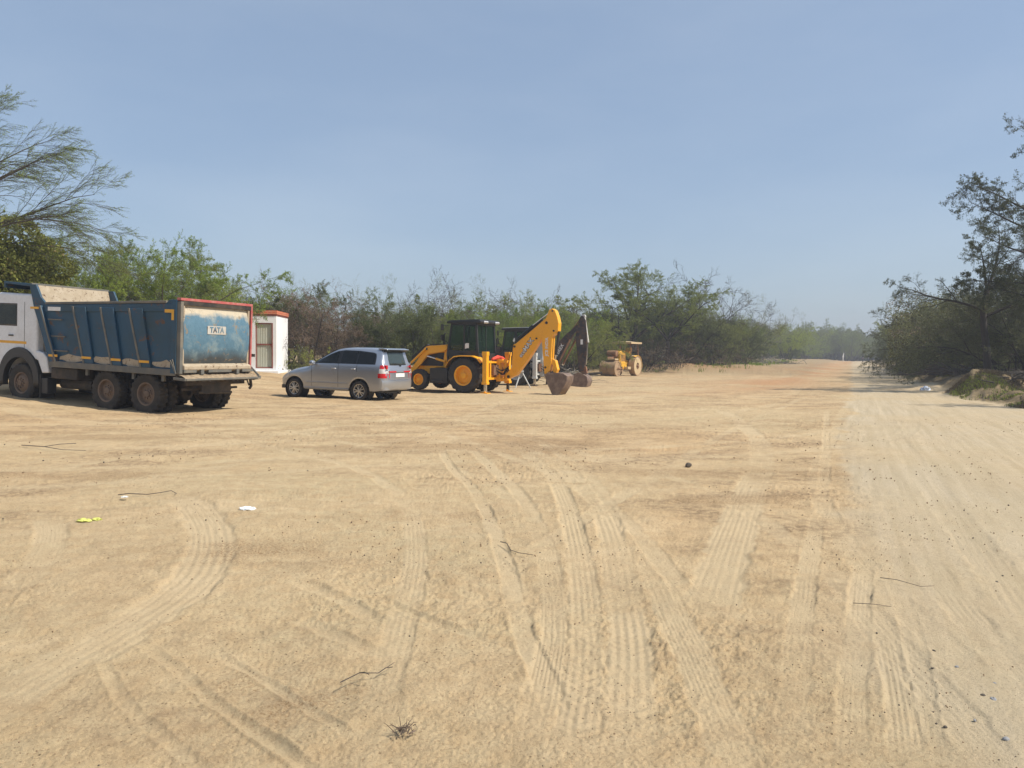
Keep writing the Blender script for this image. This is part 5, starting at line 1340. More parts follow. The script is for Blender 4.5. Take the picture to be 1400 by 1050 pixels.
    MB().box(-.85, 1.2, .93, .97, 2.54, 2.68).box(-.85, 1.2, -.97, -.93, 2.54, 2.68).box(1.18, 1.21, -.93, .93, 2.54, 2.68).box(-.87, -.85, -.93, .93, 2.54, 2.68).build('canopy_valance', M['canopy_tan'], t)
    MB().tube([(1.4, .1, 1.9), (1.4, .1, 2.35)], .04, 8).build('exhaust_pipe', M['rust'], t)
    return t
make_roller()

# ------------------------------------------------------------------ small white building
def plaster(name, col):
    m, nt, p, out = nodes_of(name)
    tc = N(nt, 'ShaderNodeTexCoord')
    n1 = noise(nt, 1.5, 6, 0.65, tc.outputs['Object']); n2 = noise(nt, 14, 5, 0.6, tc.outputs['Object'])
    c = mix(nt, n1.outputs[0], tuple(a * .82 for a in col), col)
    c = mix(nt, ramp(nt, n2.outputs[0], [(.6, 0), (.75, .35)]).outputs[0], c, (.45, .36, .26))
    nt.links.new(c, p.inputs['Base Color']); p.inputs['Roughness'].default_value = .9
    bump(nt, p, n2.outputs[0], .25, .01)
    return m
def brick_mat():
    m, nt, p, out = nodes_of('orange_brick')
    tc = N(nt, 'ShaderNodeTexCoord')
    mp = N(nt, 'ShaderNodeMapping'); mp.inputs['Rotation'].default_value = (R(90), 0, 0); nt.links.new(tc.outputs['Object'], mp.inputs[0])
    b = N(nt, 'ShaderNodeTexBrick'); nt.links.new(mp.outputs[0], b.inputs[0])
    b.inputs['Color1'].default_value = (.62, .13, .04, 1); b.inputs['Color2'].default_value = (.50, .09, .035, 1); b.inputs['Mortar'].default_value = (.55, .3, .18, 1)
    b.inputs['Scale'].default_value = 1; b.inputs['Brick Width'].default_value = .21; b.inputs['Row Height'].default_value = .10; b.inputs['Mortar Size'].default_value = .008
    n2 = noise(nt, 9, 5, .6, tc.outputs['Object'])
    c = mix(nt, ramp(nt, n2.outputs[0], [(.4, 0), (.7, .6)]).outputs[0], b.outputs[0], (.42, .24, .14))
    nt.links.new(c, p.inputs['Base Color']); p.inputs['Roughness'].default_value = .9
    bump(nt, p, b.outputs['Fac'], -.4, .01)
    return m
def make_shed():
    M['plaster'] = plaster('white_limewash', (.86, .86, .86)); M['brick'] = brick_mat(); M['maroon'] = paint('maroon_frame', (.20, .035, .03), .55, dust=.15); M['doorsheet'] = paint('grey_green_sheet', (.44, .46, .38), .55, dust=.15)
    X, Y = -12.28, 40.0
    z = gz(-13.2, 40)
    t = empty('white_shed', (X, Y, z), (0, 0, R(4)))
    tag(t, 'small white flat-roofed shed with an orange brick parapet and grey door behind the truck', 'shed')
    # front wall runs from x=-3.1 to x=0, door opening from -1.06 to -.14
    w = MB()
    d0, d1, zt = -1.07, -.17, 2.52
    w.box(-3.1, d0, 0, .23, -.5, 2.88); w.box(d1 - .0, 0, 0, .23, -.5, 2.88); w.box(d0, d1, 0, .23, zt, 2.88); w.box(d0, d1, 0, .23, -.5, .16)
    w.box(-3.1, -2.87, .23, 2.7, -.5, 2.88); w.box(-.23, 0, .23, 2.7, -.5, 2.88); w.box(-2.87, -.23, 2.5, 2.7, -.5, 2.88)
    w.build('wall', M['plaster'], t)
    MB().box(-3.12, .02, -.02, 2.72, 2.881, 2.96).build('roof_slab', M['maroon'], t, bevel=.01)
    MB().box(-3.14, .05, -.05, .14, 2.963, 3.16).box(-3.14, -2.95, .14, 2.75, 2.963, 3.16).box(-.13, .05, .14, 2.75, 2.963, 3.16).build('parapet', M['brick'], t, bevel=.01)
    MB().box(-3.3, .2, -.35, 2.9, -.6, .045).build('plinth', M['plaster'], t, bevel=.03)
    fr = MB().box(d0, d0 + .05, .03, .12, .16, zt).box(d1 - .07, d1, -.01, .12, .16, zt).box(d0 + .05, d1 - .07, .03, .12, zt - .06, zt).box(d0 + .05, d1 - .07, .03, .12, .16, .22)
    fr.build('door_frame', M['maroon'], t, bevel=.005)
    P0 = []
    n = 36
    for i in range(n + 1):
        x = d0 + .05 + (d1 - d0 - .12) * i / n
        yy = .08 + (.012 if i % 4 in (0, 1) else 0)
        P0.append([(x, yy, .22), (x, yy, zt - .06)])
    dr = MB().grid(P0).build('door', M['doorsheet'], t, solid=.006)
    MB().box(d0 + .05, d1 - .07, .045, .079, 1.36, 1.44).build('door_rail', M['maroon'], dr)
    MB().box(d1 - .22, d1 - .02, .02, .044, 1.37, 1.43).box(d1 - .13, d1 - .09, .0, .03, 1.28, 1.36).build('door_bolt', M['maroon'], dr)
    return t
make_shed()
# ------------------------------------------------------------------ vegetation
def leaf_mat(name, dark, light, dry, trans=0.25):
    m, nt, p, out = nodes_of(name)
    at = N(nt, 'ShaderNodeAttribute', attribute_name='tint')
    oi = N(nt, 'ShaderNodeObjectInfo')
    c = ramp(nt, at.outputs['Fac'], [(0.0, dark), (0.55, light), (0.93, light), (1.0, dry)]).outputs[0]
    hs = N(nt, 'ShaderNodeHueSaturation')
    mr = N(nt, 'ShaderNodeMapRange'); nt.links.new(oi.outputs['Random'], mr.inputs[0]); mr.inputs[3].default_value = .78; mr.inputs[4].default_value = 1.22
    nt.links.new(mr.outputs[0], hs.inputs['Value']); nt.links.new(c, hs.inputs['Color'])
    mh = N(nt, 'ShaderNodeMapRange'); nt.links.new(oi.outputs['Random'], mh.inputs[0]); mh.inputs[3].default_value = .515; mh.inputs[4].default_value = .485
    nt.links.new(mh.outputs[0], hs.inputs['Hue'])
    nt.links.new(hs.outputs[0], p.inputs['Base Color'])
    p.inputs['Roughness'].default_value = .7; p.inputs['Specular IOR Level'].default_value = .25
    tr = N(nt, 'ShaderNodeBsdfTranslucent'); nt.links.new(hs.outputs[0], tr.inputs[0])
    ms = N(nt, 'ShaderNodeMixShader'); ms.inputs[0].default_value = trans
    nt.links.new(p.outputs[0], ms.inputs[1]); nt.links.new(tr.outputs[0], ms.inputs[2]); nt.links.new(ms.outputs[0], out.inputs['Surface'])
    return m
def bark_mat(name, a, b):
    m, nt, p, out = nodes_of(name)
    tc = N(nt, 'ShaderNodeTexCoord'); n1 = noise(nt, 6, 6, .65, tc.outputs['Object'])
    nt.links.new(mix(nt, n1.outputs[0], a, b), p.inputs['Base Color']); p.inputs['Roughness'].default_value = .9
    bump(nt, p, n1.outputs[0], .5, .02)
    return m
M['bark'] = bark_mat('grey_bark', (.035, .028, .022), (.12, .10, .08))
M['bark_dark'] = bark_mat('dark_bark', (.018, .015, .012), (.06, .048, .038))
M['twig_pale'] = bark_mat('pale_twigs', (.13, .115, .09), (.26, .23, .18))
M['twig_brown'] = bark_mat('brown_twigs', (.09, .06, .045), (.17, .125, .09))
M['leaf_bright'] = leaf_mat('leaf_bright', (.13, .175, .026), (.27, .345, .06), (.32, .29, .11), .4)
M['leaf_olive'] = leaf_mat('leaf_olive', (.10, .125, .026), (.22, .26, .062), (.27, .22, .11), .35)
M['leaf_dark'] = leaf_mat('leaf_dark', (.052, .065, .022), (.135, .155, .050), (.17, .14, .08), .3)
M['leaf_brown'] = leaf_mat('leaf_brown', (.10, .072, .048), (.21, .155, .10), (.29, .20, .13), .25)
M['leaf_creeper'] = leaf_mat('leaf_creeper', (.07, .085, .02), (.20, .225, .05), (.32, .27, .10), .3)
M['leaf_painted_shade'] = leaf_mat('leaf_painted_shade', (.048, .056, .026), (.12, .135, .058), (.18, .15, .09), .3)  # darker, greyer leaves: shade on the right-hand trees is put into this colour
M['leaf_wood'] = leaf_mat('leaf_wood', (.055, .055, .026), (.14, .15, .055), (.20, .16, .10), .25)
M['leaf_dry'] = leaf_mat('leaf_dry', (.06, .05, .03), (.16, .13, .08), (.25, .20, .12), .2)

class Plant:
    def __init__(s, seed):
        s.r = random.Random(seed); s.np = np.random.RandomState(seed)
        s.tv = []; s.tf = []        # limbs
        s.cv = []; s.cf = []        # fine twigs
        s.lp = []; s.ld = []        # leaf positions and twig directions
        s.lt = []
    def tube(s, pts, rs, n, big):
        V_, F_ = (s.tv, s.tf) if big else (s.cv, s.cf)
        b = len(V_); a = None
        for i, p in enumerate(pts):
            d = (pts[min(i + 1, len(pts) - 1)] - pts[max(i - 1, 0)])
            if d.length < 1e-6: d = Vector((0, 0, 1))
            d.normalize()
            if a is None: a = d.orthogonal().normalized()
            else:
                a = a - d * a.dot(d)
                a = a.normalized() if a.length > 1e-4 else d.orthogonal().normalized()
            c = d.cross(a)
            for k in range(n):
                t = 2 * PI * k / n
                q = p + (a * math.cos(t) + c * math.sin(t)) * rs[i]
                V_.append((q.x, q.y, q.z))
        for i in range(len(pts) - 1):
            for k in range(n):
                k2 = (k + 1) % n
                F_.append((b + i * n + k, b + i * n + k2, b + (i + 1) * n + k2, b + (i + 1) * n + k))
    def line(s, p, d, L, n, wander, up, gravity=0.0):
        pts = [p.copy()]; d = d.normalized(); st = L / n
        for i in range(n):
            d = d + Vector((s.r.uniform(-1, 1), s.r.uniform(-1, 1), s.r.uniform(-1, 1))) * wander + Vector((0, 0, up - gravity * (i / n)))
            d.normalize(); pts.append(pts[-1] + d * st)
        return pts
    def grow(s, p, d, L, rad, lev, P):
        n = P['seg'][lev]
        pts = s.line(p, d, L, n, P['wander'][lev], P['up'][lev], P.get('grav', (0, 0, 0, 0))[lev])
        end = rad * (.14 if lev == 0 else .3)
        rs = [rad + (end - rad) * (i / n) for i in range(n + 1)]
        s.tube(pts, rs, (7, 5, 3, 3)[lev], lev < 2)
        last = len(P['n'])
        if lev == last:
            nl = P['leaves']
            if nl <= 0: return
            tint = s.r.random()
            for k in range(nl):
                t = .08 + .92 * (k + s.r.random()) / nl
                i = min(n - 1, int(t * n)); f = t * n - i
                q = pts[i].lerp(pts[i + 1], f); dd = (pts[i + 1] - pts[i]).normalized()
                s.lp.append((q.x, q.y, q.z)); s.ld.append((dd.x, dd.y, dd.z)); s.lt.append(tint * .6 + s.r.random() * .4)
            return
        m = P['n'][lev]
        m = max(1, int(round(m * s.r.uniform(.75, 1.25))))
        lo = P['from'][lev]
        for k in range(m):
            t = lo + (1 - lo) * ((k + s.r.random()) / m)
            i = min(n - 1, int(t * n)); f = t * n - i
            q = pts[i].lerp(pts[i + 1], f); dd = (pts[i + 1] - pts[i]).normalized()
            ax = dd.orthogonal().normalized()
            ax.rotate(Matrix.Rotation(s.r.uniform(0, 2 * PI), 3, dd))
            nd = dd * math.cos(P['ang'][lev]) + ax * math.sin(P['ang'][lev])
            if P.get('flat'): nd.z *= P['flat']; 
            if P.get('wind'): nd += Vector(P['wind']) * s.r.uniform(.3, 1)
            s.grow(q, nd, L * P['ratio'][lev] * s.r.uniform(.65, 1.2) * (1 - .35 * t), max(P['rmin'], rs[i] * P['rr'][lev]), lev + 1, P)
    def bake(s, P):
        """two meshes: trunk (limbs) and crown (twigs and leaves)"""
        tm = bpy.data.meshes.new('trunk'); tm.from_pydata(s.tv, [], s.tf)
        tm.polygons.foreach_set('use_smooth', [True] * len(tm.polygons)); tm.materials.append(P['bark'])
        nl = len(s.lp)
        cv = np.array(s.cv, np.float32).reshape(-1, 3); nc = len(cv)
        tint = np.zeros(nc, np.float32)
        faces = np.array(s.cf, np.int32).reshape(-1, 4)
        mi = np.zeros(len(faces), np.int32)
        if nl:
            p = np.array(s.lp); d = np.array(s.ld); t = np.array(s.lt)
            g = s.np
            a = g.normal(size=(nl, 3)); a -= d * (a * d).sum(1)[:, None] * .6; a[:, 2] += P.get('leafup', .1); a /= np.linalg.norm(a, axis=1)[:, None]
            b = np.cross(a, g.normal(size=(nl, 3))); b /= np.linalg.norm(b, axis=1)[:, None]
            l = P['leaf'][0] * g.uniform(.6, 1.3, (nl, 1)); w = P['leaf'][1] * g.uniform(.6, 1.3, (nl, 1))
            p0 = p + a * l * .05
            v = np.stack([p0, p0 + a * l * .5 + b * w * .5, p0 + a * l, p0 + a * l * .5 - b * w * .5], 1).reshape(-1, 3).astype(np.float32)
            cv = np.concatenate([cv, v]); tint = np.concatenate([tint, np.repeat(t, 4).astype(np.float32)])
            lf = (np.arange(nl * 4, dtype=np.int32).reshape(-1, 4) + nc)
            faces = np.concatenate([faces, lf]); mi = np.concatenate([mi, np.ones(nl, np.int32)])
        cm = bpy.data.meshes.new('crown')
        cm.vertices.add(len(cv)); cm.vertices.foreach_set('co', cv.ravel())
        cm.loops.add(faces.size); cm.loops.foreach_set('vertex_index', faces.ravel())
        cm.polygons.add(len(faces)); cm.polygons.foreach_set('loop_start', np.arange(0, faces.size, 4, dtype=np.int32)); cm.polygons.foreach_set('loop_total', np.full(len(faces), 4, np.int32))
        cm.materials.append(P.get('twig', P['bark'])); cm.materials.append(P['leafm'])
        cm.polygons.foreach_set('material_index', mi)
        at = cm.attributes.new('tint', 'FLOAT', 'POINT'); at.data.foreach_set('value', tint)
        cm.update(calc_edges=True); tm.update()
        return tm, cm

def proto(seed, stems, H, P, lean=(0.2, 0.6), r0=.09, single=False, root=.12):
    pl = Plant(seed)
    for k in range(stems):
        a = 2 * PI * (k + pl.r.random() * .7) / stems
        e = pl.r.uniform(*lean)
        d = Vector((math.cos(a) * math.sin(e), math.sin(a) * math.sin(e), math.cos(e)))
        if single:
            p = Vector((0, 0, H * P.get('fork', .28))) if k or stems > 1 else Vector((0, 0, -.1))
        else: p = Vector((math.cos(a) * root, math.sin(a) * root, -.1))
        pl.grow(p, d, H * P['len0'] * pl.r.uniform(.8, 1.15), r0 * pl.r.uniform(.7, 1.1), 0, P)
    if single and stems > 1:
        h = H * P.get('fork', .28)
        pts = pl.line(Vector((0, 0, -.15)), Vector((.05, .05, 1)), h + .15, 5, .08, .1)
        off = Vector((0, 0, h)) - pts[-1]
        pts = [q + off * (i / 5) for i, q in enumerate(pts)]
        pl.tube(pts, [r0 * 2.0, r0 * 1.7, r0 * 1.6, r0 * 1.5, r0 * 1.5, r0 * 1.3], 9, True)
    return pl.bake(P)

TH = dict(seg=(6, 4, 3, 2), wander=(.14, .18, .2, .22), up=(.02, .015, .0, -.02), n=(12, 9, 8), ang=(.85, .8, .75), ratio=(.46, .50, .52), rr=(.42, .42, .4), rmin=.004, len0=1.02, grav=(.26, .14, .10, .05), leaves=16, leaf=(.062, .020), bark=M['bark'], leafm=M['leaf_olive'])
TH['from'] = (.22, .15, .1)
def var(base, **kw):
    d = dict(base); d.update(kw); return d
PR = {}
PR['bright'] = [proto(11 + i, 6, 5.2, var(TH, leafm=M['leaf_bright'], leaves=20, leaf=(.064, .022), n=(11, 9, 8)), (.1, .85), .06) for i in range(2)]
PR['olive'] = [proto(21 + i, 6, 5.6, var(TH, leaves=16), (.12, .85), .07) for i in range(3)]
PR['dark'] = [proto(31 + i, 6, 5.0, var(TH, leafm=M['leaf_dark'], leaves=16, bark=M['bark_dark'], leaf=(.07, .026)), (.12, .95), .07) for i in range(2)]
PR['shade'] = [proto(35 + i, 6, 5.4, var(TH, leafm=M['leaf_painted_shade'], leaves=14, bark=M['bark_dark'], twig=M['bark'], leaf=(.07, .026)), (.12, .95), .07) for i in range(2)]
PR['brown'] = [proto(41 + i, 6, 5.2, var(TH, leafm=M['leaf_brown'], leaves=7, leaf=(.06, .022), bark=M['bark_dark'], twig=M['twig_brown'], n=(11, 9, 7)), (.15, .9), .06) for i in range(2)]
PR['bare'] = [proto(51 + i, 4, 7.5, var(TH, leaves=0, twig=M['bark'], bark=M['bark'], n=(9, 8, 6), ratio=(.42, .46, .48), rmin=.010, grav=(.1, .06, .04, 0)), (.08, .6), .07) for i in range(2)]
PR['sparse'] = [proto(56 + i, 4, 7.2, var(TH, leaves=6, n=(10, 8, 7), leafm=M['leaf_olive'], twig=M['twig_pale'], leaf=(.05, .018)), (.1, .7), .07) for i in range(2)]
ACA = var(TH, n=(12, 9, 8), flat=.62, up=(.02, .04, .02, .0), leaves=22, len0=.70, grav=(.14, .1, .08, .05), fork=.26, bark=M['bark_dark'], leaf=(.075, .026))
PR['acacia'] = [proto(61 + i, 5, 8.6, ACA, (.25, .95), .13, single=True) for i in range(2)]
PR['scrub'] = [proto(71 + i, 9, 2.0, var(TH, n=(7, 6), leaves=9, leaf=(.09, .04), leafm=(M['leaf_dark'], M['leaf_dry'], M['leaf_olive'])[i], twig=M['twig_brown'], seg=(5, 3, 3, 3), bark=M['bark_dark']), (.2, 1.15), .022, root=.35) for i in range(3)]
PR['drybush'] = [proto(81, 10, 2.4, var(TH, n=(7, 6), leaves=3, leafm=M['leaf_brown'], twig=M['twig_brown'], seg=(5, 3, 3, 3), bark=M['bark_dark']), (.2, 1.1), .022, root=.3)]
print('protos', {k: [len(c.polygons) for _, c in v] for k, v in PR.items()})

_rt = random.Random(99)
def plant(kind, x, y, s, label, cat='tree', group=None, i=None, rot=None, sz=1.0, sink=0.0, name=None, tilt=(0, 0)):
    s = s * {'bright': .84, 'olive': .83, 'dark': .83, 'shade': .92, 'brown': .86, 'sparse': .85, 'bare': .88, 'acacia': 1.0}.get(kind, 1.0)
    tm, cm = PR[kind][(_rt.randrange(len(PR[kind])) if i is None else i) % len(PR[kind])]
    nm = name or {'bright': 'thorn_tree', 'olive': 'thorn_tree', 'dark': 'dark_thorn_tree', 'shade': 'dark_thorn_tree', 'brown': 'dry_thorn_tree', 'bare': 'bare_tree', 'sparse': 'sparse_tree', 'acacia': 'acacia_tree', 'scrub': 'shrub', 'drybush': 'dry_shrub'}.get(kind, 'tree')
    o = empty(nm, (x, y, gz(x, y) - sink), (tilt[0], tilt[1], _rt.uniform(0, 6.28) if rot is None else rot))
    o.scale = (s, s, s * sz)
    tag(o, label, cat, group)
    a = bpy.data.objects.new('trunk', tm); link(a, o)
    b = bpy.data.objects.new('crown', cm); link(b, o)
    return o
def W(px, Y): return (px - 700) / 1050 * Y      # metres to the right of the view axis, for a bearing read off the photo

# --- left: green thorn trees behind the truck
for k, (px, Y, kind, s, lab) in enumerate([
    (-70, 30, 'bright', 1.2, 'leafy green thorn tree at the far left behind the truck cab'),
    (20, 34, 'olive', 1.2, 'green thorn tree behind the truck cab, right of the creeper-covered tree'),
    (85, 33, 'bright', 1.2, 'light green feathery thorn tree rising behind the front of the truck body'),
    (130, 36, 'bright', 1.22, 'light green thorn tree behind the middle of the truck body'),
    (185, 36, 'olive', 1.2, 'olive thorn tree behind the truck body, left of the rounded green one'),
    (228, 37, 'bright', 1.25, 'rounded bright green thorn tree above the rear of the truck body'),
    (262, 44, 'bright', 1.35, 'green thorn tree behind the truck tailgate, its twigs reaching right over the sky')]):
    plant(kind, W(px, Y), Y, s, lab, group='green trees behind the truck')
plant('bare', W(172, 36), 36, .72, 'small dark bare tree top showing between the green trees above the truck', i=0)
plant('bare', W(158, 39), 39, .74, 'dead leafless tree standing behind the truck body', i=1)
# --- dark and brown thicket behind the shed and the car
row = [(350, 47, 'dark', 1.08), (375, 52, 'sparse', .98), (395, 47, 'dark', 1.2), (420, 45, 'brown', 1.2), (440, 50, 'sparse', .92), (452, 46, 'brown', 1.05), (470, 47, 'brown', 1.05), (486, 45, 'brown', .85), (505, 50, 'dark', 1.15), (520, 46, 'dark', .95), (545, 50, 'sparse', 1.05), (560, 46, 'dark', 1.0), (330, 50, 'brown', 1.15), (410, 56, 'olive', 1.25), (530, 57, 'olive', 1.3), (360, 44, 'drybush', 1.0), (402, 43, 'drybush', 1.1), (445, 42.5, 'scrub', 1.0), (395, 42, 'scrub', .8)]
desc = {'dark': 'dark green dense', 'sparse': 'tall sparse', 'brown': 'dry reddish-brown', 'olive': 'olive green', 'drybush': 'leafless brown', 'scrub': 'low leafy', 'bright': 'light green feathery', 'bare': 'bare grey'}
def spot(px):
    for lim, txt in ((345, 'behind the white shed'), (385, 'behind the shed\'s right edge'), (415, 'between the shed and silver car'), (445, 'behind the silver car\'s bonnet'), (475, 'behind the silver car\'s front doors'), (510, 'behind the silver car\'s back seats'), (545, 'behind the silver car\'s rear window'), (575, 'between the silver car and yellow backhoe'),
                     (605, 'behind the yellow backhoe\'s front wheels'), (640, 'behind the cab of the yellow backhoe'), (665, 'behind the yellow backhoe\'s rear wheel'), (695, 'between the two backhoe cabs'), (725, 'behind the cab of the black backhoe'), (755, 'behind the yellow backhoe\'s raised arm'), (785, 'between the two raised digging arms'), (815, 'behind the black digging arm'), (845, 'behind the road roller'), (900, 'just right of the road roller')):
        if px < lim: return txt
    return 'right of the road roller'
cnt = {}
def treeline(row, rowname):
    for px, Y, kind, s in row:
        s = s * (.88 if px < 575 else .93) * (.88 if kind == 'sparse' else 1.0)
        ctx = 'bush' if kind in ('scrub', 'drybush') else 'tree'
        lab = '%s %s %s' % (desc[kind], ctx, spot(px))
        cnt[lab] = cnt.get(lab, 0) + 1
        if cnt[lab] > 1: lab = '%s %s %s, a little %s' % (desc[kind], ctx, spot(px), 'farther back' if Y > 48 else 'nearer')
        plant(kind, W(px, Y), Y, s, lab, 'shrub' if ctx == 'bush' else 'tree', rowname)
treeline(row, 'thicket behind the shed and the car')
row = [(575, 53, 'sparse', 1.05), (592, 56, 'bare', 1.08), (618, 58, 'bare', 1.05), (585, 50, 'olive', .95), (605, 49, 'olive', .98), (625, 53, 'bright', 1.05), (650, 50, 'olive', 1.02), (668, 55, 'sparse', 1.1), (690, 58, 'bare', .92), (697, 52, 'bright', 1.0), (715, 56, 'bright', 1.18), (740, 55, 'sparse', 1.12), (748, 60, 'bare', .95), (765, 58, 'bright', 1.15), (785, 60, 'olive', 1.2), (800, 66, 'olive', .95), (600, 62, 'olive', 1.3), (660, 63, 'olive', 1.35), (728, 65, 'olive', 1.4), (780, 66, 'dark', 1.25), (835, 72, 'dark', .55), (640, 46, 'scrub', 1.2), (560, 43, 'scrub', 1.1), (590, 44, 'scrub', 1.0), (825, 70, 'scrub', 1.3), (850, 70, 'scrub', 1.5), (700, 68, 'bare', 1.1), (765, 68, 'sparse', 1.0)]
treeline(row, 'trees behind the machines')
# --- the tall acacia group behind the roller
plant('acacia', W(866, 70), 70, 1.12, 'tall spreading acacia with a dark trunk behind the road roller', i=0, rot=.6)
plant('acacia', W(912, 71), 71, .92, 'leaning acacia with forked black trunk right of the road roller', i=1, rot=2.2)
plant('olive', W(893, 73), 73, 1.25, 'light green leafy tree between the two big acacias right of the roller')
plant('dark', W(935, 74), 74, 1.25, 'dark rounded tree right of the forked acacia')
plant('bare', W(938, 76), 76, 1.32, 'tall bare grey tree rising over the dark tree right of the roller', i=0)
plant('bare', W(985, 80), 80, 1.22, 'dead bare tree standing alone above the thicket right of the acacias', i=1)
plant('bare', W(955, 82), 82, 1.3, 'bare tree top between the tall bare tree and the lone dead one', i=1)
for k, (px, Y, kind, s) in enumerate([(955, 78, 'olive', 1.15), (975, 76, 'dark', .95), (990, 80, 'olive', 1.0), (1005, 84, 'dark', 1.0), (1018, 88, 'olive', 1.05), (878, 78, 'dark', 1.1), (918, 80, 'dark', 1.3), (945, 88, 'olive', 1.4), (900, 69, 'scrub', 1.4), (960, 73, 'scrub', 1.2), (925, 69, 'drybush', 1.2), (985, 76, 'scrub', 1.3), (880, 68, 'drybush', 1.3)]):
    plant(kind, W(px, Y), Y, s, ['olive tree', 'dark tree', 'olive tree', 'dark tree', 'olive tree', 'dark tree', 'dark tree', 'olive tree', 'low shrub', 'low shrub', 'brown leafless shrub', 'low shrub', 'brown leafless shrub'][k] + ' ' +
          ['just right of the tall bare grey tree', 'below the lone dead bare tree', 'under the right side of the lone dead bare tree', 'a little right of the lone dead bare tree', 'farther right of the lone dead bare tree', 'behind the trunk of the spreading acacia', 'behind the forked acacia', 'deep behind the dark rounded tree', 'at the foot of the leaning acacia', 'behind the heap of reddish earth', 'beside the forked trunk right of the roller', 'at the far end of the reddish earth heap', 'beside the rear wheel of the roller'][k],
          'shrub' if kind in ('scrub', 'drybush') else 'tree', 'trees right of the roller')
# --- avenue of trees receding on the left side of the road
rt = random.Random(17)
def ordinal(n):
    return ['first', 'second', 'third', 'fourth', 'fifth', 'sixth', 'seventh', 'eighth', 'ninth', 'tenth', 'eleventh', 'twelfth', 'thirteenth', 'fourteenth', 'fifteenth', 'sixteenth', 'seventeenth', 'eighteenth', 'nineteenth', 'twentieth'][n] if n < 20 else ['twenty-' + q for q in ('first', 'second', 'third', 'fourth', 'fifth', 'sixth', 'seventh', 'eighth', 'ninth')][n - 20] if n < 29 else 'thirtieth'
nb = nf = 0
for k in range(44):
    f = k / 43
    Y = 88 + 150 * f ** 1.1
    off = -11 - 6 * rt.random() - 8 * f - (12 if k % 3 == 0 else 0) + 9 * f
    x = (off + Y * RD[0]) / RD[1]
    kind = rt.choice(['olive', 'olive', 'bright', 'dark', 'sparse', 'olive'])
    s = rt.uniform(.85, 1.2) * (1.0 + .5 * f)
    if k % 3 == 0: lab = '%s tree, %s along the back row left of the road' % (desc[kind], ordinal(nb)); nb += 1
    else: lab = '%s tree, %s along the front row left of the road' % (desc[kind], ordinal(nf)); nf += 1
    plant(kind, x, Y, s, lab, 'tree', 'hazy treeline left of the road')
# trees closing the far end of the road
for k in range(16):
    px = 1098 + k * 8.5 + rt.uniform(-2, 2); Y = 215 + rt.uniform(-12, 30)
    kind = rt.choice(['olive', 'bright', 'dark', 'olive'])
    plant(kind, W(px, Y), Y, rt.uniform(1.75, 2.2) * (1.0 if 1105 < px < 1165 else .8), '%s tree, %s from the left across the far end of the road' % (desc[kind], ordinal(k)), 'tree', 'trees in the haze across the far end of the road')
# --- right side of the road
row = [(1226, 108, 'acacia', .74, 'small flat-topped tree on a thin black trunk at the far right road edge'),
       (1258, 100, 'shade', 1.2, 'dark tree just right of the thin black trunk at the far right road edge'),
       (1270, 90, 'shade', 1.25, 'dark leafy tree in the right-hand thicket, second from its far end'),
       (1288, 80, 'sparse', 1.1, 'thin-leaved tree poking above the far part of the right-hand thicket'),
       (1284, 74, 'shade', 1.2, 'dark tree left of the long horizontal branch in the right-hand thicket'),
       (1280, 68, 'olive', 1.15, 'olive green tree under the long horizontal branch on the right'),
       (1292, 60, 'shade', 1.05, 'dark dense tree behind the grassy earth heap on the right'),
       (1310, 56, 'shade', 1.12, 'dark tree behind the middle of the grassy earth heap'),
       (1332, 50, 'sparse', 1.0, 'tall sparse tree left of the leaning trunk in the right-hand thicket'),
       (1352, 46, 'shade', 1.05, 'dark tree directly behind the leaning trunk on the right'),
       (1372, 43, 'shade', 1.1, 'dark tree right of the leaning trunk near the right edge'),
       (1395, 40, 'shade', 1.1, 'dark green tree at the right edge of the picture'),
       (1420, 38, 'shade', 1.15, 'dark tree filling the right edge above the verge'),
       (1300, 92, 'shade', 1.4, 'tall dark tree deep in the right-hand thicket'),
       (1320, 75, 'shade', 1.35, 'broad dark tree deep behind the leaning trunk'),
       (1375, 62, 'sparse', 1.25, 'tall thin-leaved tree far back at the right edge'),
       (1400, 55, 'shade', 1.4, 'large dark tree far back at the right edge'),
       (1300, 90, 'shade', 1.5, 'dark tree far back in the middle of the right-hand thicket')]
for px, Y, kind, s, lab in row:
    plant(kind, W(px, Y), Y, s, lab, group='trees along the right side of the road')
rr_ = random.Random(23)
for k in range(30):
    Y = 32.5 + 56 * (k / 29) ** 1.2
    off = 8.4 + rr_.uniform(0, 2.2) + max(0, Y - 60) * .12 + (1.4 if k < 8 else 0)
    x = (off + Y * RD[0]) / RD[1]
    kind = rr_.choice(['scrub', 'drybush', 'scrub'])
    q = 'behind the grassy earth heap' if k < 7 else ('in the middle of' if k < 18 else 'at the far end of')
    lab = ('low leafy shrub' if kind == 'scrub' else 'leafless brown shrub') + ', %s along the undergrowth on the right' % ordinal(k)
    plant(kind, x, Y, rr_.uniform(.9, 1.5), lab, 'shrub', 'undergrowth along the right side of the road')
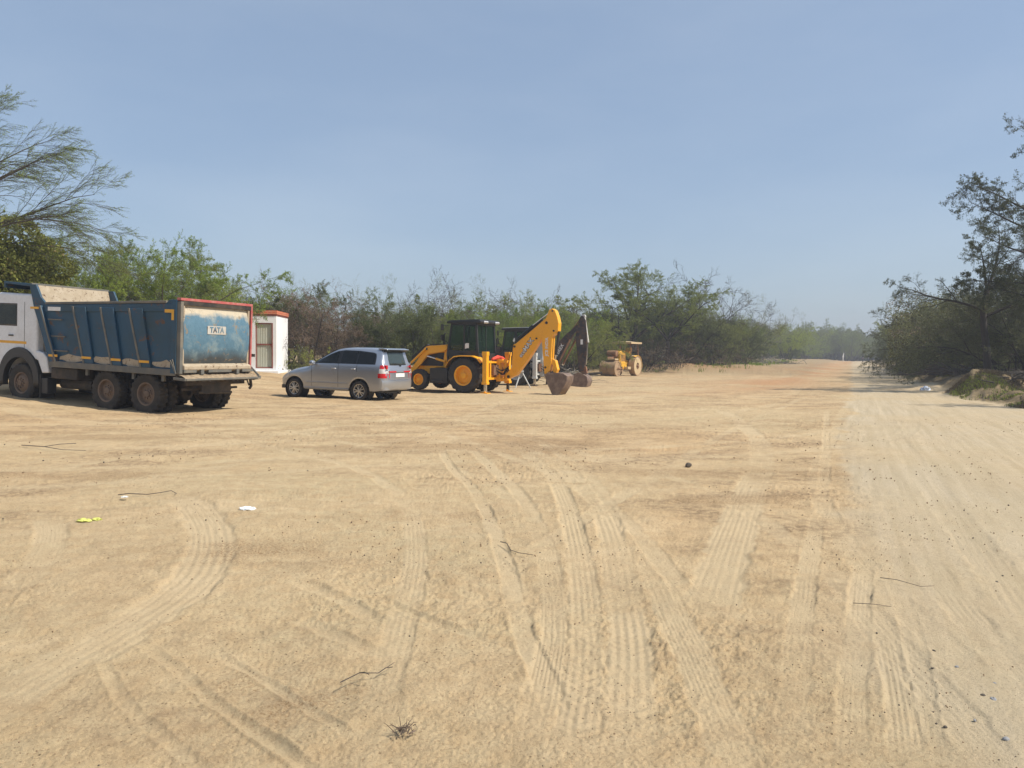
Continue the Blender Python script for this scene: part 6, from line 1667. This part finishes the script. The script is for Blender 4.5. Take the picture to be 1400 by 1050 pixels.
# tall tree beside the road at the right edge, with the long bough over the verge
def special():
    pl = Plant(205)
    P = var(TH, leaves=9, n=(9, 8, 7), grav=(0, .05, .05, 0), leafm=M['leaf_painted_shade'], bark=M['bark_dark'], flat=.75, ratio=(.46, .46, .5), wander=(.12, .22, .28, .3))
    P['from'] = (.25, .15, .1)
    trunk = [Vector(q) for q in ((0, 0, -.2), (-.05, 0, 1.2), (-.18, .1, 2.4), (-.25, .1, 3.4), (-.1, .1, 4.2))]
    pl.tube(trunk, [.19, .17, .15, .14, .12], 9, True)
    pl.grow(Vector((-.22, .1, 3.3)), Vector((-1, .0, .42)), 4.2, .075, 0, var(P, up=(-.03, .02, .02, 0), leaves=8))
    pl.grow(Vector((-.1, .1, 4.1)), Vector((.25, .1, 1)), 3.6, .09, 0, P)
    pl.grow(Vector((-.1, .1, 4.1)), Vector((-.35, -.1, 1)), 2.6, .07, 0, P)
    pl.grow(Vector((-.2, .1, 3.0)), Vector((.9, -.2, .5)), 3.8, .08, 0, P)
    return pl.bake(P)
PR['bough'] = [special()]
def wispy():
    pl = Plant(212)
    P = var(TH, leaves=9, n=(13, 9, 7), grav=(0, .04, .04, 0), leafm=M['leaf_painted_shade'], bark=M['bark_dark'], leaf=(.06, .024), up=(-.01, -.01, 0, 0))
    P['from'] = (.2, .15, .1)
    pl.tube([Vector(q) for q in ((0, 0, -.2), (.1, 0, 2), (.0, .1, 4), (.1, 0, 6), (.15, 0, 7.5))], [.2, .17, .14, .11, .08], 8, True)
    for (z, d, L) in ((7.3, (.1, 0, 1), 3.6), (7.0, (-.8, .1, .75), 3.4), (6.2, (-1, 0, .35), 3.6), (5.4, (-1, -.3, .3), 3.4), (6.4, (.3, .9, .4), 3), (4.4, (-1, .2, .15), 3.2), (5.0, (.9, 0, .6), 3), (3.6, (-.9, .3, .5), 3), (6.8, (.6, -.5, .8), 3)):
        pl.grow(Vector((.08, 0, z)), Vector(d), L, .06, 0, P)
    return pl.bake(P)
PR['wispy'] = [wispy()]
plant('bough', W(1350, 37), 37, 1.0, 'leaning dark tree on the right with one long bough reaching left over the verge', rot=0.0, name='thorn_tree')
plant('wispy', W(1428, 34), 34, 1.06, 'tall wispy tree at the right edge, its thin twigs high against the sky', rot=0, name='wispy_tree')
plant('wispy', W(1450, 38), 38, .92, 'second wispy tree beyond the right edge, behind the tall one', rot=2.3, name='wispy_tree')
plant('olive', 28.5, 26.5, 1.1, 'olive tree just outside the right edge shading the road')
plant('wispy', 23.6, 23.0, 1.0, 'roadside tree beyond the right edge throwing shade across the road', i=1)
# --- overhanging wispy tree at the upper left
def overhang():
    pl = Plant(303)
    P = var(TH, leaves=4, n=(13, 10, 7), leaf=(.045, .014), leafm=M['leaf_bright'], bark=M['bark'], twig=M['bark'], ang=(.55, .45, .4), ratio=(.42, .50, .5), wander=(.09, .10, .12, .16), up=(.0, .0, .0, 0), grav=(.14, .12, .10, .1), seg=(7, 6, 5, 3), wind=(.45, -.02, .0), rmin=.004)
    P['from'] = (.25, .12, .1)
    pl.tube([Vector(q) for q in ((0, 0, -.2), (.1, 0, 1.6), (.15, 0, 3.2), (.3, 0, 4.8), (.5, 0, 6.2))], [.24, .2, .18, .15, .11], 9, True)
    for (x, z, d, L, r) in ((.5, 6.1, (.8, 0, 1), 4.4, .07), (.45, 5.9, (1, .1, .75), 4.8, .075), (.4, 5.6, (1, -.25, .48), 5.2, .075), (.4, 5.3, (1, .25, .34), 5.4, .075), (.35, 5.0, (1, 0, .26), 6.2, .08), (.3, 4.8, (1, -.3, .20), 5.6, .07),
                         (.3, 4.5, (1, .3, .22), 5.2, .06), (.5, 6.0, (-.3, .3, 1), 3.2, .06), (.3, 5.0, (.2, 1, .5), 3.0, .05), (.25, 4.3, (1, .05, .28), 4.6, .05), (.5, 6.2, (.3, 0, 1), 4.0, .06)):
        pl.grow(Vector((x, 0, z)), Vector(d), L, r * .68, 0, P)
    return pl.bake(P)
PR['overhang'] = [overhang()]
plant('overhang', W(-88, 26), 26, .95, 'wispy thorn tree overhanging from the left edge, long fine twigs drooping against the sky', rot=0.0, name='overhanging_tree')
# --- creeper-covered tree at the left edge
def creeper():
    pl = Plant(404)
    g = pl.np
    pl.tube([Vector((0, 0, -.2)), Vector((.1, 0, 2)), Vector((0, .1, 3.8))], [.2, .15, .08], 8, True)
    blobs = [(0, 0, 3.8, 1.25, 1.0), (-1.0, .3, 3.5, 1.2, .9), (.75, -.2, 3.3, 1.0, .9), (.2, -.5, 2.6, 1.1, 1.1), (-1.1, -.2, 2.3, 1.1, 1.2), (1.0, .2, 2.2, .8, 1.0), (-.3, -.3, 1.3, 1.2, 1.0), (.8, -.1, 1.0, .7, .9)]
    for (cx, cy, cz, r, k) in blobs:
        n = int(5200 * r * r)
        d = g.normal(size=(n, 3)); d /= np.linalg.norm(d, axis=1)[:, None]
        lump = 1 + .16 * np.sin(d[:, 0] * 5 + cx) * np.sin(d[:, 2] * 6 + cz) + g.normal(size=n) * .05
        p = np.array((cx, cy, cz)) + d * (r * lump)[:, None] * np.array((1, 1, .85 * k))
        p[:, 2] -= np.abs(g.normal(size=n)) * .25 * (g.rand(n) < .35)
        t = .45 + .35 * np.sin(p[:, 0] * 3.1) * np.sin(p[:, 2] * 4.3) + g.normal(size=n) * .2
        dd = np.tile((0, 0, -1.0), (n, 1)) + g.normal(size=(n, 3)) * .4
        pl.lp += [tuple(q) for q in p]; pl.ld += [tuple(q) for q in dd]; pl.lt += list(np.clip(t, 0, 1))
        for _ in range(12):
            i = g.randint(n); q = Vector(p[i])
            pl.tube(pl.line(q, Vector((0, 0, -1)), .8, 4, .15, -.2), [.006] * 5, 3, False)
    return pl.bake(var(TH, leafm=M['leaf_creeper'], leaf=(.10, .065), leafup=-.5, twig=M['twig_brown']))
PR['creeper'] = [creeper()]
plant('creeper', W(12, 27), 27, 1.16, 'tree smothered in hanging creeper at the left edge above the truck cab', rot=0.3, name='creeper_tree')
plant('creeper', W(-60, 28), 28, 1.1, 'creeper-covered tree at the very edge left of the truck', rot=2.0, name='creeper_tree')

# ------------------------------------------------------------------ distant wood, one mass of foliage behind the rows
def woodland():
    g = np.random.RandomState(3)
    P_, D_, T_ = [], [], []
    def band(x0, y0, x1, y1, depth, h, n):
        n = int(n * 1.5); t = g.rand(n); w = g.rand(n) * depth
        x = x0 + (x1 - x0) * t; y = y0 + (y1 - y0) * t
        nx, ny = -(y1 - y0), (x1 - x0); l = math.hypot(nx, ny); nx /= l; ny /= l
        if ny * 1.0 < 0: nx, ny = -nx, -ny
        if x0 == 27: nx, ny = abs(nx), -abs(ny)
        x = x + nx * w; y = y + ny * w
        top = h * (.72 + .5 * (fbm(x, y, .16, 2, 9) + .25) + .5 * fbm(x, y, .6, 2, 12))
        z = g.rand(n) ** (.5 if x0 != 70 else .9) * top
        z = z + base_h(x, y)
        P_.append(np.stack([x, y, z], 1)); T_.append(np.clip(.35 + 1.4 * fbm(x * .8, z * 1.5, 1.2, 2, 4) + g.normal(size=n) * .15, 0, 1))
    band(-38, 50, 6, 66, 5, 4.6, 60000)
    band(6, 66, 14, 82, 4, 4.2, 22000)
    band(14, 84, 75, 215, 8, 6.5, 70000)
    band(29, 44, 64, 108, 7, 4.6, 60000)
    band(70, 235, 140, 245, 10, 8, 60000)
    p = np.concatenate(P_); t = np.concatenate(T_); n = len(p)
    far = np.clip(p[:, 1] / 55, .8, 4.0)[:, None]
    a = g.normal(size=(n, 3)); a /= np.linalg.norm(a, axis=1)[:, None]
    b = np.cross(a, g.normal(size=(n, 3))); b /= np.linalg.norm(b, axis=1)[:, None]
    l = .085 * far; w = .038 * far
    v = np.stack([p - a * l, p + b * w, p + a * l, p - b * w], 1).reshape(-1, 3).astype(np.float32)
    me = bpy.data.meshes.new('woodland')
    me.vertices.add(n * 4); me.vertices.foreach_set('co', v.ravel())
    me.loops.add(n * 4); me.loops.foreach_set('vertex_index', np.arange(n * 4, dtype=np.int32))
    me.polygons.add(n); me.polygons.foreach_set('loop_start', np.arange(0, n * 4, 4, dtype=np.int32)); me.polygons.foreach_set('loop_total', np.full(n, 4, np.int32))
    me.attributes.new('tint', 'FLOAT', 'POINT').data.foreach_set('value', np.repeat(t, 4).astype(np.float32))
    me.materials.append(M['leaf_wood']); me.update(calc_edges=True)
    o = bpy.data.objects.new('woodland', me); link(o)
    tag(o, 'dim thorny woodland filling the background behind the rows of trees', 'woodland', kind='stuff')
woodland()

# ------------------------------------------------------------------ grass and weeds on the verges
def tufts(name, label, cat, pts, mat, hgt, blades, seed, wid=.010):
    g = np.random.RandomState(seed)
    n = len(pts); q = np.repeat(np.array(pts), blades, 0); m = len(q)
    sc = np.clip(q[:, 1] / 25, .6, 3.5)
    x = q[:, 0] + g.normal(size=m) * .07 * sc; y = q[:, 1] + g.normal(size=m) * .07 * sc
    z = base_h(x, y)
    h = hgt * g.uniform(.4, 1.25, m) * np.clip(sc, .8, 1.5); a = g.uniform(0, 2 * PI, m); le = g.uniform(.1, .8, m) * h
    w = wid * sc
    bx, by = np.cos(a + PI / 2) * w, np.sin(a + PI / 2) * w
    tx, ty = np.cos(a) * le, np.sin(a) * le
    v = np.stack([np.stack([x - bx, y - by, z - .03], 1), np.stack([x + bx, y + by, z - .03], 1), np.stack([x + tx * .4 + bx * .7, y + ty * .4 + by * .7, z + h * .6], 1), np.stack([x + tx, y + ty, z + h], 1)], 1).reshape(-1, 3).astype(np.float32)
    me = bpy.data.meshes.new(name)
    me.vertices.add(m * 4); me.vertices.foreach_set('co', v.ravel())
    me.loops.add(m * 4); me.loops.foreach_set('vertex_index', np.arange(m * 4, dtype=np.int32))
    me.polygons.add(m); me.polygons.foreach_set('loop_start', np.arange(0, m * 4, 4, dtype=np.int32)); me.polygons.foreach_set('loop_total', np.full(m, 4, np.int32))
    me.attributes.new('tint', 'FLOAT', 'POINT').data.foreach_set('value', np.repeat(np.clip(g.rand(m), 0, 1), 4).astype(np.float32))
    me.materials.append(mat); me.update(calc_edges=True)
    o = bpy.data.objects.new(name, me); link(o)
    tag(o, label, cat, kind='stuff')
g_ = np.random.RandomState(8)
vp = []
while len(vp) < 5200:
    Y = 24 + 70 * g_.rand() ** 1.6; off = 4.7 + 4.5 * g_.rand()
    x = (off + Y * RD[0]) / RD[1]
    if vnoise(np.array([x * .8]), np.array([Y * .8]), 3)[0] > -.12: vp.append((x, Y))
for _ in range(3000): vp.append((19.1 + g_.normal() * 1.3, 31.1 + g_.normal() * .9))
for _ in range(800): vp.append((23 + g_.normal() * 1.2, 31 + g_.normal() * 1.0))
vp = [q for q in vp if road_off(*q) > float(road_edge(road_s(*q))) - .1]
tufts('verge_grass', 'thin green and straw-coloured weeds over the right-hand verge and its earth heap', 'weeds', vp, M['leaf_dry'], .075, 7, 1)
tufts('green_weeds', 'green creeping weeds on top of the bulldozed earth heaps at the right', 'weeds', [(x, y) for x, y in vp if vnoise(np.array([x * .5]), np.array([y * .5]), 13)[0] > .02], M['leaf_bright'], .06, 9, 2)
lp_ = [(W(px, Y), Y) for px, Y in zip(g_.uniform(860, 1110, 900), g_.uniform(67, 130, 900)) if road_off(W(px, Y), Y) < -8.5]
tufts('far_grass', 'pale green grass along the foot of the trees beyond the road roller', 'grass', lp_, M['leaf_bright'], .22, 6, 3)
bp_ = [(W(px, Y), Y) for px, Y in zip(g_.uniform(390, 600, 500), g_.uniform(42, 50, 500))]
tufts('yard_edge_weeds', 'weeds along the edge of the yard under the thicket', 'weeds', bp_, M['leaf_olive'], .25, 6, 4)
# ------------------------------------------------------------------ brushwood, sticks, stones and litter
def stick_pile(name, x, y, n, L, spread, mat, label, cat, rr=.02, h=.4, seed=1, group=None):
    r = random.Random(seed); b = MB()
    for i in range(n):
        px, py = r.gauss(0, spread), r.gauss(0, spread * .6); a = r.uniform(0, PI); e = r.uniform(-.25, .45)
        l = L * r.uniform(.4, 1.1); d = Vector((math.cos(a) * math.cos(e), math.sin(a) * math.cos(e), math.sin(e)))
        p = Vector((px, py, r.uniform(.0, h) * math.exp(-(px * px + py * py) / (2 * spread * spread)) + .02))
        q = p + d * l * .5 + Vector((r.uniform(-.1, .1), r.uniform(-.1, .1), r.uniform(-.05, .08))) * l; s_ = p + d * l
        q.z = max(.02, q.z); s_.z = max(.01, s_.z)
        b.tube([p, q, s_], [rr * r.uniform(.5, 1.2), rr * .7, rr * .3], 5)
    o = b.build(name, mat, None, smooth=True); o.location = (x, y, gz(x, y)); tag(o, label, cat, group)
    return o
stick_pile('branch_pile', W(776, 44), 44, 60, 1.5, .55, M['twig_pale'], 'tangle of pale dry branches on the ground behind the two digging buckets', 'branches', .022, .8, 1)
stick_pile('brush_pile', W(920, 71), 71, 90, 1.6, 1.6, M['twig_brown'], 'heap of cut brushwood on the reddish earth right of the roller', 'brushwood', .03, .5, 2)
stick_pile('brush_pile', W(1055, 100), 100, 60, 2.2, 1.8, M['twig_pale'], 'pale brushwood heap at the foot of the far trees left of the road', 'brushwood', .05, .6, 3)
stick_pile('brush_pile', 22.8, 31.4, 60, 1.3, .9, M['twig_brown'], 'dead twigs strewn on the right end of the grassy earth heap', 'brushwood', .016, .3, 4)
stick_pile('brush_pile', 25.5, 34.2, 70, 1.6, 1.1, M['bark'], 'grey dead branches under the dark trees at the right edge', 'brushwood', .02, .5, 5)
for i_, (off_, Y_, n_, lab_) in enumerate([(5.2, 38, 60, 'grey cut branches heaped just beyond the grassy earth heap'), (5.0, 47, 70, 'brown brush heap along the right verge in the middle distance'), (5.2, 58, 70, 'grey brush heap farther along the right verge'), (5.4, 74, 70, 'faint brush heap near the far end of the right verge'), (6.6, 30.5, 60, 'brown twigs and brush at the right edge of the verge')]):
    stick_pile('brush_pile', (off_ + Y_ * RD[0]) / RD[1], Y_, n_, 1.3, .9, M['twig_brown' if i_ % 2 else 'bark'], lab_, 'brushwood', .02 + .0003 * Y_, .55, 20 + i_)
lg = MB().tube([(-1.0, 0, .08), (-.3, .15, .16), (.4, .05, .26), (.9, -.1, .32)], [.10, .11, .09, .06], 8).tube([(-.3, .1, .2), (-.6, -.3, .4)], [.05, .02], 6)
lo_ = lg.build('fallen_log', M['bark_dark'], None, smooth=True); lo_.location = (W(806, 56), 56, gz(W(806, 56), 56)); tag(lo_, 'dark fallen log lying between the black digging arm and the road roller', 'log')

def twig(pts, r, label, mat='bark', forks=()):
    x0, y0 = pts[0]
    P = []
    for i, (x, y) in enumerate(pts):
        P.append((x - x0, y - y0, gz(x, y) - gz(x0, y0) + .012 + .012 * math.sin(i * 2.1)))
    b = MB().tube(P, [.5 * r * (1 - .5 * i / (len(P) - 1)) for i in range(len(P))], 6)
    for (i, dx, dy, dz) in forks:
        p = P[i]; b.tube([p, (p[0] + dx * .5, p[1] + dy * .5, p[2] + dz), (p[0] + dx, p[1] + dy, p[2] + dz * .6)], r * .38, 5)
    o = b.build('twig', M[mat], None, smooth=True); o.location = (x0, y0, gz(x0, y0) + .012)
    return tag(o, label, 'twig', 'twigs lying on the dirt')
twig([(-4.12, 8.0), (-4.02, 8.03), (-3.86, 8.10), (-3.74, 8.16), (-3.66, 8.22), (-3.58, 8.17), (-3.55, 8.06)], .011, 'dark bent wire-like twig with a hooked end, left of the white litter', 'bark')
twig([(-.08, 6.12), (-.03, 6.03), (.0, 5.9), (.06, 5.78), (.17, 5.68)], .008, 'dark curved twig beside the narrow wheel track in the centre', 'bark')
twig([(-7.81, 12.2), (-7.3, 11.95), (-6.9, 11.75), (-6.45, 11.6)], .014, 'long thin stick on the left dirt in front of the truck', 'bark', [(1, .3, .35, .02)])
twig([(-.77, 3.45), (-.70, 3.53), (-.62, 3.58), (-.56, 3.68)], .006, 'small forked twig by the ruts at the lower middle', 'bark', [(1, .05, -.03, .01), (2, .06, .05, .015)])
twig([(2.53, 5.2), (2.60, 5.12), (2.72, 5.04), (2.80, 5.02)], .005, 'thin bent twig across the road tracks at the right', 'bark')
twig([(2.1, 4.65), (2.2, 4.6), (2.32, 4.62)], .005, 'thin bent twig on the road just above the lugged tracks', 'bark')
def tuft(x, y, label, seed, s=.09, n=40, k_=.62):
    r = random.Random(seed); b = MB()
    for i in range(n):
        a = r.uniform(0, 2 * PI); l = s * r.uniform(.4, 1.2); e = r.uniform(.05, 1.0)
        p = Vector((r.gauss(0, s * .45), r.gauss(0, s * .3), 0))
        d = Vector((math.cos(a) * math.cos(e), math.sin(a) * math.cos(e), math.sin(e)))
        b.tube([p, p + d * l * .6, p + d * l + Vector((0, 0, -.02 * r.random()))], [.0022, .0016, .0008], 3)
    o = b.build('dry_tuft', M['twig_brown'], None); o.location = (x, y, gz(x, y)); tag(o, label, 'dead weed', 'dead weed tufts on the dirt')
tuft(-.42, 3.05, 'dead brown weed tuft at the bottom, left of the central wheel tracks', 1, .05, 34)

def crumple(x, y, s, col, label, seed, flat=.45):
    r = random.Random(seed)
    bm = bmesh.new(); bmesh.ops.create_icosphere(bm, subdivisions=3, radius=1)
    for v in bm.verts:
        k = .62 + .55 * r.random()
        v.co = Vector((v.co.x * s * k * 1.3, v.co.y * s * k * .8, max(-.1, v.co.z) * s * k * flat + .01))
    me = bpy.data.meshes.new('litter'); bm.to_mesh(me); bm.free()
    me.materials.append(simple('litter_' + str(seed), col, .45))
    o = bpy.data.objects.new('litter', me); link(o); o.location = (x, y, gz(x, y) + .01)
    return tag(o, label, 'litter')
crumple(-2.54, 7.34, .062, (.78, .82, .84), 'crumpled white plastic wrapper on the dirt in the left middle', 1)
crumple(-3.79, 6.77, .05, (.62, .64, .16), 'yellow crumpled wrapper on the dirt at the left', 2)
crumple(-3.70, 6.82, .035, (.62, .64, .16), 'small torn yellow scrap beside the yellow wrapper', 5, .5)
crumple(-4.0, 7.9, .03, (.70, .70, .66), 'tiny pale scrap near the hooked twig', 3)
crumple(W(1266, 36), 36, .20, (.50, .56, .66), 'pale blue plastic scrap at the foot of the grassy earth heap', 4, .9)

def stone(x, y, s, mat, label, seed, group):
    r = random.Random(seed)
    bm = bmesh.new(); bmesh.ops.create_icosphere(bm, subdivisions=2, radius=1)
    ax = [Vector((r.gauss(0, 1), r.gauss(0, 1), r.gauss(0, 1))).normalized() for _ in range(7)]
    for v in bm.verts:
        k = 1.0
        for a in ax: k -= max(0, v.co.normalized().dot(a) - .6) * .5
        v.co = Vector((v.co.x * s * k * r.uniform(.95, 1.05), v.co.y * s * k * .8, v.co.z * s * k * .6))
    me = bpy.data.meshes.new('stone'); bm.to_mesh(me); bm.free(); me.materials.append(M[mat])
    o = bpy.data.objects.new('stone', me); link(o); o.location = (x, y, gz(x, y) + s * .2); o.rotation_euler = (0, 0, r.uniform(0, 6))
    return tag(o, label, 'stone', group)
M['stone_grey'] = simple('grey_stone', (.27, .27, .27), .85)
M['stone_brown'] = simple('brown_clod', (.24, .165, .095), .95)
M['stone_dark'] = simple('dark_stone', (.09, .075, .06), .9)
stone(2.47, 10.68, .06, 'stone_dark', 'fist-sized dark stone right of centre near the treaded tracks', 11, 'stones on the dirt')
G = 'blue-grey pebbles at the lower right corner'
for i, (px, Y, s) in enumerate([(1372, 3.38, .030), (1392, 3.02, .028), (1320, 3.74, .020), (1374, 3.55, .018), (1348, 3.18, .016)]):
    stone(W(px, Y), Y, s * .6, 'stone_grey', ['largest blue-grey pebble of the group at the lower right corner', 'blue-grey pebble closest to the lower right corner', 'flat blue-grey pebble farthest up the group at the lower right', 'small pebble just above the largest blue-grey one', 'small blue-grey pebble nearest the bottom edge at the right'][i], 30 + i, G)
G = 'dark clods on the road at the right'
for i, (px, Y, s) in enumerate([(1345, 5.25, .020), (1372, 5.2, .018), (1380, 5.35, .015), (1288, 3.95, .014), (1287, 3.72, .014), (1208, 4.2, .012), (1358, 3.42, .020), (1307, 3.12, .014), (1394, 4.3, .012)]):
    stone(W(px, Y), Y, s * .7, 'stone_dark', ['dark clod leftmost of the three on the road at the right', 'dark clod in the middle of the three on the road at the right', 'dark clod rightmost of the three on the road at the right', 'upper of two small dark clods beside the road tracks', 'lower of two small dark clods beside the road tracks', 'single dark clod between the road tracks', 'dark clod touching the largest blue-grey pebble', 'dark clod above the bottom edge left of the pebbles', 'small dark clod by the right edge above the pebbles'][i], 50 + i, G)

# loose grit and crumbs: too many to count
def gravel():
    g = np.random.RandomState(12)
    n = 30000
    Y = 2.3 + 17 * g.rand(n) ** 1.7
    X = (g.rand(n) * 1.8 - .9) * Y
    d = fbm(X, Y, .9, 3, 121) + .6 * fbm(X, Y, 4, 2, 122)
    keep = g.rand(n) < np.clip(.10 + 1.5 * d, .03, 1)
    X, Y = X[keep], Y[keep]; n = len(X)
    z = base_h(X, Y)
    s = (.0018 + .0050 * g.rand(n) ** 4) * np.clip(Y / 4.5, .8, 2.4)
    base = np.array([(1, 0, 0), (-.5, .87, 0), (-.5, -.87, 0), (0, 0, .8), (0, 0, -.8)])
    f = np.array([(0, 1, 3), (1, 2, 3), (2, 0, 3), (1, 0, 4), (2, 1, 4), (0, 2, 4)])
    a = g.rand(n) * 6.28
    v = np.repeat(base[None], n, 0) * s[:, None, None] * (1 + .5 * g.normal(size=(n, 5, 1)) * .5)
    c, sn = np.cos(a)[:, None], np.sin(a)[:, None]
    x = v[..., 0] * c - v[..., 1] * sn + X[:, None]; y = v[..., 0] * sn + v[..., 1] * c + Y[:, None]
    zz = v[..., 2] + z[:, None] + .012
    V = np.stack([x, y, zz], 2).reshape(-1, 3).astype(np.float32)
    F = (f[None] + (np.arange(n) * 5)[:, None, None]).reshape(-1, 3).astype(np.int32)
    me = bpy.data.meshes.new('gravel')
    me.vertices.add(len(V)); me.vertices.foreach_set('co', V.ravel())
    me.loops.add(F.size); me.loops.foreach_set('vertex_index', F.ravel())
    me.polygons.add(len(F)); me.polygons.foreach_set('loop_start', np.arange(0, F.size, 3, dtype=np.int32)); me.polygons.foreach_set('loop_total', np.full(len(F), 3, np.int32))
    me.materials.append(M['stone_brown']); me.materials.append(M['stone_dark'])
    me.polygons.foreach_set('material_index', np.repeat((g.rand(n) < .18).astype(np.int32), 6))
    me.update(calc_edges=True)
    o = bpy.data.objects.new('gravel', me); link(o); tag(o, 'loose crumbs of earth and grit scattered over the dirt', 'grit', kind='stuff')
gravel()

# ------------------------------------------------------------------ far end of the road: marker post and two riders
PX, PY = W(1152, 190), 190
po = empty('marker_post', (PX, PY, gz(PX, PY))); tag(po, 'thin white marker post at the far end of the road', 'post')
MB().box(-.09, .09, -.09, .09, -.1, 1.0).build('post', M['white_tape'], po, bevel=.02)
MB().prism([(-.12, 1.0), (-.14, 1.3), (.1, 2.1), (.22, 2.1), (.16, 1.2), (.1, 1.0)], -.03, .03).build('board', M['white_tape'], po)

def person_seated(parent_name, loc, rz, shirt, label):
    """one continuous skinned figure sitting astride, hands forward on the bars; hair and helmet as children"""
    P = [(0, 0, .92), (0, 0, 1.12), (.04, 0, 1.38), (.05, 0, 1.46), (.08, 0, 1.60), (.09, 0, 1.68),
         (.04, .18, 1.38), (.22, .24, 1.18), (.46, .26, 1.12), (.54, .26, 1.10), (.04, -.18, 1.38), (.22, -.24, 1.18), (.46, -.26, 1.12), (.54, -.26, 1.10),
         (.02, .10, .88), (.40, .19, .80), (.26, .19, .42), (.40, .19, .36), (.02, -.10, .88), (.40, -.19, .80), (.26, -.19, .42), (.40, -.19, .36)]
    E = [(0, 1), (1, 2), (2, 3), (3, 4), (4, 5), (2, 6), (6, 7), (7, 8), (8, 9), (2, 10), (10, 11), (11, 12), (12, 13), (0, 14), (14, 15), (15, 16), (16, 17), (0, 18), (18, 19), (19, 20), (20, 21)]
    Rr = [.15, .15, .16, .06, .10, .08, .08, .05, .04, .04, .08, .05, .04, .04, .10, .08, .05, .045, .10, .08, .05, .045]
    me = bpy.data.meshes.new('person'); me.from_pydata(P, E, [])
    o = bpy.data.objects.new('person', me); link(o)
    o.modifiers.new('skin', 'SKIN'); o.modifiers.new('sub', 'SUBSURF').render_levels = 2
    for v, r_ in zip(me.skin_vertices[0].data, Rr): v.radius = (r_, r_)
    me.skin_vertices[0].data[0].use_root = True
    me.materials.append(shirt)
    o.location = loc; o.rotation_euler = (0, 0, rz)
    tag(o, label, 'person')
    h = MB().lathe([(-.02, .13), (.06, .13), (.13, .09), (.16, .001)], 14, (.08, 0, 1.64), axis='z').build('hair', M['black'], o, smooth=True)
    return o
def motorbike(loc, rz, label):
    t = empty('motorcycle', loc, (0, 0, rz)); tag(t, label, 'motorcycle')
    for x in (.68, -.62):
        w = MB().lathe([(-.045, .23), (-.05, .28), (0, .31), (.05, .28), (.045, .23)], 24, (x, 0, .31))
        for k in range(8):
            a = PI * k / 4; w.bar((x, 0, .31), (x + .24 * math.cos(a), 0, .31 + .24 * math.sin(a)), .012)
        w.build('wheel', M['rubber_dark'], t, smooth=True)
    MB().tube([(.68, .07, .31), (.42, .07, .98)], .025, 6).tube([(.68, -.07, .31), (.42, -.07, .98)], .025, 6).build('fork', M['chrome'], t)
    MB().tube([(.38, -.32, 1.04), (.44, 0, .98), (.38, .32, 1.04)], .016, 6).build('handlebar', M['black'], t)
    MB().prism([(.42, .72), (.38, .92), (.1, .92), (-.02, .78), (.1, .66)], -.12, .12).build('fuel_tank', M['red'], t, bevel=.04)
    MB().prism([(.0, .80), (-.6, .84), (-.66, .78), (-.02, .70)], -.13, .13).build('seat', M['seat'], t, bevel=.03)
    MB().box(-.2, .3, -.13, .13, .30, .62).build('engine', M['machine_black'], t, bevel=.03)
    MB().lathe([(0, .09), (.08, .08), (.10, .001)], 14, (.50, 0, .95), axis='x').build('headlight', M['lamp_clear'], t, smooth=True)
    return t
for i, (px, Yd, sh, lb, pl_) in enumerate([(1179, 176, M['machine_black'], 'left of the two motorcycles coming down the far end of the road', 'rider in dark clothes on the left motorcycle far down the road'),
                                         (1187, 170, M['seat'], 'right of the two motorcycles, nearer the right-hand trees at the road end', 'rider in dark grey clothes on the right motorcycle far down the road')]):
    X_ = W(px, Yd); zz = gz(X_, Yd)
    motorbike((X_, Yd, zz), R(-110), lb); person_seated('person', (X_ , Yd, zz), R(-110), sh, pl_)
tr_ = MB().tube([(-.25, .3, 0), (0, 0, .75)], .03, 6).tube([(-.25, -.3, 0), (0, 0, .75)], .03, 6).tube([(.45, .35, 0), (.05, 0, .75)], .03, 6).tube([(.45, -.35, 0), (.05, 0, .75)], .03, 6).box(-.12, .14, -.18, .18, .73, .80)
to_ = tr_.build('trestle', M['old_white'], None, bevel=.004); X_, Y_ = W(712, 36.5), 36.5; to_.location = (X_, Y_, gz(X_, Y_)); tag(to_, 'pale splay-legged metal trestle on the ground under the yellow digging arm', 'trestle')

# ------------------------------------------------------------------ dusty air
def haze():
    m = bpy.data.materials.new('haze'); m.use_nodes = True; nt = m.node_tree
    for n in list(nt.nodes): nt.nodes.remove(n)
    out = nt.nodes.new('ShaderNodeOutputMaterial'); v = nt.nodes.new('ShaderNodeVolumePrincipled')
    v.inputs['Color'].default_value = (.84, .88, .97, 1); v.inputs['Density'].default_value = HAZE; v.inputs['Anisotropy'].default_value = 0.2
    nt.links.new(v.outputs[0], out.inputs['Volume'])
    b = MB().box(-1560, 1560, -1560, 1560, -1.2, 16)
    o = b.build('haze', m, None); tag(o, 'pale dusty haze hanging over the whole scene', 'haze', kind='stuff')
HAZE = 0.0012
haze()
